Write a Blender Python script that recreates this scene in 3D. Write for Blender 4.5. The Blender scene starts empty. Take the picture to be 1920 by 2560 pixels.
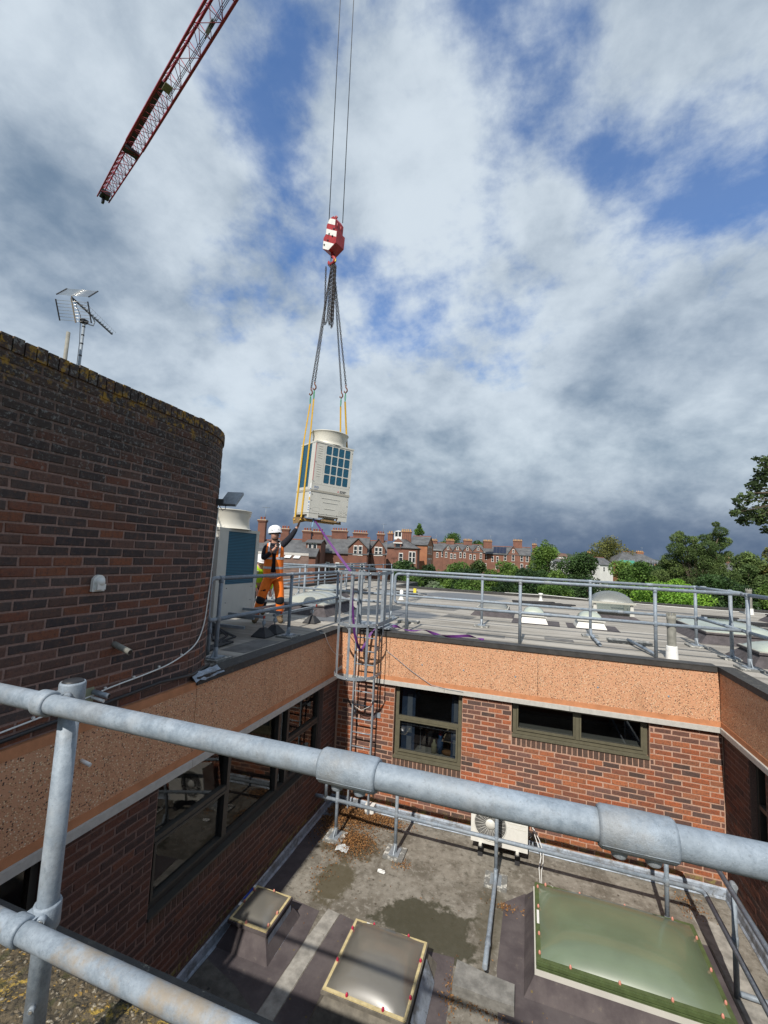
import bpy, bmesh, math, random
import numpy as np
from mathutils import Vector, Matrix, Euler
R = math.radians
random.seed(7)
sc = bpy.context.scene
col = sc.collection
# ------------------------------------------------------------------ camera
cam_d = bpy.data.cameras.new('camera'); cam = bpy.data.objects.new('camera', cam_d); col.objects.link(cam)
CAM = Vector((3.295, -7.513, 4.272)); PITCH, ROLL, YAW = R(5.74), R(2.61), R(-18.72)
Fv = Vector((math.sin(YAW)*math.cos(PITCH), math.cos(YAW)*math.cos(PITCH), math.sin(PITCH)))
Rv = Vector((math.cos(YAW), -math.sin(YAW), 0)); Uv = Rv.cross(Fv)
R2 = Rv*math.cos(ROLL)+Uv*math.sin(ROLL); U2 = -Rv*math.sin(ROLL)+Uv*math.cos(ROLL)
m = Matrix((R2, U2, -Fv)).transposed().to_4x4(); m.translation = CAM
cam.matrix_world = m
cam_d.sensor_fit = 'VERTICAL'; cam_d.sensor_height = 36; cam_d.lens = 36*1074.2/2560
cam_d.clip_start = .05; cam_d.clip_end = 6000
sc.camera = cam
# ------------------------------------------------------------------ view and render
sc.view_settings.view_transform = 'Standard'; sc.view_settings.look = 'None'
sc.view_settings.exposure = 0.0; sc.view_settings.gamma = 1
sc.render.engine = 'CYCLES'
sc.cycles.use_denoising = True
sc.cycles.max_bounces = 6; sc.cycles.diffuse_bounces = 3; sc.cycles.glossy_bounces = 3; sc.cycles.transmission_bounces = 4
sc.cycles.transparent_max_bounces = 8; sc.cycles.caustics_reflective = False; sc.cycles.caustics_refractive = False
sc.cycles.sample_clamp_indirect = 6
# ------------------------------------------------------------------ node helper
class NT:
    def __init__(s, tree): s.t = tree; s.n = tree.nodes; s.l = tree.links
    def add(s, typ, **kw):
        nd = s.n.new(typ)
        for k, v in kw.items():
            if k.startswith('i_'):
                s.put(nd.inputs[k[2:].replace('_', ' ')], v)
            else: setattr(nd, k, v)
        return nd
    def put(s, sock, v):
        if isinstance(v, bpy.types.NodeSocket): s.l.new(v, sock)
        else: sock.default_value = v
    def math(s, op, a, b=None, c=None, clamp=False):
        nd = s.n.new('ShaderNodeMath'); nd.operation = op; nd.use_clamp = clamp
        s.put(nd.inputs[0], a)
        if b is not None: s.put(nd.inputs[1], b)
        if c is not None: s.put(nd.inputs[2], c)
        return nd.outputs[0]
    def ss(s, v, a, b, lo=0.0, hi=1.0):
        nd = s.n.new('ShaderNodeMapRange'); nd.interpolation_type = 'SMOOTHSTEP'
        s.put(nd.inputs['Value'], v); nd.inputs['From Min'].default_value = a; nd.inputs['From Max'].default_value = b
        nd.inputs['To Min'].default_value = lo; nd.inputs['To Max'].default_value = hi
        return nd.outputs['Result']
    def mix(s, f, a, b, mode='MIX'):
        nd = s.n.new('ShaderNodeMix'); nd.data_type = 'RGBA'; nd.blend_type = mode; nd.clamp_factor = True
        s.put(nd.inputs['Factor'], f)
        for k, v in (('A', a), ('B', b)):
            sk = [i for i in nd.inputs if i.name == k and i.type == 'RGBA'][0]
            s.put(sk, v if isinstance(v, bpy.types.NodeSocket) else tuple(v)+((1,) if len(v) == 3 else ()))
        return [o for o in nd.outputs if o.type == 'RGBA'][0]
    def noise(s, vec, scale, detail=4, rough=.55, dist=0, out='Fac'):
        nd = s.n.new('ShaderNodeTexNoise')
        if vec is not None: s.l.new(vec, nd.inputs['Vector'])
        nd.inputs['Scale'].default_value = scale; nd.inputs['Detail'].default_value = detail
        nd.inputs['Roughness'].default_value = rough; nd.inputs['Distortion'].default_value = dist
        return nd.outputs[out]
    def voro(s, vec, scale, out='Distance', feature='F1', rnd=1.0):
        nd = s.n.new('ShaderNodeTexVoronoi'); nd.feature = feature
        if vec is not None: s.l.new(vec, nd.inputs['Vector'])
        nd.inputs['Scale'].default_value = scale; nd.inputs['Randomness'].default_value = rnd
        return nd.outputs[out]
    def sep(s, v):
        nd = s.n.new('ShaderNodeSeparateXYZ'); s.l.new(v, nd.inputs[0]); return nd.outputs
    def comb(s, x, y, z):
        nd = s.n.new('ShaderNodeCombineXYZ'); s.put(nd.inputs[0], x); s.put(nd.inputs[1], y); s.put(nd.inputs[2], z); return nd.outputs[0]
    def vm(s, op, a, b):
        nd = s.n.new('ShaderNodeVectorMath'); nd.operation = op; s.put(nd.inputs[0], a); s.put(nd.inputs[1], b)
        return nd.outputs['Value'] if op in ('DOT_PRODUCT', 'LENGTH', 'DISTANCE') else nd.outputs[0]
# ------------------------------------------------------------------ world: sky with broken cloud
SUN = Vector((-.055, -1.0, 1.0)).normalized()
world = bpy.data.worlds.new('World'); sc.world = world; world.use_nodes = True
W = NT(world.node_tree); W.n.clear()
sky = W.add('ShaderNodeTexSky', sky_type='NISHITA', sun_disc=False, sun_elevation=math.asin(SUN.z), sun_rotation=math.atan2(SUN.x, SUN.y), air_density=1.0, dust_density=.35, ozone_density=2.6, altitude=30)
gen = W.add('ShaderNodeTexCoord').outputs['Generated']
gx, gy, gz = W.sep(gen)[:3]
zc = W.math('ADD', W.math('MAXIMUM', gz, 0.0), .62)
uv = W.comb(W.math('DIVIDE', gx, zc), W.math('DIVIDE', gy, zc), W.math('MULTIPLY', gz, .6))
n1 = W.noise(W.vm('ADD', uv, (3.7, 1.2, 0.4)), 3.6, 8, .58, .1)
n2 = W.noise(W.vm('ADD', uv, (11.3, 4.1, 2.0)), 6.0, 9, .57, .15)
n3 = W.noise(W.vm('ADD', uv, (1.3, 8.1, 5.0)), 2.6, 4, .5, .1)
n4 = W.noise(W.vm('ADD', uv, (6.3, 2.1, 1.0)), 19.0, 8, .60, .15)
def blob(d, cosr, amp):
    v = W.vm('DOT_PRODUCT', gen, tuple(Vector(d).normalized()))
    return W.math('MULTIPLY', W.ss(v, cosr, 1.0), amp)
cov = W.math('MULTIPLY_ADD', W.math('SUBTRACT', n1, .5), 2.6, .64)
BLOBS = [  # openings (negative) and denser cloud (positive) of the sky in view
((-0.408, 0.509, 0.758), 0.9877, -0.38),
((-0.419, 0.46, 0.783), 0.9903, -0.18),
((-0.375, 0.584, 0.72), 0.9945, -0.02),
((-0.004, 0.591, 0.807), 0.9848, -0.26),
((-0.223, 0.686, 0.692), 0.9945, -0.06),
((-0.028, 0.715, 0.699), 0.9945, -0.1),
((0.277, 0.757, 0.592), 0.9925, -0.1),
((0.036, 0.815, 0.578), 0.9945, -0.14),
((-0.109, 0.765, 0.635), 0.9945, -0.08),
((0.04, 0.662, 0.748), 0.9925, -0.05),
((0.153, 0.724, 0.672), 0.9945, -0.1),
((-0.297, 0.653, 0.697), 0.9848, 0.12),
((-0.65, 0.352, 0.673), 0.9511, 0.22),
((-0.712, 0.405, 0.573), 0.9511, 0.22),
((-0.686, 0.514, 0.515), 0.9613, 0.2),
((-0.204, 0.556, 0.806), 0.9877, 0.16),
((-0.021, 0.907, 0.421), 0.9397, 0.12),
((0.225, 0.651, 0.725), 0.9781, 0.16),
((-0.114, 0.622, 0.775), 0.9877, 0.12),
((0.108, 0.737, 0.667), 0.9848, 0.08),
((-0.532, 0.469, 0.704), 0.9903, 0.06),
]
for b in BLOBS: cov = W.math('ADD', cov, blob(*b))
cov = W.math('ADD', cov, W.ss(gz, .58, .12, 0, .70))
cov = W.math('ADD', cov, W.math('MULTIPLY', W.math('SUBTRACT', n4, .5), .55))
mask = W.ss(cov, .20, .80, .12, .96)
lum = W.math('ADD', W.math('MULTIPLY', n2, .75), W.math('MULTIPLY', n3, .75))
lum = W.math('ADD', lum, W.math('MULTIPLY', W.math('SUBTRACT', n4, .5), .34))
DARKS = [
((-0.709, 0.371, 0.599), 0.9781, -0.1),
((-0.694, 0.481, 0.536), 0.9816, -0.1),
((-0.75, 0.461, 0.474), 0.9877, -0.06),
((-0.613, 0.633, 0.472), 0.9903, -0.08),
((-0.646, 0.366, 0.67), 0.9925, 0.2),
((-0.547, 0.46, 0.699), 0.9877, 0.1),
((-0.616, 0.544, 0.57), 0.9925, 0.12),
((-0.26, 0.811, 0.524), 0.9848, 0.14),
((-0.409, 0.78, 0.474), 0.9903, 0.08),
((-0.021, 0.9, 0.435), 0.9848, 0.12),
((0.101, 0.971, 0.218), 0.9925, 0.1),
((-0.389, 0.913, 0.124), 0.9903, 0.06),
((-0.194, 0.965, 0.178), 0.9903, -0.1),
((0.14, 0.981, 0.134), 0.9781, -0.14),
((0.292, 0.711, 0.639), 0.9781, 0.12),
((-0.508, 0.76, 0.405), 0.9877, 0.05),
((-0.639, 0.706, 0.306), 0.9903, 0.06),
((-0.086, 0.666, 0.741), 0.9613, 0.1),
((-0.246, 0.747, 0.617), 0.9703, 0.1),
((-0.022, 0.834, 0.552), 0.9703, 0.08),
]
for b in DARKS: lum = W.math('ADD', lum, blob(*b))
lumv = W.ss(lum, .28, 1.06)
ccol = W.mix(lumv, (.165, .240, .340), (.68, .765, .84))
low = W.ss(gz, .24, .0)
low = W.math('MULTIPLY', low, W.ss(lum, 1.0, .50, .55, 1.0))
ccol = W.mix(low, ccol, (.088, .140, .235))
ccol = W.mix(W.ss(gz, .13, .0, 0, .7), ccol, (.072, .115, .200))
skyc = W.vm('MINIMUM', W.vm('MULTIPLY', sky.outputs[0], (.77, 1.29, 1.82)), (4.0, 5.0, 7.0))
ccol10 = W.vm('MULTIPLY', ccol, (10, 10, 10))
fin = W.mix(mask, skyc, ccol10)
below = W.ss(gz, -.02, .0)
fin = W.mix(below, (.9, 1.0, 1.0), fin)
bg = W.add('ShaderNodeBackground', i_Strength=.10); W.l.new(fin, bg.inputs['Color'])
W.l.new(bg.outputs[0], W.add('ShaderNodeOutputWorld').inputs[0])
# ------------------------------------------------------------------ sun
sd = bpy.data.lights.new('sun', 'SUN'); sd.energy = 5.0; sd.angle = R(.53); sd.color = (1.0, .945, .86)
so = bpy.data.objects.new('sun', sd); col.objects.link(so); so.rotation_euler = (-SUN).to_track_quat('-Z', 'Y').to_euler()
so.location = (0, -20, 40)
# ------------------------------------------------------------------ mesh helper
class MB:
    def __init__(s): s.v = []; s.f = []; s.sm = []; s.c = []
    def add(s, vs, fs, smooth=False, c=None, M=None):
        o = len(s.v)
        for p in vs:
            p = Vector(p); s.v.append(M @ p if M else p)
        for f in fs: s.f.append(tuple(i+o for i in f)); s.sm.append(smooth); s.c.append(c)
        return s
    def box(s, a, b, M=None, c=None):
        x0, y0, z0 = a; x1, y1, z1 = b
        return s.add([(x0,y0,z0),(x1,y0,z0),(x1,y1,z0),(x0,y1,z0),(x0,y0,z1),(x1,y0,z1),(x1,y1,z1),(x0,y1,z1)],
            [(0,3,2,1),(4,5,6,7),(0,1,5,4),(1,2,6,5),(2,3,7,6),(3,0,4,7)], False, c, M)
    def bar(s, p, q, w, h, up=(0,0,1), c=None):           # rectangular bar between two points
        p, q = Vector(p), Vector(q); d = (q-p); L = d.length; d.normalize(); u = Vector(up)
        if abs(d.dot(u)) > .98: u = Vector((1,0,0))
        r = d.cross(u).normalized(); u = r.cross(d)
        M = Matrix((r, d, u)).transposed().to_4x4(); M.translation = p
        return s.box((-w/2,0,-h/2), (w/2,L,h/2), M, c)
    def tube(s, path, r, n=10, caps=True, closed=False, c=None, smooth=True):
        path = [Vector(p) for p in path]; k = len(path); rr = r if isinstance(r, (list, tuple)) else [r]*k
        vs = []; fs = []; up = None
        for i, p in enumerate(path):
            if closed: t = path[(i+1) % k]-path[i-1]
            else: t = path[min(i+1, k-1)]-path[max(i-1, 0)]
            t.normalize()
            if up is None:
                up = Vector((0,0,1)) if abs(t.z) < .9 else Vector((0,1,0))
            a = t.cross(up).normalized(); b = a.cross(t).normalized(); up = b
            for j in range(n):
                th = 2*math.pi*j/n; vs.append(p+(a*math.cos(th)+b*math.sin(th))*rr[i])
        for i in range(k if closed else k-1):
            i2 = (i+1) % k
            for j in range(n):
                j2 = (j+1) % n; fs.append((i*n+j, i*n+j2, i2*n+j2, i2*n+j))
        s.add(vs, fs, smooth, c)
        if caps and not closed:
            o = len(s.v)-len(vs)
            s.f.append(tuple(o+j for j in range(n))[::-1]); s.sm.append(False); s.c.append(c)
            s.f.append(tuple(o+(k-1)*n+j for j in range(n))); s.sm.append(False); s.c.append(c)
        return s
    def cyl(s, p, q, r, n=12, r2=None, c=None): return s.tube([p, q], [r, r if r2 is None else r2], n, True, False, c)
    def lathe(s, prof, n=24, M=None, c=None, smooth=True):
        vs = []; fs = []
        for (r, z) in prof:
            for j in range(n): th = 2*math.pi*j/n; vs.append((r*math.cos(th), r*math.sin(th), z))
        for i in range(len(prof)-1):
            for j in range(n): j2 = (j+1) % n; fs.append((i*n+j, i*n+j2, (i+1)*n+j2, (i+1)*n+j))
        return s.add(vs, fs, smooth, c, M)
    def ball(s, c, r, n=10, k=6, col=None):
        r = r if isinstance(r, (tuple, list)) else (r, r, r)
        prof = [(math.sin(math.pi*i/k), -math.cos(math.pi*i/k)) for i in range(k+1)]
        M = Matrix.Translation(c) @ Matrix.Diagonal((r[0], r[1], r[2], 1))
        return s.lathe([(max(a, .001), b) for a, b in prof], n, M, col)
    def prism(s, poly, z0, z1, M=None, c=None):             # polygon in xy extruded in z
        n = len(poly); vs = [(x, y, z0) for x, y in poly]+[(x, y, z1) for x, y in poly]
        fs = [tuple(range(n))[::-1], tuple(range(n, 2*n))]+[(i, (i+1) % n, n+(i+1) % n, n+i) for i in range(n)]
        return s.add(vs, fs, False, c, M)
    def mesh(s, name):
        me = bpy.data.meshes.new(name); me.from_pydata([tuple(p) for p in s.v], [], s.f)
        me.polygons.foreach_set('use_smooth', s.sm)
        if any(c is not None for c in s.c):
            at = me.color_attributes.new('Col', 'FLOAT_COLOR', 'CORNER'); buf = np.ones((len(me.loops), 4), np.float32)
            for p, c in zip(me.polygons, s.c):
                if c is not None: buf[p.loop_start:p.loop_start+p.loop_total, :3] = c[:3]
            at.data.foreach_set('color', buf.ravel())
        me.update(); return me
    def build(s, name, mat, parent=None, local=False):
        me = s.mesh(name); me.materials.append(mat); return link(name, me, parent, local)
def link(name, me, parent=None, local=False):
    o = bpy.data.objects.new(name, me); col.objects.link(o)
    if parent is not None:
        o.parent = parent
        if not local and parent.type == 'EMPTY': o.matrix_parent_inverse = pinv(parent)
    return o
def pinv(e): return (Matrix.Translation(e.location) @ e.rotation_euler.to_matrix().to_4x4()).inverted()
def tag(o, label=None, cat=None, group=None, kind=None):
    if label: o['label'] = label
    if cat: o['category'] = cat
    if group: o['group'] = group
    if kind: o['kind'] = kind
    return o
def thing(name, label, cat, loc=(0,0,0), rot=(0,0,0), group=None):
    o = bpy.data.objects.new(name, None); col.objects.link(o); o.location = loc; o.rotation_euler = rot; o.empty_display_size = .2
    return tag(o, label, cat, group)
def struct(name, mb, mat): return tag(mb.build(name, mat), kind='structure')
def copy_tree(o, parent=None):
    c = o.copy(); col.objects.link(c); c.parent = parent
    for ch in o.children: copy_tree(ch, c)
    return c
def text(body, size, M, mat, parent, name='lettering', ext=.0008, align='LEFT', local=True, bold=0.0):
    cu = bpy.data.curves.new('t', 'FONT'); cu.body = body; cu.size = size; cu.extrude = ext; cu.align_x = align; cu.offset = bold
    cu.resolution_u = 3
    ob = bpy.data.objects.new('t', cu); col.objects.link(ob)
    dg = bpy.context.evaluated_depsgraph_get(); me = bpy.data.meshes.new_from_object(ob.evaluated_get(dg)); me.transform(M)
    bpy.data.objects.remove(ob); bpy.data.curves.remove(cu)
    me.name = name; me.materials.clear(); me.materials.append(mat); return link(name, me, parent, local)
# ------------------------------------------------------------------ materials
def mat(name, base=(.5,.5,.5), rough=.6, metal=0.0, var=.15, scale=20, bump=0.0, bscale=80, spec=.5, fn=None, coat=0, detail=5):
    mt = bpy.data.materials.new(name); mt.use_nodes = True; N = NT(mt.node_tree); b = N.n['Principled BSDF']
    pos = N.add('ShaderNodeNewGeometry').outputs['Position'] if True else None
    b.inputs['Roughness'].default_value = rough; b.inputs['Metallic'].default_value = metal; b.inputs['Specular IOR Level'].default_value = spec
    b.inputs['Coat Weight'].default_value = coat
    c = None
    if var > 0:
        nz = N.noise(pos, scale, detail, .6)
        c = N.mix(N.ss(nz, .25, .75), tuple(x*(1-var) for x in base), tuple(min(1, x*(1+var)) for x in base))
    else:
        b.inputs['Base Color'].default_value = tuple(base)+(1,)
    hgt = None
    if fn:
        r = fn(N, b, pos, c)
        if isinstance(r, tuple): c, hgt = r
        elif r is not None: c = r
    if c is not None: N.l.new(c, b.inputs['Base Color'])
    if bump > 0:
        h = hgt if hgt is not None else N.noise(pos, bscale, 6, .65)
        bp = N.add('ShaderNodeBump'); bp.inputs['Strength'].default_value = bump; bp.inputs['Distance'].default_value = .01
        N.l.new(h, bp.inputs['Height']); N.l.new(bp.outputs[0], b.inputs['Normal'])
    return mt
def obj_pos(N): return N.add('ShaderNodeTexCoord').outputs['Object']
def attr(N, name='Col'): return N.add('ShaderNodeAttribute', attribute_name=name).outputs['Color']
def oi_random(N): return N.add('ShaderNodeObjectInfo').outputs['Random']
def fn_brick(lichen):
    def fn(N, b, pos, c):
        a = attr(N)
        n = N.noise(pos, 38, 6, .7); n2 = N.noise(pos, 9, 4, .6); n3 = N.noise(pos, 140, 3, .6)
        a = N.mix(N.ss(n, .44, .70, 0, .70), a, (.050, .040, .037))
        a = N.mix(N.ss(N.noise(pos, 20, 5, .7), .52, .70, 0, .40), a, (.27, .115, .065))
        a = N.mix(N.ss(n2, .5, .78, 0, .28), a, (.22, .13, .10))
        a = N.mix(N.ss(n3, .62, .75, 0, .5), a, (.02, .017, .017))
        a = N.mix(N.math('MULTIPLY', oi_random(N), .30), a, (.06, .04, .035))
        if lichen:
            a = N.mix(N.ss(N.noise(pos, 24, 6, .72), .42, .68, 0, .30), a, (.125, .082, .066)); a = N.mix(N.ss(N.noise(pos, 60, 5, .7), .55, .70, 0, .28), a, (.17, .13, .115)); a = lich(N, pos, a)
        else:
            z = N.sep(pos)[2]                               # damp green-yellow growth just above the flashing
            g = N.math('MULTIPLY', N.ss(z, .16, .0), N.ss(N.noise(pos, 11, 5, .7), .44, .64))
            a = N.mix(N.math('MULTIPLY', g, .75), a, (.30, .26, .08))
        h = N.noise(pos, 90, 6, .7)
        return a, h
    return fn
def lich(N, pos, a):
    z = N.sep(pos)[2]
    top = N.ss(z, 4.1, 5.5)
    dk = N.ss(N.math('ADD', N.math('MULTIPLY', top, .9), N.noise(pos, 3.2, 5, .65)), .78, 1.35)
    a = N.mix(N.math('MULTIPLY', dk, .62), a, (.045, .037, .033))
    st = N.noise(N.vm('MULTIPLY', pos, (9, 9, 1.6)), 1.0, 5, .7)
    wh = N.math('MULTIPLY', N.ss(N.noise(pos, 34, 6, .75), .53, .61), N.ss(N.math('ADD', st, N.math('MULTIPLY', N.ss(z, 4.0, 5.5), .36)), .60, .82))
    a = N.mix(N.math('MULTIPLY', wh, .50), a, (.30, .305, .295))
    ye = N.math('MULTIPLY', N.ss(N.noise(pos, 13, 6, .72), .50, .60), N.ss(N.math('ADD', N.noise(pos, 5, 3, .6), N.math('MULTIPLY', N.ss(z, 5.15, 5.62), .52)), .70, .95))
    a = N.mix(N.math('MULTIPLY', ye, .85), a, (.34, .20, .035))
    return a
M_brick = mat('brick', rough=.88, var=0, bump=.5, fn=fn_brick(False), spec=.25)
M_brickt = mat('weathered_brick', rough=.9, var=0, bump=.6, fn=fn_brick(True), spec=.25)
M_mortar = mat('mortar', (.46, .29, .215), .95, var=.18, scale=60, bump=.4, bscale=160, spec=.2)
M_mortart = mat('old_mortar', (.27, .18, .152), .95, var=.2, scale=60, bump=.4, bscale=160, spec=.2, fn=lambda N, b, p, c: lich(N, p, c))
M_mortard = mat('shade_toned_pointing', (.20, .13, .108), .95, var=.18, scale=60, bump=.4, bscale=160, spec=.2)  # darker mortar copy: the side walls' shade is put into its colour
def fn_agg(N, b, pos, c):
    base = N.mix(N.noise(pos, 5, 4, .6), (.55, .275, .152), (.62, .335, .20))
    cellc = N.add('ShaderNodeTexVoronoi', feature='F1'); N.l.new(pos, cellc.inputs['Vector']); cellc.inputs['Scale'].default_value = 66
    d = cellc.outputs['Distance']; rc = N.sep(cellc.outputs['Color'])
    ston = N.mix(rc[0], (.44, .23, .115), (.80, .56, .34))
    ston = N.mix(N.ss(rc[1], .76, .82), ston, (.05, .04, .036))
    ston = N.mix(N.ss(rc[2], .86, .90), ston, (.80, .63, .45))
    edge = N.ss(d, .50, .30)
    pres = N.ss(N.noise(pos, 3.5, 4, .6), .24, .44, .35, 1.0)
    f = N.math('MULTIPLY', edge, pres)
    cc = N.mix(N.math('MULTIPLY', f, .92), base, ston)
    cc = N.mix(N.math('MULTIPLY', N.ss(N.noise(pos, 7, 5, .7), .64, .72), .6), cc, (.27, .12, .06))
    # runs of dirt below the roof edge
    st = N.noise(N.vm('MULTIPLY', pos, (6, 6, .7)), 1.0, 5, .65)
    cc = N.mix(N.math('MULTIPLY', N.ss(st, .50, .74), .24), cc, (.20, .11, .06))
    h = N.math('MULTIPLY', f, N.math('SUBTRACT', 1.0, d))
    return cc, h
M_agg = mat('exposed_aggregate', rough=.85, var=0, bump=.45, fn=fn_agg, spec=.3)
M_render = mat('smooth_orange_render', (.50, .215, .10), .85, var=.14, scale=9, bump=.25, bscale=120)
def fn_kerb(N, b, pos, c):
    g = N.ss(N.noise(pos, 9, 6, .7), .56, .70)
    c = N.mix(N.math('MULTIPLY', g, .45), c, (.13, .125, .095))
    return N.mix(N.math('MULTIPLY', N.ss(N.noise(pos, 30, 5, .7), .62, .7), .6), c, (.30, .29, .22))
M_kerb = mat('dark_felt_edge', (.042, .040, .038), .75, var=.25, scale=14, bump=.4, bscale=60, fn=fn_kerb)
M_kerbclean = mat('dark_metal_edge', (.048, .045, .042), .55, var=.25, scale=10, bump=.15, bscale=60)
M_trim = mat('white_drip_trim', (.48, .465, .43), .6, var=.10, scale=16, bump=.15, bscale=50)
M_frame = mat('olive_window_frame', (.115, .105, .070), .45, var=.12, scale=12)
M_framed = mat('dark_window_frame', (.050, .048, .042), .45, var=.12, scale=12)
M_alu = mat('pale_frame', (.45, .44, .38), .5, var=.1)
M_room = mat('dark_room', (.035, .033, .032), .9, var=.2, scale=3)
M_blind = mat('grey_blind', (.42, .47, .54), .85, var=.08, scale=6)
M_curtain = mat('blue_curtain', (.10, .16, .27), .9, var=.2, scale=10)
def glass(name, ior=1.5, tint=(.9, .92, .9), refl=1.0, rough=0.0, wob=0.0):
    mt = bpy.data.materials.new(name); mt.use_nodes = True; N = NT(mt.node_tree); N.n.clear()
    ge = N.add('ShaderNodeNewGeometry'); c_ = N.math('ABSOLUTE', N.vm('DOT_PRODUCT', ge.outputs['Incoming'], ge.outputs['True Normal']))
    f0 = ((ior-1)/(ior+1))**2*1.8
    f = N.math('MULTIPLY', N.math('MULTIPLY_ADD', N.math('POWER', N.math('SUBTRACT', 1.0, c_, clamp=True), 5.0), 1-f0, f0), refl, clamp=True)
    tr = N.add('ShaderNodeBsdfTransparent'); tr.inputs[0].default_value = tint+(1,)
    gl = N.add('ShaderNodeBsdfGlossy'); gl.inputs['Roughness'].default_value = rough; gl.inputs['Color'].default_value = (1, 1, 1, 1)
    if wob:
        bp = N.add('ShaderNodeBump'); bp.inputs['Strength'].default_value = wob; bp.inputs['Distance'].default_value = .01
        N.l.new(N.noise(N.add('ShaderNodeNewGeometry').outputs['Position'], 2.5, 2, .4), bp.inputs['Height']); N.l.new(bp.outputs[0], gl.inputs['Normal'])
    mx = N.add('ShaderNodeMixShader'); N.l.new(f, mx.inputs[0]); N.l.new(tr.outputs[0], mx.inputs[1]); N.l.new(gl.outputs[0], mx.inputs[2])
    N.l.new(mx.outputs[0], N.add('ShaderNodeOutputMaterial').inputs[0]); return mt
M_glass = glass('window_glass', 1.5, refl=.8, wob=.03)
M_glassb = glass('back_window_glass', 1.45, (.30, .32, .33), refl=1.2)
def fn_galv(stain):
    def fn(N, b, pos, c):
        n = N.noise(pos, 22, 8, .72); n2 = N.noise(pos, 5, 5, .6); g = N.noise(pos, 95, 5, .7)
        base = N.mix(N.ss(g, .30, .70), (.165, .205, .25), (.25, .298, .35))
        base = N.mix(N.ss(n, .42, .66, 0, .75), base, (.335, .392, .455))
        base = N.mix(N.ss(n2, .40, .66, 0, .5), base, (.225, .255, .285))
        base = N.mix(N.ss(N.noise(pos, 170, 3, .6), .58, .70, 0, .5), base, (.145, .165, .19))
        base = N.mix(N.ss(N.voro(pos, 210), .16, .08, 0, .5), base, (.42, .46, .50))
        if stain: base = N.mix(N.math('MULTIPLY', N.ss(N.noise(pos, 6.5, 6, .65), .46, .64), stain), base, (.29, .225, .145))
        N.l.new(N.ss(n, .3, .7, .50, .66), b.inputs['Roughness'])
        return base, N.math('ADD', N.noise(pos, 260, 5, .7), N.math('MULTIPLY', g, .6))
    return fn
M_galv = mat('galvanised_tube', metal=.10, var=0, bump=.14, fn=fn_galv(.14))
M_galvs = mat('stained_galvanised_tube', metal=.1, var=0, bump=.14, fn=fn_galv(.75))
M_fit = mat('cast_fitting', metal=.1, var=0, bump=.22, fn=fn_galv(.24))
M_galvd = mat('galvanised_steel', (.27, .305, .34), .5, .25, var=.2, scale=18, bump=.06)
M_black = mat('black_plastic', (.018, .018, .020), .5, var=.2)
M_rubber = mat('black_rubber', (.03, .03, .033), .7, var=.25, scale=30)
M_screw = mat('bright_screw', (.55, .54, .50), .3, .8, var=.1)
M_white = mat('white_plastic', (.72, .72, .69), .45, var=.06)
M_cream = mat('cream_painted_steel', (.57, .56, .51), .42, var=.05, scale=6)
M_creamd = mat('cream_shroud', (.60, .58, .51), .4, var=.05, scale=6)
def fn_fins(N, b, pos, c):
    p = obj_pos(N); z = N.sep(p)[2]
    w = N.math('SINE', N.math('MULTIPLY', z, 2*math.pi/.026))
    return N.mix(N.ss(w, -.3, .8), (.010, .055, .10), (.028, .155, .245))
M_fins = mat('blue_coil_fins', rough=.45, var=0, fn=fn_fins, metal=.2)
M_yellow = mat('yellow_webbing', (.62, .37, .035), .75, var=.2, scale=40)
M_green = mat('green_sleeve', (.03, .26, .09), .7, var=.15)
M_purple = mat('purple_webbing', (.105, .022, .155), .6, var=.2, scale=14)
M_wood = mat('timber_board', (.30, .19, .085), .8, var=.3, scale=14)
M_red = mat('crane_red', (.30, .018, .035), .5, var=.25, scale=3)
M_blkred = mat('block_red', (.34, .022, .024), .45, var=.2, scale=14)
M_paint = mat('white_paint', (.74, .73, .70), .5, var=.1)
M_chain = mat('chain_steel', (.055, .05, .05), .5, .6, var=.3, scale=30)
M_rust = mat('rusty_steel', (.17, .065, .035), .7, .3, var=.35, scale=30)
M_rope = mat('wire_rope', (.045, .045, .05), .5, .5, var=.2)
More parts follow.
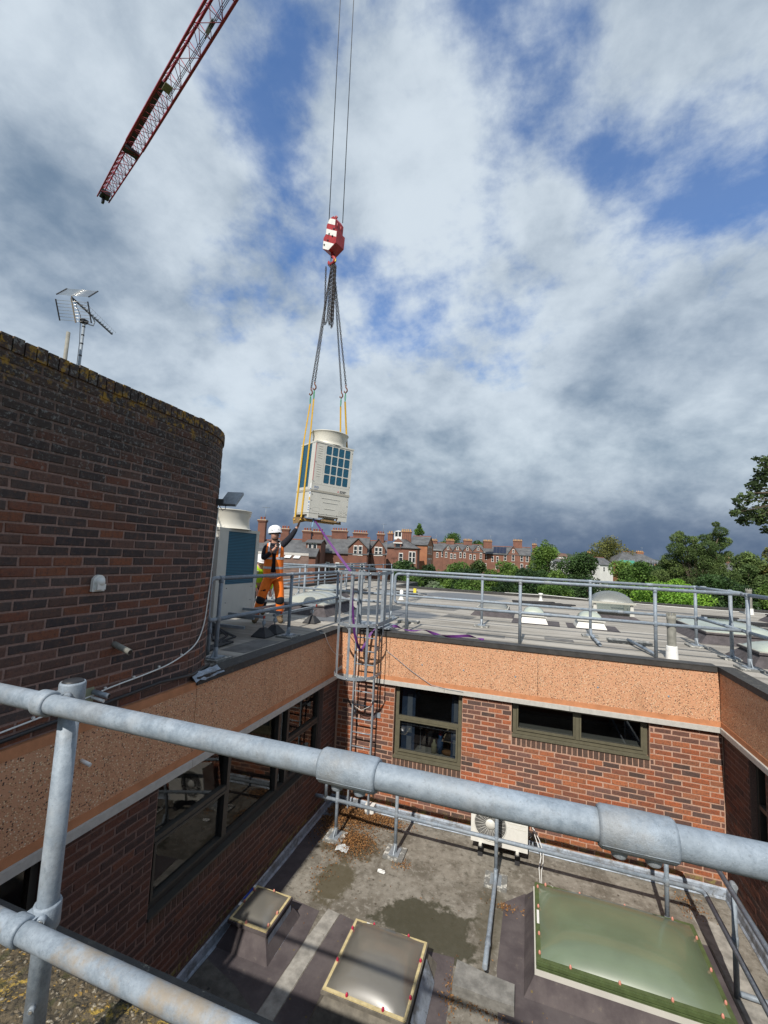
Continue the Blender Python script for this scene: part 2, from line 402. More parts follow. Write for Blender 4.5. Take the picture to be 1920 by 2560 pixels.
# ================================================================== THE SETTING
WID, ZT, ZTR, LOW, DECK, GND = 5.908, 2.92, 2.03, -.13, 2.86, -3.7
YF = -6.28                                   # near edge of the courtyard
def circ(N, pos, cx, cy, rx, ry, amp, sc_, lo=1.15, hi=.75):
    x, y, z = N.sep(pos)[:3]
    dx = N.math('DIVIDE', N.math('SUBTRACT', x, cx), rx); dy = N.math('DIVIDE', N.math('SUBTRACT', y, cy), ry)
    d = N.math('SQRT', N.math('ADD', N.math('MULTIPLY', dx, dx), N.math('MULTIPLY', dy, dy)))
    d = N.math('ADD', d, N.math('MULTIPLY', N.math('SUBTRACT', N.noise(pos, sc_, 6, .65), .5), amp))
    return N.ss(d, lo, hi)
def fn_low(N, b, pos, c):
    n = N.noise(pos, 2.2, 6, .65); n2 = N.noise(pos, 14, 6, .7); n3 = N.noise(pos, 90, 4, .7)
    c = N.mix(N.ss(n, .36, .62), (.125, .110, .086), (.235, .215, .18))
    c = N.mix(N.ss(n2, .52, .66, 0, .6), c, (.33, .31, .27))
    c = N.mix(N.ss(n2, .47, .34, 0, .75), c, (.075, .066, .05))
    c = N.mix(N.ss(N.noise(pos, 5, 7, .75), .56, .66, 0, .6), c, (.13, .115, .088))
    c = N.mix(N.ss(n3, .58, .75, 0, .5), c, (.12, .105, .09))
    c = N.mix(N.ss(N.voro(pos, 4.5), .085, .05, 0, .85), c, (.055, .04, .028))     # scattered moss buttons
    wet = circ(N, pos, 2.2, -1.95, .66, .42, 1.9, 4, 1.05, .85)
    c = N.mix(N.math('MULTIPLY', wet, .90), c, (.048, .047, .028))
    w2 = circ(N, pos, .86, -1.7, .24, .42, 1.6, 7)
    c = N.mix(N.math('MULTIPLY', w2, .85), c, (.075, .062, .032))
    w3 = circ(N, pos, .75, -.95, .55, .32, 1.7, 8)
    c = N.mix(N.math('MULTIPLY', w3, .85), c, (.07, .052, .025))
    w4 = circ(N, pos, 2.9, -1.55, .2, .55, 1.8, 8)
    c = N.mix(N.math('MULTIPLY', w4, .6), c, (.08, .07, .045))
    N.l.new(N.ss(wet, 0, 1, .85, .5), b.inputs['Roughness'])
    return c, n3
M_low = mat('weathered_screed', rough=.85, var=0, bump=.35, fn=fn_low)
def fn_felt(N, b, pos, c):
    c = N.mix(N.ss(N.noise(pos, 3, 6, .65), .35, .68), (.062, .050, .053), (.105, .088, .088))
    c = N.mix(N.ss(N.noise(pos, 12, 6, .7), .60, .72, 0, .5), c, (.16, .135, .11))
    c = N.mix(N.ss(N.voro(pos, 6.5), .085, .05, 0, .8), c, (.15, .11, .03))
    return c, N.noise(pos, 160, 4, .7)
M_felt = mat('purple_grey_felt', rough=.9, var=0, bump=.35, fn=fn_felt)
def fn_up(N, b, pos, c):
    x, y, z = N.sep(pos)[:3]
    st = N.noise(N.vm('MULTIPLY', pos, (.35, 3.2, 1)), 1.0, 6, .62)
    c = N.mix(N.ss(st, .34, .66), (.215, .195, .165), (.39, .362, .318))
    c = N.mix(N.ss(N.noise(pos, 9, 6, .7), .55, .72, 0, .5), c, (.47, .44, .39))
    c = N.mix(N.ss(N.noise(pos, 3.1, 6, .7), .60, .75, 0, .55), c, (.21, .185, .155))
    seam = N.math('ABSOLUTE', N.math('SUBTRACT', N.math('FRACT', N.math('ADD', N.math('DIVIDE', y, .96), .23)), .5))
    c = N.mix(N.ss(seam, .014, .006, 0, .7), c, (.085, .08, .075))
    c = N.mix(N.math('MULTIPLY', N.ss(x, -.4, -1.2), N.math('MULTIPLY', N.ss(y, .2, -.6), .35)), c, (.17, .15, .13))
    wet = N.math('MAXIMUM', circ(N, pos, 1.05, 9.3, 1.7, 1.3, .6, 2.2), circ(N, pos, .35, 2.9, .95, .8, .7, 2.5))
    wet = N.math('MAXIMUM', wet, circ(N, pos, -.6, 1.1, .7, .35, .8, 3))
    wet = N.math('MAXIMUM', wet, circ(N, pos, 8.6, 5.2, 1.1, .5, .8, 3))
    c = N.mix(N.math('MULTIPLY', N.ss(N.noise(pos, 1.3, 6, .7), .52, .70), .40), c, (.17, .16, .145))
    c = N.mix(N.math('MULTIPLY', wet, .85), c, (.095, .105, .12))
    N.l.new(N.ss(wet, 0, 1, .85, .62), b.inputs['Roughness'])
    return c, N.noise(pos, 70, 5, .7)
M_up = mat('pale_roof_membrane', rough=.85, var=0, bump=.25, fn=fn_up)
def fn_lead(N, b, pos, c):
    c = N.mix(N.ss(N.noise(pos, 7, 6, .7), .48, .62, 0, .75), c, (.13, .13, .125))
    return N.mix(N.ss(N.noise(pos, 26, 5, .7), .58, .68, 0, .6), c, (.06, .058, .05))
M_lead = mat('silver_flashing', (.29, .335, .395), .6, .1, var=.3, scale=9, bump=.3, bscale=30, fn=fn_lead)
M_ground = mat('rough_grass', (.06, .085, .03), .95, var=.4, scale=.08, bump=.1)
M_moss = None
g = MB().box((-900, -300, GND-1), (900, 1500, GND)); struct('ground', g, M_ground)
# distant wooded hills
def fn_hill(N, b, pos, c):
    n = N.noise(pos, .05, 6, .7)
    return N.mix(N.ss(n, .35, .65), (.018, .034, .020), (.045, .066, .034))
M_hill = mat('wooded_hill', rough=1, var=0, bump=0, fn=fn_hill)
hb = MB(); vs = []; fs = []
nx, ny = 420, 14
for j in range(ny):
    for i in range(nx):
        x = -500+1400*i/(nx-1); y = 330+60*j
        h = 19*math.sin(math.pi*min(1, j/7.0)*.5)*(1+.25*math.sin(x*.012+1)+.12*math.sin(x*.05+j)) + random.uniform(-1.6, 1.6)
        vs.append((x, y, GND-2+max(0, h)))
for j in range(ny-1):
    for i in range(nx-1): a = j*nx+i; fs.append((a, a+1, a+nx+1, a+nx))
hb.add(vs, fs, True); struct('hills', hb, M_hill)
# lower roof
lr = MB().box((-.3, YF-.4, LOW-.3), (WID+.3, .3, LOW)); lower = struct('lower_roof', lr, M_low)
def felt_sheet(poly, z, mt, parent, nm='roofing_felt'):
    return MB().prism(poly, LOW+.0005, z, ).build(nm, mt, parent)
felt_sheet([(.06,-4.4),(.84,-4.4),(.93,-2.62),(.90,-2.23),(.50,-2.19),(.07,-2.12)], LOW+.004, M_felt, lower)
felt_sheet([(1.02,-4.4),(2.56,-4.4),(2.60,-2.9),(2.57,-2.24),(1.86,-2.30),(1.16,-2.17),(1.13,-2.6)], LOW+.004, M_felt, lower)
felt_sheet([(3.22,-4.4),(5.34,-4.4),(5.36,-.98),(4.2,-1.0),(3.30,-.97),(3.05,-1.22),(3.02,-2.2)], LOW+.004, M_felt, lower)
felt_sheet([(.06,-.42),(.30,-.40),(.30,-4.3),(.06,-4.3)], LOW+.003, M_felt, lower)
M_strip = mat('pale_mortar_strip', (.30, .285, .255), .9, var=.35, scale=8, bump=.4, bscale=60)
felt_sheet([(.85,-4.4),(1.01,-4.4),(1.12,-2.6),(1.15,-2.18),(.99,-2.16),(.94,-2.62)], LOW+.006, M_strip, lower, 'mortar_strip')
felt_sheet([(5.40,-3.6),(5.62,-3.6),(5.64,-.6),(5.30,-.45),(5.38,-.9)], LOW+.005, M_strip, lower, 'mortar_strip')
# silver upstand flashings round the courtyard
def flash(p, q, n):
    p, q, n = Vector(p), Vector(q), Vector(n); b = MB(); k = 16; vs = []; fs = []
    for i in range(k+1):
        c = p.lerp(q, i/k); w = random.uniform(-.004, .004); t = random.uniform(-.012, .008)
        vs += [c+n*(.012)+Vector((0,0,.012+t)), c+n*(.026+w)+Vector((0,0,-.01)), c+n*(.032+w)+Vector((0,0,LOW+.030)), c+n*(.052+w*2)+Vector((0,0,LOW+.008))]
    for i in range(k):
        for j in range(3): fs.append((i*4+j, i*4+4+j, i*4+5+j, i*4+1+j))
    b.add(vs, fs); return b.build('flashing', M_lead, lower)
flash((.02,-.012,0), (WID-.02,-.012,0), (0,-1,0)); flash((.012,YF,0), (.012,-.03,0), (1,0,0)); flash((WID-.012,-.03,0), (WID-.012,YF,0), (-1,0,0))
# upper roof deck (three slabs meeting edge to edge)
up = MB(); up.box((-5.2, .20, DECK-.3), (14, 11.1, DECK)); up.box((-5.2, -9.5, DECK-.3), (-.20, .1999, DECK)); up.box((WID+.20, -9.5, DECK-.3), (14, .1999, DECK)); up.box((-5.2, 11.1001, DECK-.3), (-2.4, 14.6, DECK))
up.box((-.1999, .02, DECK-.3), (WID+.1999, .1999, DECK-.004))
upper = struct('upper_roof', up, M_up)
M_patch = mat('repair_felt', (.13, .125, .118), .85, var=.35, scale=5, bump=.3, bscale=60)
bd = MB(); bd.box((-5.4, -12, GND), (14.2, 11.0, DECK-.301)); 
M_bmass = mat('plain_brickwork', (.20, .09, .06), .9, var=.2)
for poly_ in ([(1.3,3.0),(2.0,2.9),(2.1,3.5),(1.4,3.6)], [(-.2,4.5),(1.4,4.3),(1.5,4.9),(-.1,5.1)], [(7.6,1.9),(8.9,1.8),(9.0,2.3),(7.7,2.4)], [(5.9,8.6),(8.2,8.4),(8.3,9.0),(6.0,9.2)], [(3.2,5.6),(4.4,5.5),(4.4,5.9),(3.2,6.0)], [(-.75,-2.4),(-.35,-2.4),(-.35,-1.5),(-.75,-1.5)], [(2.2,.85),(2.9,.82),(2.9,1.1),(2.2,1.12)], [(3.6,1.15),(4.1,1.12),(4.1,1.4),(3.6,1.42)]): MB().prism(poly_, DECK+.0004, DECK+.003).build('felt_patch', M_patch, upper)
# far kerbs of the upper roof
k = MB(); k.box((-2.4, 11.1, DECK-.1), (14, 11.32, DECK+.10)).build('roof_kerb', M_kerb, upper)
MB().box((-2.42, 11.33, DECK-.1), (-2.2, 14.8, DECK+.09)).build('roof_kerb', M_kerb, upper)
MB().box((-5.4, 14.61, DECK-.1), (-2.43, 14.8, DECK+.10)).build('roof_kerb', M_kerb, upper)
MB().box((-5.4, -9.5, DECK-.1), (-5.21, 14.6, DECK+.10)).build('roof_kerb', M_kerb, upper)
bw = thing('flat_roofed_wing', 'brick lower storeys beneath the pale flat roof', 'building', (4.4, 5, GND))
wb = MB(); wb.box((-5.3, 2.6, GND), (14.1, 11.2, DECK-.302)); wb.box((-5.3, -9.4, GND), (-3.5, 2.599, DECK-.302)); wb.box((8.5, -9.4, GND), (14.1, 2.599, DECK-.302)); wb.box((-.15, YF-.3, GND), (WID+.15, 2.599, LOW-.302))
wb.build('wall', M_bmass, bw)
# ================================================================== BRICKWORK
PAL_RED = [(.40,.118,.050), (.35,.105,.048), (.43,.145,.065), (.25,.095,.058), (.185,.088,.066), (.150,.083,.068), (.115,.072,.062), (.20,.105,.085), (.34,.13,.068), (.085,.058,.05)]
PAL_TOW = [(.055,.046,.048), (.070,.056,.055), (.090,.070,.066), (.050,.043,.046), (.115,.070,.058), (.185,.072,.046), (.235,.088,.048), (.075,.058,.056), (.155,.085,.068), (.062,.052,.052)]
PAL_SHADE = [(.155,.068,.048), (.13,.06,.045), (.11,.056,.045), (.095,.054,.046), (.175,.075,.05), (.085,.052,.046), (.125,.066,.055), (.15,.064,.046), (.10,.056,.048), (.075,.048,.044)]  # brick tones darkened, with the side walls' shade put into the colour
PAL_SILL = [(.115,.072,.055), (.10,.065,.052), (.135,.08,.06)]
_bm = {}
def brick_verts(L, h, d, ch=.006):
    jx = lambda: random.uniform(-.0032, .0032)
    f = [(ch,0,ch),(L-ch,0,ch),(L-ch,0,h-ch),(ch,0,h-ch)]
    s_ = [(0,-ch,0),(L,-ch,0),(L,-ch,h),(0,-ch,h)]
    bk = [(0,-d,0),(L,-d,0),(L,-d,h),(0,-d,h)]
    vs = [(x+jx(), y+random.uniform(-.0012, .0012), z+jx()) for x, y, z in f]+[(x+jx(), y, z+jx()) for x, y, z in s_]+bk
    fs = [(3,2,1,0)]
    for i in range(4):
        j = (i+1) % 4; fs += [(i, j, 4+j, 4+i), (4+i, 4+j, 8+j, 8+i)]
    return vs, [f_[::-1] for f_ in fs[1:]]+[(0,1,2,3)]
def brick_mesh(L, h, ci, pal, pid, mt):
    key = (round(L, 3), round(h, 3), ci, pid)
    if key not in _bm:
        b = MB(); vs, fs = brick_verts(L, h, .03); b.add(vs, [f[::-1] for f in fs], c=pal[ci]); me = b.mesh('brick'); me.materials.append(mt); _bm[key] = me
    return _bm[key]
def place_bricks(root, bricks, pid, mt, limit=300):
    """bricks: (origin Vector, u dir, outward normal, L, h, palette, colour index); largest in view become own objects"""
    def score(bk):
        o, u, n, L, h, pal, ci = bk; c = o+u*(L/2)+Vector((0,0,h/2)); d = c-CAM; z = d.dot(Fv)
        if z < .3: return 0
        x, y = d.dot(R2)/z, d.dot(U2)/z
        if abs(x) > .93 or abs(y) > 1.23: return 0
        face = max(0.0, -(d.normalized().dot(n)))
        return L*h*face/d.length_squared
    order = sorted(range(len(bricks)), key=lambda i: -score(bricks[i]))
    ind = set(order[:limit]); rest = MB(); inv = pinv(root)
    for i, (o, u, n, L, h, pal, ci) in enumerate(bricks):
        M = Matrix((u, n, Vector((0,0,1)))).transposed().to_4x4(); M.translation = o+n*random.uniform(-.002, .0025)+Vector((0,0,random.uniform(-.002, .002))); M = M @ Matrix.Rotation(random.uniform(-.009, .009), 4, 'Y')
        if i in ind and score(bricks[i]) > 0:
            ob = bpy.data.objects.new('brick', brick_mesh(L, h, ci, pal, pid+('s' if pal is PAL_SILL else ''), mt)); col.objects.link(ob)
            ob.parent = root; ob.matrix_parent_inverse = inv; ob.matrix_basis = M
        else:
            vs, fs = brick_verts(L, h, .03); k = random.uniform(.8, 1.1); rest.add(vs, [f[::-1] for f in fs], c=tuple(q*k for q in pal[ci]), M=M)
    if rest.f: tag(rest.build('brickwork', mt, root), kind='stuff')
def lay(org, u, n, u0, u1, z0, nc, holes, pal, weights=None, off=0):
    """stretcher bond between u0 and u1, nc courses from z0, leaving holes (ua, ub, za, zb)"""
    out = []; u, n = Vector(u), Vector(n)
    for c in range(nc):
        z = z0+c*.075+.005; zc_ = z+.0325; segs = [(u0, u1)]
        for (a, b, za, zb) in holes:
            if za < zc_ < zb:
                ns = []
                for (s, e) in segs:
                    if b <= s or a >= e: ns.append((s, e)); continue
                    if a > s: ns.append((s, a))
                    if b < e: ns.append((b, e))
                segs = ns
        ph = .1125 if (c+off) % 2 else 0.0
        for (s, e) in segs:
            x = math.floor((s-ph)/.225)*.225+ph
            while x < e:
                a, b = max(x, s)+.006, min(x+.225, e)-.006
                if b-a > .03:
                    ci = random.choices(range(len(pal)), weights)[0] if weights else random.randrange(len(pal))
                    out.append((Vector(org)+u*a+Vector((0,0,z)), u, n, round((b-a)/.003)*.003, .0635, pal, ci))
                x += .225
    return out
def soldiers(org, u, n, u0, u1, z0, h, pal):
    out = []; k = max(1, round((u1-u0)/.075)); p = (u1-u0)/k
    for i in range(k): out.append((Vector(org)+Vector(u)*(u0+i*p+.005)+Vector((0,0,z0+.005)), Vector(u), Vector(n), .065, h-.01, pal, random.randrange(len(pal))))
    return out
def core(org, u, n, u0, u1, z0, z1, holes, depth, mt, root):
    """mortar bed 7 mm behind the brick faces, cut round the openings"""
    us = sorted({u0, u1}|{x for h in holes for x in h[:2]}); zs = sorted({z0, z1}|{x for h in holes for x in h[2:]}); b = MB()
    us = [x for x in us if u0 <= x <= u1]; zs = [x for x in zs if z0 <= x <= z1]
    M = Matrix((Vector(u), Vector(n), Vector((0,0,1)))).transposed().to_4x4(); M.translation = Vector(org)
    for i in range(len(us)-1):
        for j in range(len(zs)-1):
            cu, cz = (us[i]+us[i+1])/2, (zs[j]+zs[j+1])/2
            if any(h[0] < cu < h[1] and h[2] < cz < h[3] for h in holes): continue
            b.box((us[i], -depth, zs[j]), (us[i+1], -.0042, zs[j+1]), M)
    return b.build('mortar', mt, root)
def fascia(root, org, u, n, u0, u1, kerb_mat, k0=None, k1=None, band=False, joints=()):
    M = Matrix((Vector(u), Vector(n), Vector((0,0,1)))).transposed().to_4x4(); M.translation = Vector(org)
    js = [u0]+[j_ for j_ in joints if u0 < j_ < u1]+[u1]
    for ja, jb_ in zip(js[:-1], js[1:]): MB().box((ja+.003, -.20, ZTR+.135), (jb_-.003, .030, ZT-.082 if not band else ZT-.12), M).build('fascia_panel', M_agg, root)
    MB().box((u0, -.20, ZTR+.062), (u1, .034, ZTR+.1345), M).build('fascia_border', M_render, root)
    if band: MB().box((u0, -.20, ZT-.1195), (u1, .033, ZT-.045), M).build('fascia_border', M_render, root)
    t = MB(); L = u1-u0; k = max(1, round(L/2.2))
    for i in range(k): t.box((u0+L*i/k+.002, -.15, ZTR+.004), (u0+L*(i+1)/k-.002, .050, ZTR+.0615), M)
    for i in range(k): t.box((u0+L*i/k+.002, .0505, ZTR-.010), (u0+L*(i+1)/k-.002, .056, ZTR+.058), M)
    t.build('drip_trim', M_trim, root)
    if k0 is not None:
        kb = MB(); kb.box((k0, -.17, ZT-.0815), (k1, .052, ZT-.004), M)
        kb.add([(k0,-.24,DECK+.004),(k1,-.24,DECK+.004),(k1,-.14,ZT),(k0,-.14,ZT),(k1,.056,ZT),(k0,.056,ZT),(k1,.056,ZT-.012),(k0,.056,ZT-.012)], [(0,1,2,3),(3,2,4,5),(5,4,6,7)], M=M)
        kb.build('kerb', kerb_mat, root)
def window(root, org, u, n, ua, ub, za, zb, muls=(), trans=(), fm=M_frame, gm=M_glass, fw=.055, rec=.07, room=True, vents=(), tilt={}):
    """recessed frame with mullions/transoms, one pane per light; the dark room behind it"""
    M = Matrix((Vector(u), Vector(n), Vector((0,0,1)))).transposed().to_4x4(); M.translation = Vector(org)
    f = MB(); y0, y1 = -rec-.06, -rec
    f.box((ua, y0, za), (ua+fw, y1, zb), M); f.box((ub-fw, y0, za), (ub, y1, zb), M)
    f.box((ua+fw, y0, za), (ub-fw, y1, za+fw), M); f.box((ua+fw, y0, zb-fw*.7), (ub-fw, y1, zb), M)
    xs = [ua+fw]+[x for x in muls]+[ub-fw]
    for x in muls: f.box((x-fw*.5, y0+.001, za+fw), (x+fw*.5, y1+.012, zb-fw*.7), M)
    f.box((ua-.01, -rec+.001, za-.03), (ub+.01, .018, za-.004), M)
    w = f.build('window', fm, root)
    edges = [ua+fw]+[q for x in muls for q in (x-fw*.5, x+fw*.5)]+[ub-fw]
    for i in range(0, len(edges), 2):
        a, b = edges[i], edges[i+1]; zl = [za+fw]; tr = [z for (k_, z) in trans if k_ == i//2]
        for z in tr: MB().box((a, y0+.002, z-.025), (b, y1+.008, z+.025), M).build('transom', fm, w); zl += [z-.025, z+.025]
        zl.append(zb-fw*.7)
        for q in range(0, len(zl), 2):
            z0, z1 = zl[q], zl[q+1]; s = .022
            if i//2 in vents and q == 0 or (i//2, q//2) in vents:
                c = MB(); c.box((a+.004, y0+.01, z0+.004), (a+.03, y1+.016, z1-.004), M); c.box((b-.03, y0+.01, z0+.004), (b-.004, y1+.016, z1-.004), M)
                c.box((a+.03, y0+.01, z0+.004), (b-.03, y1+.016, z0+.03), M); c.box((a+.03, y0+.01, z1-.03), (b-.03, y1+.016, z1-.004), M); c.build('casement', fm, w)
            dy = -math.tan(R(tilt.get((i//2, q//2), 0)))*(z1-z0); MB().add([(a,y1-.03,z0),(b,y1-.03,z0),(b,y1-.03+dy,z1),(a,y1-.03+dy,z1)], [(0,1,2,3)], M=M).build('pane', gm, w)
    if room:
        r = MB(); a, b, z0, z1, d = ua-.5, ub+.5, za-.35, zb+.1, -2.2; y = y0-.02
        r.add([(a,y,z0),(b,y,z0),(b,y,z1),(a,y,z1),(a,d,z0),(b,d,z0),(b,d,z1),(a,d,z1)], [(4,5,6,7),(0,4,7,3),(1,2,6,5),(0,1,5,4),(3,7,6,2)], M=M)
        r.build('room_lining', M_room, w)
    return w
# ---- back wall of the courtyard (faces the camera)
O0 = (0, 0, 0); wr = thing('courtyard_wall', 'sunlit red brick wall with orange fascia and two olive framed windows', 'wall', (WID/2, 0, LOW))
hb_ = [(1.10, 2.28, .825, 2.04), (3.07, 5.005, 1.50, 2.04)]
core(O0, (1,0,0), (0,-1,0), 0, WID, LOW, ZTR+.01, hb_, .14, M_mortar, wr)
hl = [(1.10, 2.28, .68, 2.1), (3.07, 5.005, 1.355, 2.1)]
wts = [5, 4, 4, 4, 3.5, 3, 2, 3, 4, 1.2]
bl = lay(O0, (1,0,0), (0,-1,0), .03, WID-.005, .0, 27, hl, PAL_RED, wts)
bl += soldiers(O0, (1,0,0), (0,-1,0), 1.10, 2.28, .68, .145, PAL_SILL)+soldiers(O0, (1,0,0), (0,-1,0), 3.07, 5.005, 1.355, .145, PAL_SILL)
place_bricks(wr, bl, 'red', M_brick)
fascia(wr, O0, (1,0,0), (0,-1,0), .035, WID-.035, M_kerbclean, .06, WID-.06, joints=(.985, 3.46))
for x_, z_ in ((1.58, 2.42), (2.29, 2.42), (3.12, 2.42), (4.32, 2.42), (5.25, 2.42)): MB().lathe([(.001,.002),(.010,.003),(.015,.0)], 8, Matrix.Translation((x_, -.0315, z_)) @ Matrix.Rotation(R(90), 4, 'X')).build('fixing', M_galvd, wr)
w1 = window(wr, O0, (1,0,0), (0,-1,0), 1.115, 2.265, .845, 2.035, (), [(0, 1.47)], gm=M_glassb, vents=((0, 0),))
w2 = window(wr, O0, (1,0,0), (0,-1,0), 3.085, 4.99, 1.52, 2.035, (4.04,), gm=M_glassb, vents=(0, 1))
MB().box((3.1, .135, 1.56), (4.96, .40, 1.585)).build('inner_sill', M_alu, w2)  # pale ledge added to catch sun, standing in for light in the lower panes
MB().box((1.2, .17, .9), (1.44, .18, 2.0)).build('curtain', M_curtain, w1); MB().box((2.08, .17, .9), (2.2, .18, 2.0)).build('curtain', M_curtain, w1)
for z0, z1 in ((1.42, 1.85), (1.2, 1.37), (.92, 1.14)): MB().box((1.30, .160, z0), (1.39, .166, z1)).build('blind', M_blind, w1)
for z0, z1 in ((1.5, 1.85), (1.28, 1.4), (.95, 1.2)): MB().box((2.12, .160, z0), (2.19, .166, z1)).build('blind', M_blind, w1)
MB().box((1.15, .135, .88), (2.23, .42, .905)).build('inner_sill', M_alu, w1)
M_lamp = mat('dim_lamp_shade', (.5, .47, .35), .5)
MB().lathe([(.001,0),(.05,0),(.048,.14),(.02,.18),(.02,.22),(.001,.22)], 12, Matrix.Translation((1.78, .24, .906))).build('sill_bottle', mat('cream_bottle', (.5, .48, .28), .4), w1)
MB().lathe([(.001,0),(.055,0),(.055,.2),(.03,.24),(.032,.30),(.001,.30)], 12, Matrix.Translation((1.88, .28, .906))).build('sill_bottle', mat('blue_bottle', (.03, .12, .28), .4), w1)
MB().lathe([(.033,.30),(.036,.36),(.001,.37)], 12, Matrix.Translation((1.88, .28, .906))).build('bottle_cap', mat('red_cap', (.4, .03, .03), .4), w1)
MB().ball((2.02, .24, .95), (.11, .06, .045)).build('sill_pouch', mat('tan_pouch', (.33, .16, .06), .7), w1)
MB().lathe([(.001,0),(.03,0),(.006,.01),(.006,.33),(.03,.34),(.03,.40),(.001,.41)], 8, Matrix.Translation((1.52, .3, .906))).build('sill_lamp', M_galvd, w1)
# ---- left wall (in shade, faces +X): u runs towards the camera
OL = (0, 0, 0); wl = thing('courtyard_wall', 'shaded brick wall with long dark reflecting windows left of the courtyard', 'wall', (0, -3, LOW))
hL = [(.56, 4.06, .825, 2.04), (5.06, 6.2, .825, 2.04)]
hc = [(.56, 4.06, .825, 2.04), (5.06, 6.2, .825, 2.04)]
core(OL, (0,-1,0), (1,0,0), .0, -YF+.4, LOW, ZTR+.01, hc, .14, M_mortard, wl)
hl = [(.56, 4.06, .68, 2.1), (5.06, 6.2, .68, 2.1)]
bl = lay(OL, (0,-1,0), (1,0,0), .012, -YF+.4, .0, 27, hl, PAL_SHADE)+soldiers(OL, (0,-1,0), (1,0,0), .56, 4.06, .68, .145, PAL_SILL)+soldiers(OL, (0,-1,0), (1,0,0), 5.06, 6.2, .68, .145, PAL_SILL)
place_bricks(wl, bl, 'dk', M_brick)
fascia(wl, OL, (0,-1,0), (1,0,0), .0, 3.70, M_kerb, -.0, 3.72, joints=(2.1,))
fascia(wl, OL, (0,-1,0), (1,0,0), 3.7005, -YF+.4, M_kerb, band=True)
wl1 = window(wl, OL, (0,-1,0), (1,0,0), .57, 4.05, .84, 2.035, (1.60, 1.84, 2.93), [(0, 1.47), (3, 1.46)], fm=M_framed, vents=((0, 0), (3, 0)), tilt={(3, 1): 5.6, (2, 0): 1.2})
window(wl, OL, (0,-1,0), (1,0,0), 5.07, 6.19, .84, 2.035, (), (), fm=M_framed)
# ---- right wall
OR_ = (WID, 0, 0); wrt = thing('courtyard_wall', 'brown brick wall turning towards the viewer at the right edge', 'wall', (WID, -3, LOW))
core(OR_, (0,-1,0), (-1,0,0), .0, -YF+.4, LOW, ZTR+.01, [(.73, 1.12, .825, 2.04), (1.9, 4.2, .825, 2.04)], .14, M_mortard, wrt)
bl = lay(OR_, (0,-1,0), (-1,0,0), .012, -YF+.4, .0, 27, [(.73, 1.12, .68, 2.1), (1.9, 4.2, .68, 2.1)], PAL_SHADE)+soldiers(OR_, (0,-1,0), (-1,0,0), .73, 1.12, .68, .145, PAL_SILL)+soldiers(OR_, (0,-1,0), (-1,0,0), 1.9, 4.2, .68, .145, PAL_SILL)
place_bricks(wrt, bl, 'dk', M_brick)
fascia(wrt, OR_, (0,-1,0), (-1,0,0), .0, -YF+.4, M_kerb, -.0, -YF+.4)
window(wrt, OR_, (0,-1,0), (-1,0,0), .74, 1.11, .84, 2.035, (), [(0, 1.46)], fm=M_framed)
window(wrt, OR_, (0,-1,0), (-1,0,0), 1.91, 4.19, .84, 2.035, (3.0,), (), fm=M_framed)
# ---- tower
TY0, TR = -3.97, 1.08
tw = thing('brick_tower', 'tall round-cornered dark brick tower crusted with lichen along its top', 'tower', (-2, -5, DECK))
def tpath(s):                              # s along the face: straight, quarter round, straight
    Ls = TY0+8.2; La = TR*math.pi/2
    if s < Ls: return Vector((0, -8.2+s, 0)), Vector((0,1,0)), Vector((1,0,0))
    if s < Ls+La:
        a = (s-Ls)/TR; return Vector((-TR+TR*math.cos(a), TY0+TR*math.sin(a), 0)), Vector((-math.sin(a), math.cos(a), 0)), Vector((math.cos(a), math.sin(a), 0))
    q = s-Ls-La; return Vector((-TR-q, TY0+TR, 0)), Vector((-1,0,0)), Vector((0,1,0))
Ls, La = TY0+8.2, TR*math.pi/2; Lt = Ls+La+1.6
poly = [(-.005, -8.2)]+[(-TR+(TR-.005)*math.cos(a*math.pi/96), TY0+(TR-.005)*math.sin(a*math.pi/96)) for a in range(49)]+[(-3.2, TY0+TR-.005), (-3.2, -8.2)]
MB().prism(poly, DECK+.0, 5.60).build('mortar', M_mortart, tw)
bricks = []; z0, nc = 2.885, 35
for c in range(nc):
    z = z0+c*.075; s = 0.0
    while s < Lt:
        arc = Ls-.02 < s < Ls+La
        p = .1125 if arc else .225
        if s == 0.0 and c % 2: p = .1125
        L = p-.013
        o, u, n = tpath(s+.005+(L/2 if arc else 0))
        if arc: o = o-u*(L/2)-n*.0006
        w_ = [3,3,3,2.4,4,5,5,3,4.4,2.4] if z < 4.4 else [4,4,4,4,3.4,2.6,2,4,3.4,3.4]
        bricks.append((o+Vector((0,0,z)), u, n, round(L, 3), .0625, PAL_TOW, random.choices(range(10), w_)[0])); s += p
place_bricks(tw, bricks, 'tow', M_brickt)
cop = []
s = 0.0
while s < Lt:
    o, u, n = tpath(s); cop.append((o+n*.012+Vector((0,0,5.515+random.uniform(-.004, .004))), u, n, .066, .105+random.uniform(-.006, .004), PAL_TOW, random.choice([0,1,2,4,4,8,5]))); s += .0755
b = MB()
for (o, u, n, L, h, pal, ci) in cop:
    M = Matrix((u, n, Vector((0,0,1)))).transposed().to_4x4(); M.translation = o; b.box((0,-.215,0), (L,0,h), M, c=pal[ci])
tag(b.build('coping_bricks', M_brickt, tw), kind='stuff')
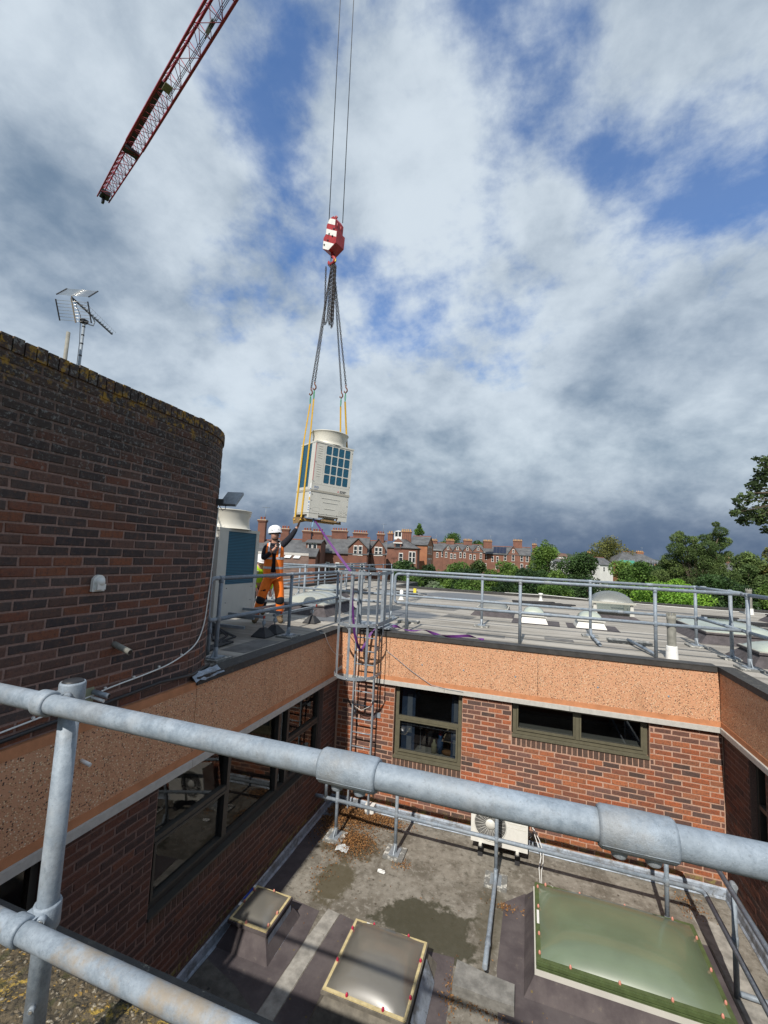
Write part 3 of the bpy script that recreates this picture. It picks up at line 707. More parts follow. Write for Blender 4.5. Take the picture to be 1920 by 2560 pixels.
# ---- near parapet roof under the viewer
def fn_moss(N, b, pos, c):
    w = N.vm('ADD', pos, N.vm('MULTIPLY', N.noise(pos, 30, 4, .6, out='Color'), (.035, .035, .0)))
    n = N.noise(w, 26, 8, .75); v = N.add('ShaderNodeTexVoronoi', feature='F1'); N.l.new(w, v.inputs['Vector']); v.inputs['Scale'].default_value = 85
    rc = N.sep(v.outputs['Color']); d = v.outputs['Distance']
    c = N.mix(N.ss(n, .35, .62), (.030, .026, .018), (.13, .10, .06))
    st = N.mix(rc[0], (.16, .12, .075), (.48, .43, .34)); st = N.mix(N.ss(rc[1], .72, .8), st, (.45, .27, .05)); st = N.mix(N.ss(rc[2], .6, .68), st, (.05, .045, .035))
    c = N.mix(N.math('MULTIPLY', N.ss(d, .52, .30), N.ss(n, .36, .55)), c, st)
    c = N.mix(N.math('MULTIPLY', N.ss(N.noise(pos, 9, 5, .7), .50, .60), N.ss(N.noise(pos, 50, 5, .7), .48, .58)), c, (.40, .27, .05))
    c = N.mix(N.ss(N.noise(pos, 14, 5, .7), .55, .66, 0, .8), c, (.05, .05, .018))
    return c, N.math('ADD', n, N.math('MULTIPLY', d, -.7))
M_moss = mat('mossy_chippings', rough=.95, var=0, bump=1.0, fn=fn_moss)
pr = MB().box((-.6, -9.4, 2.5), (WID+.19, YF-.075, 2.87)); near = struct('near_roof', pr, M_moss)
MB().box((.05, YF-.0745, 2.80), (WID-.05, YF-.005, ZT)).build('roof_kerb', M_kerb, near)
MB().box((.03, YF-.30, LOW+.01), (WID-.03, YF-.08, 2.499)).build('parapet_wall', M_bmass, near)
# ================================================================== RAILINGS
TUBE = .0242; TUBU = .0265; FIT = .0315
def sleeve(b, c, d, L=.07, r=FIT, lip=True):
    c, d = Vector(c), Vector(d).normalized(); p, q = c-d*L/2, c+d*L/2
    b.tube([p, p+d*.004, q-d*.004, q], [r-.003, r, r, r-.003], 14)
def elbow(p, c, q, k=6):                       # round corner path p -> q about c
    p, c, q = Vector(p), Vector(c), Vector(q); return [p.lerp(c, t).lerp(c.lerp(q, t), t) for t in [i/k for i in range(k+1)]]
def guard(name, label, posts, zb, ztop, zmid, runs, loops=(), arms=(), pads=True, group=None, mt=M_galv, padm=None, grp_plate=True, nseg=12, extra=()):
    x0, y0 = posts[0]; g_ = thing(name, label, 'guard rail', (x0, y0, zb), group=group)
    for (x, y) in posts:
        p = MB().cyl((x, y, zb+.01), (x, y, ztop-.02), TUBU, nseg).build('post', mt, g_)
        f = MB(); sleeve(f, (x, y, ztop), (1,0,0) if abs(runs[0][1][0]-runs[0][0][0]) > abs(runs[0][1][1]-runs[0][0][1]) else (0,1,0)); sleeve(f, (x, y, ztop-.035), (0,0,1), .05)
        f.build('fitting', M_fit, g_); f = MB(); sleeve(f, (x, y, zmid), (0,0,1), .085); f.build('fitting', M_fit, g_)
        if pads:
            b = MB(); b.box((x-.15, y-.15, zb), (x+.15, y+.15, zb+.030)); b.build('weight_pad', padm or M_pad, g_)
            b = MB(); b.box((x-.075, y-.10, zb+.0305), (x+.075, y+.10, zb+.042)); sleeve(b, (x, y, zb+.10), (0,0,1), .12, .029)
            b.add([(x-.006,y-.09,zb+.042),(x+.006,y-.09,zb+.042),(x+.006,y-.02,zb+.15),(x-.006,y-.02,zb+.15),(x-.006,y-.02,zb+.042),(x+.006,y-.02,zb+.042)], [(0,1,2,3),(0,3,4),(1,5,2)])
            b.build('base_plate', M_galvd, g_)
    for (p, q) in runs:
        for z in (ztop, zmid):
            MB().cyl((p[0], p[1], z), (q[0], q[1], z), TUBU, nseg).build('rail', mt, g_)
    for path in loops: MB().tube(path, TUBE*1.12, nseg).build('rail_end', M_fit, g_)
    for path in arms: MB().tube(path, TUBU, nseg).build('ballast_arm', mt, g_)
    for (c, d, L) in extra: f = MB(); sleeve(f, c, d, L); f.build('fitting', M_fit, g_)
    return g_
def fn_pad(N, b, pos, c): return N.mix(N.ss(N.noise(pos, 14, 6, .7), .48, .66), (.17, .17, .16), (.58, .57, .52))
M_pad = mat('painted_slab', rough=.85, var=0, bump=.3, fn=fn_pad)
def endloop(x, y, zt, zm, d):                  # D-shaped closed end; d = unit vector pointing outward
    d = Vector(d); a = Vector((x, y, 0)); r = .10
    P = lambda s, z: a+d*s+Vector((0,0,z))
    return [P(-.04, zt)]+elbow(P(.02, zt), P(r, zt), P(r, zt-r))+elbow(P(r, zm+r), P(r, zm), P(.02, zm))+[P(-.04, zm)]
# near railing the camera looks over
nr = thing('guard_rail', 'big galvanised railing right in front of the viewer, crossing the picture', 'guard rail', (2.12, -6.63, 2.87))
YR, ZR, ZM = -6.684, 3.850, 3.309
MB().cyl((-.5, YR, ZR), (6.4, YR, ZR), TUBE, 48).build('top_rail', M_galv, nr)
MB().cyl((-.5, YR, ZM), (6.4, YR, ZM), TUBE, 48).build('mid_rail', M_galvs, nr)
px, py = 2.124, YR+.0565
def cross_fit(x, zr, cap):
    f = MB()
    L = .042                                  # socket round the rail
    pr_ = [(TUBE+.0005,-L/2),(TUBE+.005,-L/2),(FIT,-L/2+.004),(FIT+.0005,0),(FIT,L/2-.004),(TUBE+.005,L/2),(TUBE+.0005,L/2)]
    f.lathe(pr_, 40, Matrix.Translation((x-.014, YR, zr)) @ Matrix.Rotation(R(90), 4, 'Y'))
    h = .060                                  # socket round the post
    f.lathe([(TUBE+.0005,-h/2),(TUBE+.006,-h/2),(FIT,-h/2+.005),(FIT,h/2-.005),(FIT-.002,h/2),(TUBE+.0005,h/2)], 40, Matrix.Translation((x, py, zr+(.012 if cap else .0))))
    f.box((x-.030, YR+.012, zr-.017), (x+.012, py-.015, zr+.019))
    f.tube([(x+.016, py-.020, zr+.012), (x+.028, py-.036, zr+.012)], [.011, .0095], 16)
    o = f.build('crossover_fitting', M_fit, nr)
    s = MB(); s.cyl((x+.027, py-.0345, zr+.012), (x+.0292, py-.0375, zr+.012), .0058, 12); s.build('grub_screw', M_screw, o)
    s = MB().lathe([(.001,-.001),(.0155,-.0008),(.0158,.0),(.001,.0004)], 8)
    return o
MB().cyl((px, py, 2.87), (px, py, ZR+.035), TUBE, 40).build('post', M_galv, nr)
cross_fit(px, ZR, True); cross_fit(px, ZM, False)
MB().lathe([(TUBE+.001, ZR+.0351), (TUBE+.002, ZR+.0425), (TUBE-.002, ZR+.0465), (.012, ZR+.0490), (.001, ZR+.0495)], 32, Matrix.Translation((px, py, 0))).build('post_cap', M_black, nr)
b = MB(); b.tube([(px+.014, py-.019, 3.113), (px+.021, py-.029, 3.113)], [.0075, .007], 14); b.build('post_bolt', M_fit, nr)
b = MB(); b.cyl((px+.021, py-.029, 3.113), (px+.0222, py-.0308, 3.113), .0042, 10).build('post_bolt', M_screw, nr)
for xc, hw in ((2.967, .060), (3.462, .055)):
    f = MB(); prof = [(TUBE+.0005,-hw),(FIT-.003,-hw),(FIT,-hw+.005),(FIT+.0006,0),(FIT,hw-.005),(FIT-.003,hw),(TUBE+.0005,hw)]
    f.lathe(prof, 48, Matrix.Translation((xc, YR, ZR)) @ Matrix.Rotation(R(90), 4, 'Y'))
    for sx in (-.024, .024): f.lathe([(.011,-FIT-.008),(.0125,-FIT-.004),(.0135,-FIT+.006)], 18, Matrix.Translation((xc+sx, YR, ZR)))
    o = f.build('coupling', M_fit, nr)
    s = MB()
    for sx in (-.024, .024): s.lathe([(.001,-FIT-.0085),(.010,-FIT-.0085),(.0112,-FIT-.0075)], 14, Matrix.Translation((xc+sx, YR, ZR)))
    s.build('grub_screw', M_screw, o)
    # casting seam along the front of the sleeve
    a = R(-62); s = MB(); s.tube([(xc-hw+.003, YR+math.sin(a)*FIT*1.004, ZR-math.cos(a)*FIT*1.004), (xc+hw-.003, YR+math.sin(a)*FIT*1.004, ZR-math.cos(a)*FIT*1.004)], .0009, 6); s.build('casting_seam', M_fit, o)
MB().cyl((px+2.2, py, 2.87), (px+2.2, py, ZR+.03), TUBE, 24).build('post', M_galv, nr)
MB().cyl((px-2.0, py, 2.87), (px-2.0, py, ZR+.03), TUBE, 24).build('post', M_galv, nr)
# lower roof railing
lz = LOW
guard('guard_rail', 'galvanised railing standing on the lower courtyard roof among the skylights', [(.50, -.90), (1.47, -.90), (2.92, -.90), (4.96, -.90)], lz, .95, .42,
      [((.30, -.90), (5.24, -.90))], loops=[[(.30, -.90, .99), (.30, -.90, .38)], [(.31, -.90, .42), (.12, -.90, .42)], [(5.22, -.90, .42)]+elbow((5.26, -.90, .42), (5.345, -.90, .42), (5.345, -.99, .42))+[(5.345, -1.03, .42)], [(5.22, -.90, .95)]+elbow((5.26, -.90, .95), (5.345, -.90, .95), (5.345, -.99, .95))+[(5.345, -1.03, .95)]],
      arms=[elbow((2.92, -.95, LOW+.20), (2.92, -.96, LOW+.075), (2.918, -1.06, LOW+.08))+[(2.913, -2.02, LOW+.13), (2.91, -2.42, LOW+.16)]], extra=[((2.913, -2.06, LOW+.132), (0,-1,.07), .09), ((2.05, -.90, .42), (1,0,0), .09), ((2.92, -.905, .0), (0,0,1), .08)])
guard('guard_rail', 'galvanised railing running towards the viewer beside the green skylight', [(5.40, -1.60), (5.40, -3.6), (5.40, -5.6)], lz, .95, .42, [((5.345, -1.03), (5.345, -6.1))], pads=False,
      arms=[[(5.40, -1.60, LOW+.05), (5.95, -1.62, LOW+.05)][:1]+[(5.72, -1.62, LOW+.05)]])
# left wing railing beside the tower
guard('guard_rail', 'grey railing in the tower shadow in front of the standing condenser', [(-.45, -2.86), (-.45, -1.10)], DECK, 3.885, 3.365, [((-.45, -2.98), (-.45, .72))], padm=None,
      loops=[endloop(-.45, -2.96, 3.885, 3.365, (0,-1,0))], extra=[((-.45, -.45, 3.885), (0,1,0), .09), ((-.45, .05, 3.365), (0,1,0), .09), ((-.45, .62, 3.885), (0,1,0), .10)])
guard('guard_rail', 'short railing run behind the caged ladder where the strap is tied', [(-.45, .76)], DECK, 3.885, 3.34, [((-.45, .76), (.55, .80))], pads=False, loops=[[(.54, .80, 3.885), (.62, .80, 3.885)]])
# run A along the edge above the sunlit wall
ya = .47
ra = guard('guard_rail', 'nearer of the two long railings above the sunlit wall, closed loop at its left end', [(1.13, ya), (3.17, ya), (5.22, ya)], DECK, 3.93, 3.385, [((.98, ya), (6.38, ya))], pads=False,
      loops=[endloop(.98, ya, 3.93, 3.385, (-1,0,0))], arms=[[(5.22, ya, DECK+.06), (5.20, ya+.12, DECK+.05), (5.05, 1.62, DECK+.07)], [(1.13, ya, DECK+.06), (1.10, ya+.1, DECK+.05), (.86, 1.55, DECK+.06)], [(3.17, ya, DECK+.06), (3.17, ya+.1, DECK+.045), (3.17, ya+.3, DECK+.045)]],
      extra=[((3.62, ya, 3.93), (1,0,0), .12), ((3.62, ya, 3.385), (1,0,0), .12)])
b = MB().box((4.72, 1.50, DECK+.004), (5.42, 1.78, DECK+.055)); b.build('ballast_block', M_pad, ra)
b = MB().box((.62, 1.46, DECK+.004), (1.10, 1.72, DECK+.045)); b.build('ballast_block', M_pad, ra)
guard('guard_rail', 'railing turning the far right corner towards the viewer above the brown wall', [(6.36, .28)], DECK, 3.93, 3.385, [((6.36, .40), (6.75, -5.5))], pads=True, loops=[[(6.36, .47, 3.93), (6.36, .30, 3.93)], [(6.36, .47, 3.385), (6.36, .30, 3.385)]])
# run B behind it
yb = 2.0
rb = guard('guard_rail', 'farther of the two long railings, standing mid roof behind the nearer one', [(-1.9, yb), (.35, yb), (2.37, yb), (4.47, yb), (6.24, yb)], DECK, 3.94, 3.385, [((-2.6, yb), (6.26, yb))], pads=True,
      arms=[[(4.47, yb-.03, DECK+.16), (4.47, yb-.10, DECK+.05), (4.49, .92, DECK+.045)]], extra=[((5.5, yb, 3.94), (1,0,0), .12), ((5.0, yb, 3.385), (1,0,0), .10), ((6.36, yb-.02, 3.94), (1,0,0), .09), ((6.36, yb-.02, 3.385), (1,0,0), .09), ((4.485, 1.12, DECK+.045), (0,1,0), .09)])
guard('guard_rail', 'short angled railing linking the two long railings at the right', [(6.42, 1.02)], DECK, 3.94, 3.385, [((6.26, yb), (6.37, .5))], pads=True)
# railings at the far left of the deck
guard('guard_rail', 'railing running away along the left roof edge towards the brick terraces', [(-3.55, 3.2), (-3.85, 5.2), (-4.05, 7.5), (-4.3, 10.0), (-4.55, 13.0)], DECK, 3.82, 3.40, [((-3.3, 1.3), (-4.6, 13.4))], pads=True)
guard('guard_rail', 'second receding railing between the ladder cage and the brick terraces', [(-3.05, 5.0), (-3.15, 7.5), (-3.2, 10.0), (-3.3, 12.2), (-3.35, 13.7)], DECK, 3.82, 3.40, [((-2.85, 2.4), (-3.4, 13.9))], pads=True)
# ================================================================== CAGED LADDER
M_cage = M_galvd
lad = thing('caged_ladder', 'galvanised ladder in a round safety cage rising to the roof corner', 'ladder', (.59, -.2, LOW))
for x in (.405, .775): MB().box((x-.012, -.225, LOW+.02), (x+.012, -.165, 3.98)).build('stile', M_cage, lad)
for i in range(14): MB().cyl((.417, -.195, .03+.231*i), (.763, -.195, .03+.231*i), .011, 8).build('rung', M_cage, lad)
for z in (2.62, 1.46, .72):
    for x, s in ((.405, -1), (.775, 1)):
        b = MB(); b.box((x+s*.013-.005, -.21, z-.03), (x+s*.013+.005, -.004, z+.03)); b.box((x+s*.02-.001, -.012, z-.045), (x+s*.085, -.004, z+.045)); b.build('wall_bracket', M_cage, lad)
cx, cr, cyf = .53, .372, -.45
def hoop(z, back, h=.05, t=.008):
    pts = []
    pts.append((cx-cr, back))
    for i in range(19): a = math.pi+math.pi*i/18; pts.append((cx+cr*math.cos(a), cyf+cr*math.sin(a)))
    pts.append((cx+cr, back)); b = MB()
    for (x0, y0), (x1, y1) in zip(pts[:-1], pts[1:]):
        b.bar((x0, y0, z), (x1, y1, z), t, h)
    return b.build('hoop', M_cage, lad)
hoop(2.25, -.20); hoop(3.10, .28); hoop(3.955, .20)
bars = [(cx-cr+.004, -.50, 2.23), (.285, -.74, 2.23), (.515, -.817, 2.23), (.80, -.705, 2.23), (cx+cr-.004, -.53, 2.23), (cx+cr-.004, -.19, 2.9), (cx+cr-.004, .14, 3.08), (cx-cr+.004, .14, 3.08)]
for x, y, zb in bars[:5]:
    a = math.atan2(y-cyf, x-cx); d = Vector((math.cos(a), math.sin(a), 0)); b = MB()
    b.bar(Vector((x, y, zb))-d*.012, Vector((x, y, 3.975))-d*.012, .042, .007, up=d); b.build('cage_bar', M_cage, lad)
    b = MB()
    for z in (2.25, 3.10, 3.955): b.ball(Vector((x, y, z))+d*.008, .011, 6, 4)
    b.build('bolt_head', M_screw, lad)
for x, y, zb in bars[5:]: b = MB().box((x-.004, y-.02, zb), (x+.004, y+.02, 3.975)); b.build('cage_bar', M_cage, lad)
b = MB(); b.bar((cx+cr, -.19, 2.9), (.80, -.10, 2.70), .03, .006); b.bar((cx-cr, -.3, 3.08), (.40, -.19, 2.72), .03, .006); b.build('brace', M_cage, lad)
MB().box((.78, -.20, 3.02), (.84, .85, 3.06)).build('step_channel', M_cage, lad)
MB().box((.22, -.02, 2.955), (.95, .55, 2.975)).build('landing_plate', M_galvd, lad)
MB().box((.62, .45, 2.976), (.70, .53, 3.97)).build('grab_post', M_cage, lad); MB().box((.30, .10, 2.976), (.35, .15, 3.97)).build('grab_post', M_cage, lad)
b = MB(); b.tube([(.47,-.20,1.55),(.44,-.21,1.9),(.46,-.22,2.3),(.44,-.2,2.6)], .004, 6); b.build('loose_cable', M_white, lad)
b = MB(); b.tube([(.45,-.21,1.62),(.58,-.24,1.58),(.72,-.23,1.66),(.76,-.2,1.75)], .004, 6); b.build('loose_cable', M_white, lad)
# thin cables on the fascias
cb = MB(); cb.tube([(.86,-.02,2.62),(1.05,-.045,2.52),(1.4,-.05,2.30),(1.75,-.06,2.12),(2.05,-.062,2.085),(2.3,-.06,2.075)], .0042, 6)
tag(cb.build('cable', M_galvd), 'thin pale cable sagging across the sunlit fascia from the ladder', 'cable')
cb = MB(); cb.tube([(.0,-.85,2.93),(.055,-.78,2.92),(.06,-.62,2.72),(.06,-.45,2.58),(.06,-.25,2.46),(.09,-.04,2.42)], .0045, 6)
tag(cb.build('cable', M_white), 'thin pale cable hanging down the shaded fascia into the corner', 'cable')
# ================================================================== LOWER ROOF OBJECTS
M_acr = bpy.data.materials.new('x'); bpy.data.materials.remove(M_acr)
def dome_mat(name, tint, diff, f=.5):
    mt = bpy.data.materials.new(name); mt.use_nodes = True; N = NT(mt.node_tree); b = N.n['Principled BSDF']
    pos = N.add('ShaderNodeNewGeometry').outputs['Position']
    c = N.mix(N.ss(N.noise(pos, 2.2, 3, .5), .3, .75), diff, tuple(x*1.25 for x in diff))
    c = N.mix(N.ss(N.noise(pos, 60, 5, .7), .64, .78, 0, .16), c, (.30, .29, .26))
    N.l.new(c, b.inputs['Base Color']); b.inputs['Roughness'].default_value = .34; b.inputs['Specular IOR Level'].default_value = .9; b.inputs['Coat Weight'].default_value = .9; b.inputs['Coat Roughness'].default_value = .09
    tr = N.add('ShaderNodeBsdfTransparent'); tr.inputs[0].default_value = tint+(1,)
    mx = N.add('ShaderNodeMixShader'); mx.inputs[0].default_value = f
    out = [n for n in N.n if n.type == 'OUTPUT_MATERIAL'][0]
    N.l.new(b.outputs[0], mx.inputs[1]); N.l.new(tr.outputs[0], mx.inputs[2]); N.l.new(mx.outputs[0], out.inputs[0]); return mt
M_dome = dome_mat('smoky_dome', (.70, .68, .62), (.20, .19, .165), .36)
M_domeg = dome_mat('green_dome', (.45, .53, .36), (.145, .19, .115), .20)
M_domep = dome_mat('pale_green_dome', (.7, .75, .68), (.42, .46, .38), .15)
M_domec = dome_mat('clear_dome', (.75, .77, .75), (.26, .27, .26), .45)
M_gasket = mat('cream_gasket', (.52, .43, .23), .6, var=.2, scale=20)
M_gframe = mat('green_frame', (.075, .105, .04), .4, var=.2, scale=14)
M_pinkcap = mat('pink_cap', (.58, .24, .18), .5, var=.1); M_redcap = mat('red_cap', (.42, .02, .06), .4, var=.1)
M_kerbm = mat('grey_kerb', (.15, .135, .11), .8, var=.3, scale=12, bump=.3)
M_well = mat('skylight_shaft', (.42, .38, .31), .9, var=.2, scale=4)
def dome_surf(x0, y0, x1, y1, z, h, n=14, power=2.2, M=None):
    vs = []; fs = []
    for j in range(n+1):
        for i in range(n+1):
            u, v = i/n, j/n; a = max(0, 1-abs(2*u-1)**power); b_ = max(0, 1-abs(2*v-1)**power)
            vs.append((x0+(x1-x0)*u, y0+(y1-y0)*v, z+h*(a*b_)**.5))
    for j in range(n):
        for i in range(n): k = j*(n+1)+i; fs.append((k, k+1, k+n+2, k+n+1))
    return MB().add(vs, fs, True, M=M)
def ring(b, x0, y0, x1, y1, w, z0, z1):
    b.box((x0, y0, z0), (x1, y0+w, z1)); b.box((x0, y1-w, z0), (x1, y1, z1)); b.box((x0, y0+w, z0), (x0+w, y1-w, z1)); b.box((x1-w, y0+w, z0), (x1, y1-w, z1)); return b
def skylight(label, x0, y0, x1, y1, zb, zt, h, dm, fm, kerb, capm=None, caps=(), flare=.10, fw=.035, group=None, power=2.2, cat='skylight', lipm=None):
    t = thing('skylight', label, cat, ((x0+x1)/2, (y0+y1)/2, zb), group=group)
    b = MB(); i = .03
    o = [(x0-flare, y0-flare), (x1+flare, y0-flare), (x1+flare, y1+flare), (x0-flare, y1+flare)]; q = [(x0+i, y0+i), (x1-i, y0+i), (x1-i, y1-i), (x0+i, y1-i)]
    vs = [(x, y, zb+.002) for x, y in o]+[(x, y, zt-.045) for x, y in q]
    b.add(vs, [(k_, (k_+1) % 4, 4+(k_+1) % 4, 4+k_) for k_ in range(4)]); b.build('kerb', kerb, t)
    r = MB(); ring(r, x0-.012, y0-.012, x1+.012, y1+.012, .05, zt-.0449, zt-.012); r.build('frame_base', lipm or kerb, t)
    r = MB(); ring(r, x0, y0, x1, y1, fw, zt-.0118, zt); fr = r.build('frame', fm, t)
    dome_surf(x0+fw*.75, y0+fw*.75, x1-fw*.75, y1-fw*.75, zt+.002, h, power=power).build('dome', dm, t)
    w = MB(); w.add([(x0+.05,y0+.05,zt-.02),(x1-.05,y0+.05,zt-.02),(x1-.05,y1-.05,zt-.02),(x0+.05,y1-.05,zt-.02),(x0+.05,y0+.05,zb-.0),(x1-.05,y0+.05,zb),(x1-.05,y1-.05,zb),(x0+.05,y1-.05,zb)], [(4,5,6,7),(0,1,5,4),(1,2,6,5),(2,3,7,6),(3,0,4,7)])
    w.build('shaft', M_well, t)
    for (cx_, cy_) in caps:
        MB().lathe([(.013,0),(.0135,.012),(.010,.024),(.004,.032),(.001,.033)], 10, Matrix.Translation((cx_, cy_, zt+.001))).build('screw_cap', capm, t)
    return t
sl1 = skylight('small smoky square skylight with pink caps close to the shaded wall',   .145, -3.0, .63, -2.47, LOW, .125, .07, M_dome, M_gasket, M_felt, M_pinkcap, [(.165,-2.75),(.36,-2.985),(.61,-2.75),(.40,-2.49),(.61,-2.93),(.165,-2.56)], .09)
MB().add([(.66,-2.98,LOW+.01),(.66,-2.50,LOW+.01),(.645,-2.50,.06),(.645,-2.98,.06),(.72,-2.95,LOW+.004),(.72,-2.55,LOW+.004)], [(0,1,2,3),(0,4,5,1)]).build('bent_flashing', M_lead, sl1)
M_blue = mat('blue_label', (.02, .06, .35), .5, var=.05); M_sky = mat('pale_blue_label', (.25, .5, .75), .5, var=.05)
b = MB().box((.118, -2.72, .1255), (.146, -2.52, .128)); b.build('label_strip', M_blue, sl1)
for y in (-2.78, -2.50): MB().box((.118, y-.03, .1255), (.146, y+.018, .128)).build('label_strip', M_white, sl1)
sl2 = skylight('middle skylight with cream rim, red caps and a bright sun glint', 1.475, -3.33, 2.305, -2.475, LOW, .13, .13, M_dome, M_gasket, M_kerbm, M_redcap, [(1.49,-2.62),(1.70,-2.49),(2.10,-2.49),(2.29,-2.72),(2.29,-3.12),(1.49,-3.02),(1.72,-3.315),(2.08,-3.315)], .10)
MB().add([(2.42,-3.2,LOW+.01),(2.42,-2.6,LOW+.01),(2.325,-2.58,.06),(2.325,-3.25,.06)], [(0,1,2,3)]).build('bent_flashing', M_lead, sl2)
for x, w_, mt_ in ((1.80, .06, M_white), (1.90, .12, M_sky), (2.0, .05, M_white), (1.63, .035, M_white)): MB().box((x-w_/2, -2.507, .131), (x+w_/2, -2.480, .1325)).build('label_strip', mt_, sl2)
sl3 = skylight('large green tinted skylight on a cream kerb at the lower right', 3.43, -2.285, 5.155, -1.13, LOW, .16, .135, M_domeg, M_gframe, M_felt, M_pinkcap, [(3.455,-1.22),(3.455,-1.55),(3.455,-1.95),(3.455,-2.2),(3.75,-2.26),(4.2,-2.26),(4.65,-2.26),(5.05,-2.26),(5.13,-2.1),(5.13,-1.75),(5.13,-1.35),(4.95,-1.15),(4.45,-1.15),(3.95,-1.15),(3.55,-1.15)], .13, .05, power=2.6, lipm=M_gframe)
b = MB(); ring(b, 3.405, -2.31, 5.18, -1.105, .03, -.045, .085); b.build('upstand', M_cream, sl3)
MB().box((3.436, -1.80, .1605), (3.462, -1.60, .163)).build('label_strip', M_white, sl3)
# grooved green edge along the near side
for k_ in range(2): MB().box((3.42, -2.305-.006*k_, .088+.018*k_), (5.165, -2.2975-.006*k_, .099+.018*k_)).build('frame_rib', M_gframe, sl3)
# ballast block
t = thing('ballast_slab', 'mossy concrete slab weighing down the railing arm between the skylights', 'slab', (2.91, -2.5, LOW))
M_conc = mat('old_concrete', (.20, .195, .18), .9, var=.35, scale=9, bump=.4, bscale=50)
b = MB(); poly = [(2.61,-2.655),(2.78,-2.65),(3.0,-2.66),(3.215,-2.652),(3.212,-2.42),(2.93,-2.405),(2.615,-2.36)]; b.prism(poly, LOW+.002, LOW+.055); b.build('slab', M_conc, t)
b = MB(); b.prism([(x-.004*(x-2.9), y-.006) for x, y in poly], LOW+.060, LOW+.105); b.build('slab', M_conc, t)
t = thing('ballast_slab', 'dark drilled concrete slab in shadow below the small skylight', 'slab', (.5, -3.6, LOW))
b = MB(); b.prism([(.10,-3.95),(.95,-4.05),(1.0,-3.62),(.55,-3.42),(.12,-3.30)], LOW+.006, LOW+.07); b.build('slab', mat('dark_concrete', (.085, .082, .072), .9, var=.4, scale=9, bump=.4, bscale=50), t)
for x, y in ((.35,-3.55), (.7,-3.7)): MB().lathe([(.001,0),(.014,0)], 10, Matrix.Translation((x, y, LOW+.0705))).build('drill_hole', M_black, t)
# small outdoor unit on the lower roof
M_acw = mat('white_enamel', (.70, .69, .645), .45, var=.06)
ac = thing('condenser_unit', 'small cream outdoor unit with round fan grille on the lower roof', 'air conditioner', (2.92, -.28, LOW))
ax0, ax1, ay0, ay1, az0, az1 = 2.515, 3.335, -.42, -.13, .045, .60
b = MB(); b.box((ax0, ay0, az0), (ax1, ay1, az1)); cab = b.build('cabinet', M_acw, ac)
fc = Vector((2.80, ay0-.004, .335))
MB().lathe([(.001, 0), (.225, 0)], 40, Matrix.Translation(fc) @ Matrix.Rotation(R(90), 4, 'X')).build('fan_opening', M_black, ac)
gr = MB()
for r_ in [.085+.0155*i for i in range(10)]: gr.tube([fc+Vector((r_*math.cos(a), -.008, r_*math.sin(a))) for a in [2*math.pi*i/36 for i in range(36)]], .0017, 4, closed=True)
for i in range(24): a = 2*math.pi*i/24; gr.tube([fc+Vector((.07*math.cos(a), -.009, .07*math.sin(a))), fc+Vector((.228*math.cos(a), -.009, .228*math.sin(a)))], .0022, 4)
gr.build('fan_grille', M_acw, ac)
MB().lathe([(.072, 0), (.068, .010), (.001, .012)], 28, Matrix.Translation(fc+Vector((0,-.006,0))) @ Matrix.Rotation(R(90), 4, 'X')).build('grille_hub', M_acw, ac)
fr = MB(); fr.tube([fc+Vector((.235*math.cos(a), -.003, .235*math.sin(a))) for a in [2*math.pi*i/40 for i in range(40)]], .006, 6, closed=True); fr.build('fan_ring', M_acw, ac)
for i in range(3): MB().box((3.05, ay0-.003, .46-.055*i-.003), (3.31, ay0-.0005, .46-.055*i)).build('panel_groove', M_creamd, ac)
M_logo = mat('faded_red_lettering', (.36, .05, .05), .5, var=.1)
text('Haier', .062, Matrix.Translation((3.105, ay0-.0035, .405)) @ Matrix.Rotation(R(90), 4, 'X'), M_logo, ac)
for x in (2.66, 3.19): b = MB(); b.box((x-.02, ay0-.045, .0), (x+.02, ay1+.03, .044)); b.build('foot', M_cream, ac); MB().box((x-.035, ay0-.03, LOW+.002), (x+.035, ay1+.05, -.001)).build('rubber_block', M_rubber, ac)
b = MB()
for k_ in range(3): b.tube([(3.345+.01*k_,-.25,.25-.04*k_),(3.41,-.2+.02*k_,.20),(3.43,-.14,.05),(3.46,-.08,.02)], .012, 6)
b.build('lagged_pipe', M_black, ac)
b = MB(); b.tube([(3.40,-.17,.30),(3.44,-.20,.18),(3.50,-.24,.05),(3.52,-.3,-.02),(3.49,-.45,-.09),(3.50,-.7,-.118),(3.53,-.95,-.10),(3.60,-1.10,.06),(3.64,-1.14,.16)], .007, 6)
tag(b.build('cable', M_white), 'white cable looping from the small outdoor unit to the green skylight', 'cable')
b = MB(); b.tube([(3.42,-.15,.26),(3.50,-.19,.14),(3.55,-.26,.03),(3.55,-.34,-.05),(3.52,-.5,-.10),(3.52,-.72,-.12),(3.545,-.95,-.105),(3.60,-1.09,.05),(3.62,-1.13,.16)], .006, 6)
tag(b.build('cable', M_white), 'second white cable hanging beside the one at the small outdoor unit', 'cable')
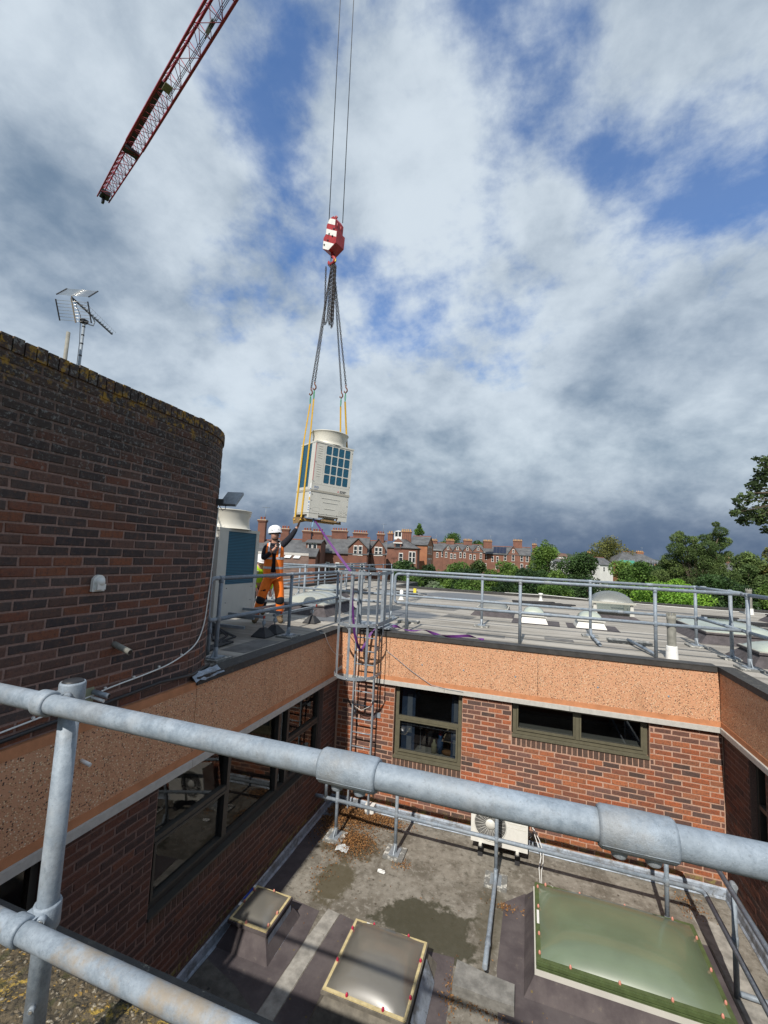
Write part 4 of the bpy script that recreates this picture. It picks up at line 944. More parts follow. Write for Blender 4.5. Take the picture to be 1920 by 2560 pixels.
# dead leaves in the corner
M_leaf = mat('dead_leaf', rough=.9, var=0, fn=lambda N, b, p, c: attr(N))
lf = MB(); rnd = random.Random(3)
def leafpile(cx_, cy_, sx, sy, n, h):
    for _ in range(n):
        x, y = rnd.gauss(cx_, sx), rnd.gauss(cy_, sy)
        if not (.06 < x < 5.6 and -3 < y < -.07): continue
        hh = h*math.exp(-((x-cx_)/sx)**2*.5-((y-cy_)/sy)**2*.5); z = LOW+.006+rnd.random()*hh; s = rnd.uniform(.006, .019)
        M = Matrix.Translation((x, y, z)) @ Euler((rnd.gauss(0, .7), rnd.gauss(0, .7), rnd.uniform(0, 6.3))).to_matrix().to_4x4()
        c_ = rnd.choice([(.25,.115,.035), (.20,.085,.025), (.30,.15,.05), (.13,.06,.025), (.34,.19,.08), (.08,.045,.02)])
        lf.add([(-s,0,0),(0,-s*.45,.2*s),(s,0,0),(0,s*.45,.25*s)], [(0,1,2),(0,2,3)], c=c_, M=M)
leafpile(.50, -.33, .24, .17, 5200, .11); leafpile(1.0, -.24, .22, .09, 2600, .06); leafpile(.78, -.92, .18, .16, 2600, .06); leafpile(.25, -.5, .1, .25, 1200, .05)
leafpile(1.62, -1.08, .06, .06, 120, .01); leafpile(2.6, -2.6, .05, .15, 160, .012); leafpile(3.1, -1.3, .12, .05, 160, .012); leafpile(5.35, -.35, .1, .12, 200, .012); leafpile(.65, -1.6, .1, .3, 160, .008); leafpile(2.9, -2.72, .2, .03, 160, .012); leafpile(2.4, -1.6, 1.2, .7, 70, .003)
tag(lf.build('dead_leaves', M_leaf), 'brown dead leaves drifted into the courtyard corner', 'leaves', kind='stuff')
def litter(label, x, y, mt, s, cat='litter'):
    b = MB(); vs = []; 
    for j in range(5):
        for i in range(5): vs.append((x+s*(i/4-.5)+random.uniform(-.1, .1)*s, y+s*(j/4-.5)*.8+random.uniform(-.1, .1)*s, LOW+.008+random.uniform(0, .25)*s))
    b.add(vs, [(j*5+i, j*5+i+1, j*5+i+6, j*5+i+5) for j in range(4) for i in range(4)])
    return tag(b.build('paper_scrap' if cat == 'litter' else 'plastic_bag', mt), label, cat)
litter('torn white paper scrap lying on the lower roof', 1.40, -1.33, M_white, .10)
litter('crumpled clear plastic bag beside the railing pad in the leaves', .72, -1.12, mat('clear_film', (.5,.52,.52), .3, var=.3, scale=30), .17, 'plastic bag')
litter('dull grey felt scrap in the shady courtyard corner', .17, -.42, mat('dull_film', (.13,.14,.16), .8, var=.2), .16)
b = MB(); b.box((.70, -.16, LOW+.01), (.86, -.05, LOW+.16)); tag(b.build('junction_box', M_white), 'small white junction box at the foot of the ladder', 'box')
# ================================================================== UPPER ROOF OBJECTS
M_felt2 = mat('dark_skirt_felt', (.075, .065, .068), .9, var=.3, scale=10, bump=.3)
def usky(label, x0, y0, x1, y1, zt, h, dm, fm=M_alu, kerb=M_felt2, fl=.14, power=2.2): return skylight(label, x0, y0, x1, y1, DECK, DECK+zt, h, dm, fm, kerb, flare=fl, power=power)
usky('low clear skylight dome behind the two long railings', 2.05, 3.9, 2.83, 4.7, .20, .15, M_domec)
usky('small pale green skylight with sunny cream front, left one of a pair', 3.16, 3.22, 3.70, 3.80, .20, .16, M_domep, M_alu, M_cream, .04)
usky('small pale green skylight with sunny cream front, right one of a pair', 4.36, 3.20, 4.91, 3.78, .20, .16, M_domep, M_alu, M_cream, .04)
usky('wide pale green skylight on a dark kerb behind the right railing corner', 6.60, 2.62, 7.9, 4.6, .22, .14, M_domep)
usky('pale green skylight cut by the right picture edge', 6.62, .62, 7.8, 1.35, .22, .13, M_domep)
M_domed = dome_mat('dirty_dome', (.5, .52, .47), (.34, .345, .29), .05)
usky('large dirty skylight dome behind the orange clad worker', -2.15, 1.35, -1.02, 2.85, .24, .22, M_domed)
usky('second dirty skylight dome deeper on the left part of the roof', -3.15, 4.4, -2.35, 5.6, .22, .20, M_domed)
usky('far skylight under the trees at the right edge of the roof', 9.9, 7.0, 11.2, 8.2, .22, .15, M_domep)
for (x, y) in ((3.16, 3.22), (4.36, 3.20)): MB().prism([(x-.22, y-.20), (x+.82, y-.22), (x+.86, y+.7), (x-.2, y+.72)], DECK+.0005, DECK+.004).build('roofing_felt', M_felt2, upper)
# lantern skylight
ln = thing('roof_lantern', 'tall lantern skylight with glazed sides and a clear dome', 'skylight', (5.45, 5.85, DECK))
MB().add([(4.78,5.28,DECK+.003),(6.12,5.28,DECK+.003),(6.12,6.5,DECK+.003),(4.78,6.5,DECK+.003),(4.97,5.45,DECK+.10),(5.93,5.45,DECK+.10),(5.93,6.3,DECK+.10),(4.97,6.3,DECK+.10)], [(0,1,5,4),(1,2,6,5),(2,3,7,6),(3,0,4,7)]).build('kerb', M_felt2, ln)
for x in (4.98, 5.86):
    for y in (5.46, 6.24): MB().add([(x-.02,y-.01,DECK+.1),(x+.09,y-.01,DECK+.1),(x+.09,y+.06,DECK+.1),(x-.02,y+.06,DECK+.1),(x,y-.005,DECK+.40),(x+.06,y-.005,DECK+.40),(x+.06,y+.05,DECK+.40),(x,y+.05,DECK+.40)], [(0,1,5,4),(1,2,6,5),(2,3,7,6),(3,0,4,7)]).build('corner_post', M_cream, ln)
M_lglass = glass('lantern_glass', 1.5, (.75, .82, .8))
for (p, q) in (((5.07,5.47),(5.86,5.47)), ((5.07,6.28),(5.86,6.28)), ((4.99,5.52),(4.99,6.24)), ((5.92,5.52),(5.92,6.24))): MB().add([(p[0],p[1],DECK+.1),(q[0],q[1],DECK+.1),(q[0],q[1],DECK+.4),(p[0],p[1],DECK+.4)], [(0,1,2,3)]).build('pane', M_lglass, ln)
r = MB(); ring(r, 4.93, 5.40, 5.98, 6.35, .06, DECK+.401, DECK+.45); r.build('frame', M_alu, ln)
dome_surf(4.96, 5.43, 5.95, 6.32, DECK+.451, .27, power=2.0).build('dome', M_domec, ln)
# vent pipes
def vent(label, x, y, h, r):
    t = thing('vent_pipe', label, 'vent pipe', (x, y, DECK))
    MB().lathe([(r*1.45,0),(r*1.40,.02),(r*1.25,.19),(r*1.18,.20),(r*.9,.201)], 20, Matrix.Translation((x, y, DECK))).build('sleeve', M_paint, t)
    MB().lathe([(r,.18),(r,h*.72),(r*.99,h*.72+.01),(r,h-.1),(r*1.06,h-.09),(r*1.06,h-.03),(r*.8,h-.031),(r*.8,h-.09)], 20, Matrix.Translation((x, y, DECK))).build('pipe', M_ventp, t)
    b = MB()
    for i in range(8): a = 2*math.pi*i/8; b.box((-.010,-.006,h-.032), (.010,.006,h+.012), Matrix.Translation((x, y, DECK)) @ Matrix.Rotation(a, 4, 'Z') @ Matrix.Translation((0, r*.97, 0)))
    b.build('crown', M_ventp, t)
M_ventp = mat('weathered_grey_pipe', (.24, .235, .205), .7, var=.2, scale=12)
vent('grey soil vent pipe with white base beside the right railing post', 5.45, .52, .70, .062)
vent('distant grey vent pipe with white base near the right edge', 10.3, 10.2, .85, .085)
b = MB(); b.lathe([(.09,0),(.09,.02),(.05,.03),(.05,.20),(.08,.21),(.08,.27),(.001,.28)], 14, Matrix.Translation((3.75, 9.7, DECK))); tag(b.build('roof_outlet', M_white), 'small white roof outlet standing near the far kerb', 'outlet')
b = MB(); b.lathe([(.10,0),(.06,.04),(.055,.30),(.001,.32)], 12, Matrix.Translation((-.62, 6.2, DECK))); tag(b.build('roof_outlet', M_white), 'small white roof outlet seen through the ladder cage', 'outlet')
def pile(label, x, y, w, d, n, seed):
    rr = random.Random(seed); t = thing('cable_tray_pile', label, 'cable trays', (x, y, DECK))
    for i in range(n):
        a = rr.gauss(0, .22); xx, yy = x+rr.uniform(-.25, .25)*w, y+rr.uniform(-.5, .5)*d; z = DECK+.02+.045*(i % 3); L = w*rr.uniform(.5, .95)
        M = Matrix.Translation((xx, yy, z)) @ Matrix.Rotation(a, 4, 'Z'); b = MB(); b.box((-L/2,-.05,0), (L/2,-.043,.04), M); b.box((-L/2,.043,0), (L/2,.05,.04), M); b.box((-L/2,-.042,0), (L/2,.042,.006), M)
        b.build('tray', M_rubber if rr.random() < .75 else M_galvd, t)
pile('heap of black cable trays on the far roof beyond the two small skylights', 3.8, 7.6, 1.7, .8, 9, 1)
pile('heap of black cable trays on the roof seen left of the railing loop', -1.2, 7.6, 1.7, .8, 9, 2)
pile('heap of black cable trays near the right picture edge', 8.7, 6.4, 1.4, 1.6, 9, 5)
pile('heap of dark trays deep on the left roof beside the receding railings', -2.6, 7.0, .9, 1.4, 7, 9)
b = MB(); b.box((-.52, 7.35, DECK+.15), (-.42, 7.40, DECK+.30)); tag(b.build('warning_tag', mat('yellow_card', (.75, .62, .05), .6, var=.05)), 'small yellow tag standing on the cable trays', 'tag')
cb = MB(); cb.tube([(2.4,10.9,DECK+.12),(4,10.95,DECK+.13),(6.5,10.9,DECK+.05),(9,10.85,DECK+.02),(12,10.8,DECK+.02)], .012, 6); tag(cb.build('cable', M_white), 'pale cable running along the far roof kerb', 'cable')
# lead patch at the tower foot
b = MB(); vs = []; rr = random.Random(4)
for j in range(6):
    for i in range(8): vs.append((-.02+.085*(j/5)+rr.uniform(-.01, .01)*(j not in (0,)), -3.78+.42*(i/7)+rr.uniform(-.02, .02)+.03*j/5, ZT+.035-.07*(j/5)**2+rr.uniform(-.012, .012)))
b.add(vs, [(j*8+i, j*8+i+1, j*8+i+9, j*8+i+8) for j in range(5) for i in range(7)], True); tag(b.build('lead_patch', M_lead), 'crumpled grey lead patch where the tower meets the roof edge', 'flashing')
# ------------------------------------------------------------------ things fixed to the tower
vt = thing('vent_hood', 'small white plastic vent hood on the dark tower brickwork', 'vent', (.01, -4.92, 3.90))
prof = []
for i in range(9): a = math.pi*i/8; prof.append((.052*math.cos(a), .03+.052*math.sin(a)))
poly = [(.052, -.05)]+prof+[(-.052, -.05)]
M = Matrix(((0,0,1,0),(1,0,0,0),(0,1,0,0),(0,0,0,1)))
MB().prism(poly, .004, .03, Matrix.Translation((0, -4.92, 3.93)) @ M).build('back_plate', M_white, vt)
MB().ball((.03, -4.92, 3.955), (.045, .042, .042)).build('hood', M_white, vt)
MB().box((.03, -4.955, 3.895), (.062, -4.885, 3.94)).build('hood_mouth', M_white, vt)
b = MB(); b.cyl((-.02, -4.70, 3.43), (.17, -4.69, 3.375), .024, 16); st = thing('pipe_stub', 'short grey overflow pipe poking from the tower brickwork', 'pipe', (0, -4.69, 3.40)); b.build('pipe', M_ventp, st)
MB().lathe([(.001,0),(.019,0)], 14, Matrix.Translation((.172, -4.69, 3.3745)) @ Matrix.Rotation(R(100), 4, 'Y')).build('mouth', M_black, st)
b = MB(); b.cyl((.02, -4.905, 2.585), (.12, -4.90, 2.565), .014, 12); tag(b.build('overflow_pipe', M_white), 'stubby white overflow pipe sticking out of the shaded fascia', 'pipe')
cv = thing('cable_outlet', 'small pair of cut white conduits on a plate beside the near post', 'conduit', (.03, -4.88, 3.05))
MB().box((.004, -4.93, 3.0), (.014, -4.85, 3.12)).build('plate', mat('khaki_plate', (.25, .26, .17), .5), cv)
MB().cyl((.02, -4.86, 3.085), (.15, -4.83, 3.06), .020, 14).build('conduit', M_galvd, cv); MB().cyl((.02, -4.87, 3.045), (.13, -4.85, 3.025), .012, 12).build('conduit', M_white, cv)
MB().lathe([(.001,0),(.016,0)], 14, Matrix.Translation((.1515, -4.8295, 3.0598)) @ Matrix.Rotation(R(100), 4, 'Y')).build('conduit_mouth', M_black, cv)
# white cable clipped along the tower
def tp(s, z, off=.012): o, u, n = tpath(s); return o+n*off+Vector((0,0,z))
pth = [tp(2.0, 2.93), tp(2.6, 2.985), tp(3.05, 3.02), tp(3.5, 3.075), tp(3.85, 3.10), tp(4.15, 3.14), tp(4.45, 3.24), tp(4.62, 3.40), tp(4.70, 3.65), tp(4.76, 4.0), tp(4.82, 4.4), tp(4.86, 4.74)]
pts = []
for i in range(len(pth)-1):
    p0, p1, p2, p3 = pth[max(i-1, 0)], pth[i], pth[i+1], pth[min(i+2, len(pth)-1)]
    for k_ in range(6):
        t_ = k_/6; pts.append(.5*((2*p1)+(p2-p0)*t_+(2*p0-5*p1+4*p2-p3)*t_*t_+(3*p1-p0-3*p2+p3)*t_**3))
tc = thing('clipped_cable', 'white cable clipped along the foot of the tower and up to its floodlight', 'cable', (.01, -5.0, 3.0))
MB().tube(pts+[pth[-1]], .0065, 8).build('cable', M_white, tc)
for s in [2.1+.27*i for i in range(9)]: 
    z = np.interp(s, [2.0,2.6,3.05,3.5,3.85,4.15,4.45], [2.93,2.985,3.02,3.075,3.10,3.14,3.24]); p = tp(s, z+.012, .012); MB().box(p-Vector((.008,.008,.006)), p+Vector((.008,.008,.010))).build('clip', M_white, tc)
cb = MB(); cb.tube([tp(1.8, 2.905, .03), tp(2.8, 2.945, .03), tp(3.4, 2.965, .03), tp(4.0, 2.99, .035), tp(4.4, 2.96, .05), tp(4.9, 2.94, .05)], .016, 8); tag(cb.build('cable', M_black), 'thick black cable lying where tower and fascia meet', 'cable')
fl = thing('floodlight', 'slim grey floodlight tilted out from the tower corner', 'floodlight', (-.02, -3.45, 4.82))
o, u, n = tpath(4.80)
base = o+n*.02+Vector((0,0,4.80))
MB().box((-.05,-.035,-.035), (.05,.035,.035), Matrix.Translation(base) @ Matrix.Rotation(math.atan2(n.y, n.x), 4, 'Z')).build('junction_box', M_black, fl)
b = MB(); b.bar(base, base+Vector((-.03, .16, .02)), .03, .03); b.build('arm', M_galvd, fl)
Mf = Matrix.Translation(base+Vector((-.02, .25, .07))) @ Matrix.Rotation(R(15), 4, 'Z') @ Matrix.Rotation(R(38), 4, 'X')
MB().box((-.10,-.14,-.018), (.10,.14,.018), Mf).build('housing', M_galvd, fl)
MB().box((-.086,-.125,-.023), (.086,.125,-.0185), Mf).build('lens', mat('frosted_lens', (.36, .34, .25), .35, var=.1), fl)
b = MB(); b.tube([base+Vector((.0,0,-.03)), base+Vector((.02,.05,-.09)), base+Vector((.0,.12,-.07)), base+Vector((-.02,.16,.02))], .004, 6); b.build('lead', M_black, fl)
# aerial on the tower roof
ar = thing('television_aerial', 'television aerial with two wire reflector panels on a banded mast above the tower', 'aerial', (-1.5, -4.23, 5.3))
MB().cyl((-1.5, -4.235, 5.3), (-1.5, -4.235, 6.77), .0145, 12).build('mast', M_galvd, ar)
b = MB()
for z in (6.16, 6.34, 6.48, 6.58, 6.68): b.lathe([(.0165,z),(.0165,z+.014)], 10, Matrix.Translation((-1.5, -4.235, 0)))
b.build('tape_band', M_black, ar)
bo, be = Vector((-1.52, -4.39, 6.95)), Vector((-1.83, -3.65, 6.95)); bd_ = (be-bo).normalized(); sd_ = Vector((0,0,1)).cross(bd_).normalized()
MB().bar(bo, be, .012, .016).build('boom', M_black, ar)
b = MB(); b.tube([(-1.5,-4.235,6.74), (-1.53,-4.20,6.76), (-1.60,-4.10,6.80), (-1.66,-4.02,6.84), (-1.67,-4.0,6.90), (-1.665,-4.04,6.95)], .009, 8); b.build('cranked_arm', M_galvd, ar)
MB().box((-.03,-.03,-.02), (.03,.03,.02), Matrix.Translation((-1.505, -4.235, 6.75))).build('clamp', M_black, ar)
for i in range(13):
    c = bo.lerp(be, .22+.78*i/12); r_ = .045-.0012*i; el = MB()
    for s in (-1, 1):
        el.tube([c+Vector((0,0,.01))]+[c+Vector((0,0,.012))+sd_*s*r_*(.3+1.1*t_)+Vector((0,0,.03*math.sin(math.pi*t_)+.006))+bd_*.015*t_ for t_ in (.15,.35,.55,.75,.95)], .0018, 4)
    el.box(c-Vector((.008,.008,.006)), c+Vector((.008,.008,.02))); el.build('director', M_galvd, ar)
for sgn in (1, -1):
    o_ = bo+Vector((0,0,.012*sgn)); up_ = (Vector((0,0,1))*.74+bd_*.67).normalized(); pn = MB(); W2, H2 = .17, .20
    if sgn < 0: up_ = (Vector((0,0,-1))*.88+bd_*.47).normalized()
    for i in range(7): c = o_+up_*(.03+H2*i/6); pn.tube([c-sd_*W2, c+sd_*W2], .0022, 5)
    p_ = pn.build('reflector', M_screw, ar)
    e_ = MB()
    for s in (-1, 1): e_.bar(o_+up_*.02+sd_*W2*s, o_+up_*(.04+H2)+sd_*W2*s, .010, .010)
    e_.build('reflector_edge', M_black, p_)
    MB().bar(o_, o_+up_*(.05+H2), .014, .008).build('reflector_spine', M_screw, p_)
b = MB(); b.tube([bo+Vector((0,0,-.01)), bo+Vector((-.01,.05,-.03)), Vector((-1.52,-4.27,6.80)), Vector((-1.515,-4.25,6.5)), Vector((-1.515,-4.25,6.2)), Vector((-1.515,-4.25,5.4))], .0035, 5); b.build('coax', M_black, ar)
b = MB(); b.cyl((-1.5, -4.39, 5.3), (-1.5, -4.39, 6.54), .019, 14); tag(b.build('vent_stack', M_ventp), 'plain grey stack pipe beside the aerial mast', 'pipe')
# ------------------------------------------------------------------ standing condenser
def shroud(parent, M, r0, r1, r2, h, local):
    b = MB(); prof = [(r0, 0), (r0*.93, h*.06), (r1*1.02, h*.25), (r1, h*.55), (r1*1.06, h*.78), (r2*.98, h*.93), (r2, h*.95), (r2, h), (r2*.97, h), (r1*.93, h*.7), (r1*.9, h*.1), (.001, h*.08)]
    b.lathe(prof, 44, M); return b.build('fan_shroud', M_creamd, parent, local)
cu = thing('condenser_unit', 'standing cream condenser with blue coil side, half hidden by the tower', 'air conditioner', (-1.87, -1.15, DECK))
X0, X1, Y0, Y1, Z0, Z1 = -2.26, -1.5, -1.70, -.60, 3.07, 4.59
b = MB(); b.box((X0, Y0, Z0+.03), (X1-.012, Y1, Z1-.03)); b.build('cabinet', M_cream, cu)
b = MB(); b.box((X0-.01, Y0-.01, Z1-.0299), (X1+.008, Y1+.01, Z1+.02)); b.build('top_tray', M_cream, cu)
b = MB(); b.box((X1-.0119, -1.47, 3.665), (X1-.004, -.69, Z1-.031)); b.build('coil', M_fins, cu)
for (y0, y1) in ((Y0, -1.471), (-.689, Y1)): MB().box((X1-.0118, y0, Z0+.031), (X1+.006, y1, Z1-.0305)).build('corner_post', M_cream, cu)
MB().box((X1-.0117, -1.4705, Z0+.032), (X1+.003, -.6895, 3.66)).build('lower_panel', M_cream, cu)
b = MB()
for y, z in ((-1.42, 3.6), (-.74, 3.6), (-1.42, 3.12), (-.74, 3.12), (-1.42, 3.36), (-.74, 3.36)): b.ball((X1+.004, y, z), .008, 6, 4)
b.build('screw', M_black, cu)
shroud(cu, Matrix.Translation((-1.86, -1.16, Z1+.021)), .48, .425, .465, .33, False)
for y in (Y0+.12, Y1-.12): MB().box((X0-.06, y-.04, Z0-.06), (X1+.55 if y < -1.3 else X1+.12, y+.0, Z0-.02)).build('base_rail', M_galvd, cu)
for x in (X0+.05, X1-.06):
    for y in (Y0+.12, Y1-.12): MB().box((x-.04, y-.06, Z0-.0199), (x+.04, y+.02, Z0+.03)).build('foot', M_cream, cu)
M_pyr = mat('black_recycled_rubber', (.028, .028, .03), .65, var=.3, scale=16, bump=.1)
def pyramid(label, x, y, zt, grp):
    t = thing('support_foot', label, 'support foot', (x, y, DECK), group=grp); b = MB(); a = .135; c = .04
    b.add([(x-a,y-a,DECK+.002),(x+a,y-a,DECK+.002),(x+a,y+a,DECK+.002),(x-a,y+a,DECK+.002),(x-a,y-a,DECK+.018),(x+a,y-a,DECK+.018),(x+a,y+a,DECK+.018),(x-a,y+a,DECK+.018),(x-c,y-c,DECK+.145),(x+c,y-c,DECK+.145),(x+c,y+c,DECK+.145),(x-c,y+c,DECK+.145)], [(0,1,5,4),(1,2,6,5),(2,3,7,6),(3,0,4,7),(4,5,9,8),(5,6,10,9),(6,7,11,10),(7,4,8,11),(8,9,10,11)])
    b.build('foot', M_pyr, t)
    b = MB(); b.cyl((x, y, DECK+.14), (x, y, zt), .011, 8); b.lathe([(.02,0),(.02,.02)], 6, Matrix.Translation((x, y, DECK+.18))); b.lathe([(.03,0),(.03,.05),(.026,.051)], 10, Matrix.Translation((x, y, DECK+.20))); b.build('stud', M_galvd, t)
    return t
pyramid('black pyramid foot nearest the viewer, under the empty mounting frame', -.80, -1.30, 3.15, 'feet under the mounting frame')
pyramid('black pyramid foot just right of the nearest one', -.80, -.97, 3.15, 'feet under the mounting frame')
pyramid('black pyramid foot in sunshine near the ladder cage', -.80, .38, 3.15, 'feet under the mounting frame')
pyramid('black pyramid foot half hidden under the standing condenser', -1.62, -1.52, 3.0, 'feet under the mounting frame')
pyramid('black pyramid foot behind the worker at the far end of the frame', -2.3, .38, 3.15, 'feet under the mounting frame')
mf = thing('mounting_frame', 'empty galvanised strut frame with red end caps waiting for the hoisted unit', 'frame', (-1.5, -.3, 3.15))
for (p, q) in (((-.80,-1.02,3.17),(-.80,.46,3.17)), ((-1.52,-1.0,3.17),(-1.52,.46,3.17))): b = MB(); b.bar(p, q, .041, .041); b.build('strut', M_galvd, mf)
for (p, q) in (((-2.4,.38,3.212),(-.72,.38,3.212)), ((-1.6,-.92,3.212),(-.72,-.92,3.212))): b = MB(); b.bar(p, q, .041, .041); b.build('strut', M_galvd, mf)
M_ecap = mat('red_end_cap', (.45, .05, .03), .5, var=.1)
for p in ((-.715,.38,3.212), (-.715,-.92,3.212), (-.80,-1.30,3.172), (-.80,.47,3.17)): MB().box(Vector(p)-Vector((.004,.022,.022)), Vector(p)+Vector((.006,.022,.022))).build('end_cap', M_ecap, mf)
b = MB(); b.bar((-1.5,-1.30,3.172), (-.80,-1.30,3.172), .041, .041); b.build('strut', M_galvd, mf)
cb = MB(); rr = random.Random(8)
for k_ in range(4): cb.tube([(-.75-.1*k_,-2.75,DECK+.02), (-.85,-2.3+.1*k_,DECK+.03), (-1.05-.05*k_,-2.0,DECK+.02), (-1.0-.15*k_,-1.75,DECK+.05), (-1.5,-1.66,DECK+.15+.03*k_)], .018, 6)
tag(cb.build('pipework', M_rubber), 'black lagged pipes lying in shadow at the tower foot', 'pipes')
pp = thing('drain_pipe', 'short grey drain fitting standing close to the tower foot', 'pipe', (-.62, -2.72, DECK)); MB().cyl((-.66, -2.75, DECK), (-.66, -2.75, 3.32), .022, 10).build('pipe', M_galvd, pp); f_ = MB(); sleeve(f_, (-.66,-2.75,3.18), (0,0,1), .07, .03); f_.build('collar', M_fit, pp)
# ================================================================== HOISTED UNIT
hw, hd, hh = .84, .676, 1.46
MU = Matrix.Rotation(R(54.2), 4, 'Z') @ Matrix.Rotation(R(2.2), 4, 'X') @ Matrix.Rotation(R(1.9), 4, 'Y')
hu = thing('hoisted_condenser', 'cream air conditioning condenser hanging from the crane in yellow slings', 'air conditioner', (-.685, .245, 4.953), MU.to_euler())
MU = Matrix.Translation((-.685, .245, 4.953)) @ MU
x0, x1, y0, y1 = -hw/2, hw/2, -hd/2, hd/2
B = lambda a, b_, nm, mt: MB().box(a, b_).build(nm, mt, hu, True)
B((x0+.01, y0+.012, .05), (x1-.01, y1-.01, hh-.03), 'cabinet', M_cream)
B((x0-.008, y0-.008, hh-.0299), (x1+.008, y1+.008, hh), 'top_tray', M_cream)
B((x0, y0, .03), (x1, y1, .0499), 'base_pan', M_cream)
zs_ = hh*.335                                                           # join between lower and upper panel
B((x0+.002, y0, .06), (x1-.002, y0+.0119, zs_-.004), 'lower_panel', M_cream)
B((x0+.002, y0, zs_+.004), (x1-.002, y0+.0119, hh*.425), 'middle_panel', M_cream)
B((x0+.002, y0, hh*.425+.003), (x0+.20, y0+.0119, hh-.032), 'service_panel', M_cream)
gx0, gx1, gz0, gz1 = x0+.203, x1-.002, hh*.425+.003, hh-.032
B((gx0+.03, y0+.0085, gz0+.03), (gx1-.05, y0+.0118, gz1-.01), 'coil', M_black)
# lattice plate with sixteen rounded openings
cols = [gx0+.022+i*(.60-.022*0)/4.0*.985 for i in range(5)]; wv = (gx1-gx0-.075)/4
gp = MB(); gw = .0095
xs = [gx0+.02+wv*i for i in range(5)]; hz = (gz1-gz0-.045)/4; zs2 = [gz0+.03+hz*i for i in range(5)]
gp.box((gx0, y0-.001, gz0), (xs[0]+gw, y0+.0082, gz1)); gp.box((xs[4]-gw, y0-.001, gz0), (gx1, y0+.0082, gz1))
for i in (1, 2, 3): gp.box((xs[i]-gw, y0-.001, gz0), (xs[i]+gw, y0+.0082, gz1))
for i in range(5):
    za, zb_ = (gz0, zs2[0]+gw) if i == 0 else ((zs2[4]-gw, gz1) if i == 4 else (zs2[i]-gw, zs2[i]+gw))
    for k_ in range(4): gp.box((xs[k_]+gw, y0-.0008, za), (xs[k_+1]-gw, y0+.0080, zb_))
gp.build('grille', M_cream, hu, True)
for i in range(4):
    for k_ in range(4):
        ax, bx_, az, bz = xs[i]+gw, xs[i+1]-gw, zs2[k_]+gw, zs2[k_+1]-gw; c = .016
        MB().add([(ax+c,y0+.004,az),(bx_-c,y0+.004,az),(bx_,y0+.004,az+c),(bx_,y0+.004,bz-c),(bx_-c,y0+.004,bz),(ax+c,y0+.004,bz),(ax,y0+.004,bz-c),(ax,y0+.004,az+c)], [tuple(range(8))]).build('grille_pane', M_fins, hu, True)
        MB().add([(ax,y0-.0006,az),(ax+c,y0-.0006,az),(ax,y0-.0006,az+c), (bx_,y0-.0006,az),(bx_-c,y0-.0006,az),(bx_,y0-.0006,az+c), (ax,y0-.0006,bz),(ax+c,y0-.0006,bz),(ax,y0-.0006,bz-c), (bx_,y0-.0006,bz),(bx_-c,y0-.0006,bz),(bx_,y0-.0006,bz-c)], [(0,1,2),(3,4,5),(6,7,8),(9,10,11)]).build('grille_corner', M_cream, hu, True)
# left side: coil opening above, plain panel below
B((x0-.001, y0+.17, hh*.39), (x0+.0095, y1-.06, hh-.045), 'side_coil', M_fins)
B((x0-.003, y0+.0, .06), (x0+.0094, y0+.169, hh-.0305), 'corner_post', M_cream); B((x0-.003, y1-.059, .06), (x0+.0094, y1, hh-.0305), 'corner_post', M_cream)
B((x0-.002, y0+.1695, .06), (x0+.0093, y1-.0595, hh*.388), 'side_panel', M_cream)
B((x1-.0094, y0+.013, .06), (x1+.001, y1, hh-.0305), 'side_panel', M_cream)
for i, z in enumerate((.37, .29, .17)): B((x0+.23+.04*i, y0-.005, z), (x1-.2-.05*i, y0-.0003, z+.012), 'pressed_rib', M_cream)
b = MB()
for z in (hh-.06, hh*.72, hh*.46, .42, .30, .14): b.ball((x0+.028, y0-.002, z), .0075, 6, 4)
for z in (hh-.10, hh*.72, hh*.46, .42, .28, .12): b.ball((x1-.025, y0-.002, z), .0075, 6, 4)
for x in (x0+.2, x0+.38, x0+.6): b.ball((x, y0-.002, .068), .006, 6, 4)
b.build('screw', M_black, hu, True)
for i in range(14):
    if i in (6, 7): continue
    B((x0+.06, y0-.0035, hh-.10-.045*i), (x0+.15, y0-.0004, hh-.095-.045*i), 'louvre', M_creamd)
M_line = mat('panel_outline', (.33, .32, .28), .6, var=.05); M_rtape = mat('pale_red_film', (.55, .22, .20), .5, var=.1); M_txt = mat('grey_blue_print', (.10, .17, .33), .6, var=.05); M_blk = mat('black_print', (.05, .05, .055), .6, var=.05); M_dred = mat('red_emblem', (.55, .02, .03), .5, var=.05)
for (a, c, w_, h_) in ((x0+.07, .10, .14, .07), (x1-.20, .07, .16, .09)):
    b = MB(); t_ = .0018
    b.box((a, y0-.0012, c), (a+w_, y0-.0002, c+t_)); b.box((a, y0-.0012, c+h_), (a+w_, y0-.0002, c+h_+t_)); b.box((a, y0-.0012, c+t_), (a+t_, y0-.0002, c+h_)); b.box((a+w_, y0-.0012, c+t_), (a+w_+t_, y0-.0002, c+h_)); b.build('knockout', M_line, hu, True)
for cx_ in (x1-.15, x1-.075):
    b = MB(); b.tube([(cx_+.026*math.cos(a), y0-.001, .115+.026*math.sin(a)) for a in [2*math.pi*i/16 for i in range(16)]], .0018, 4, closed=True); b.build('knockout', M_line, hu, True)
B((x0-.0045, y0-.0025, hh*.47), (x0+.012, y0-.0005, hh-.05), 'film_strip', M_rtape)
B((x0-.0045, y0+.0005, .075), (x0-.0031, y0+.075, hh*.43), 'label_strip', M_white); B((x0-.006, y0+.012, .30), (x0-.0046, y0+.06, .36), 'warning_label', M_yellow)
for k_, (za, zb_) in enumerate(((.10, .13), (.15, .17), (.19, .21), (.24, .28), (.42, .45), (.49, .53))): B((x0-.0058, y0+.014, za), (x0-.0047, y0+.058, zb_), 'label_print', M_txt)
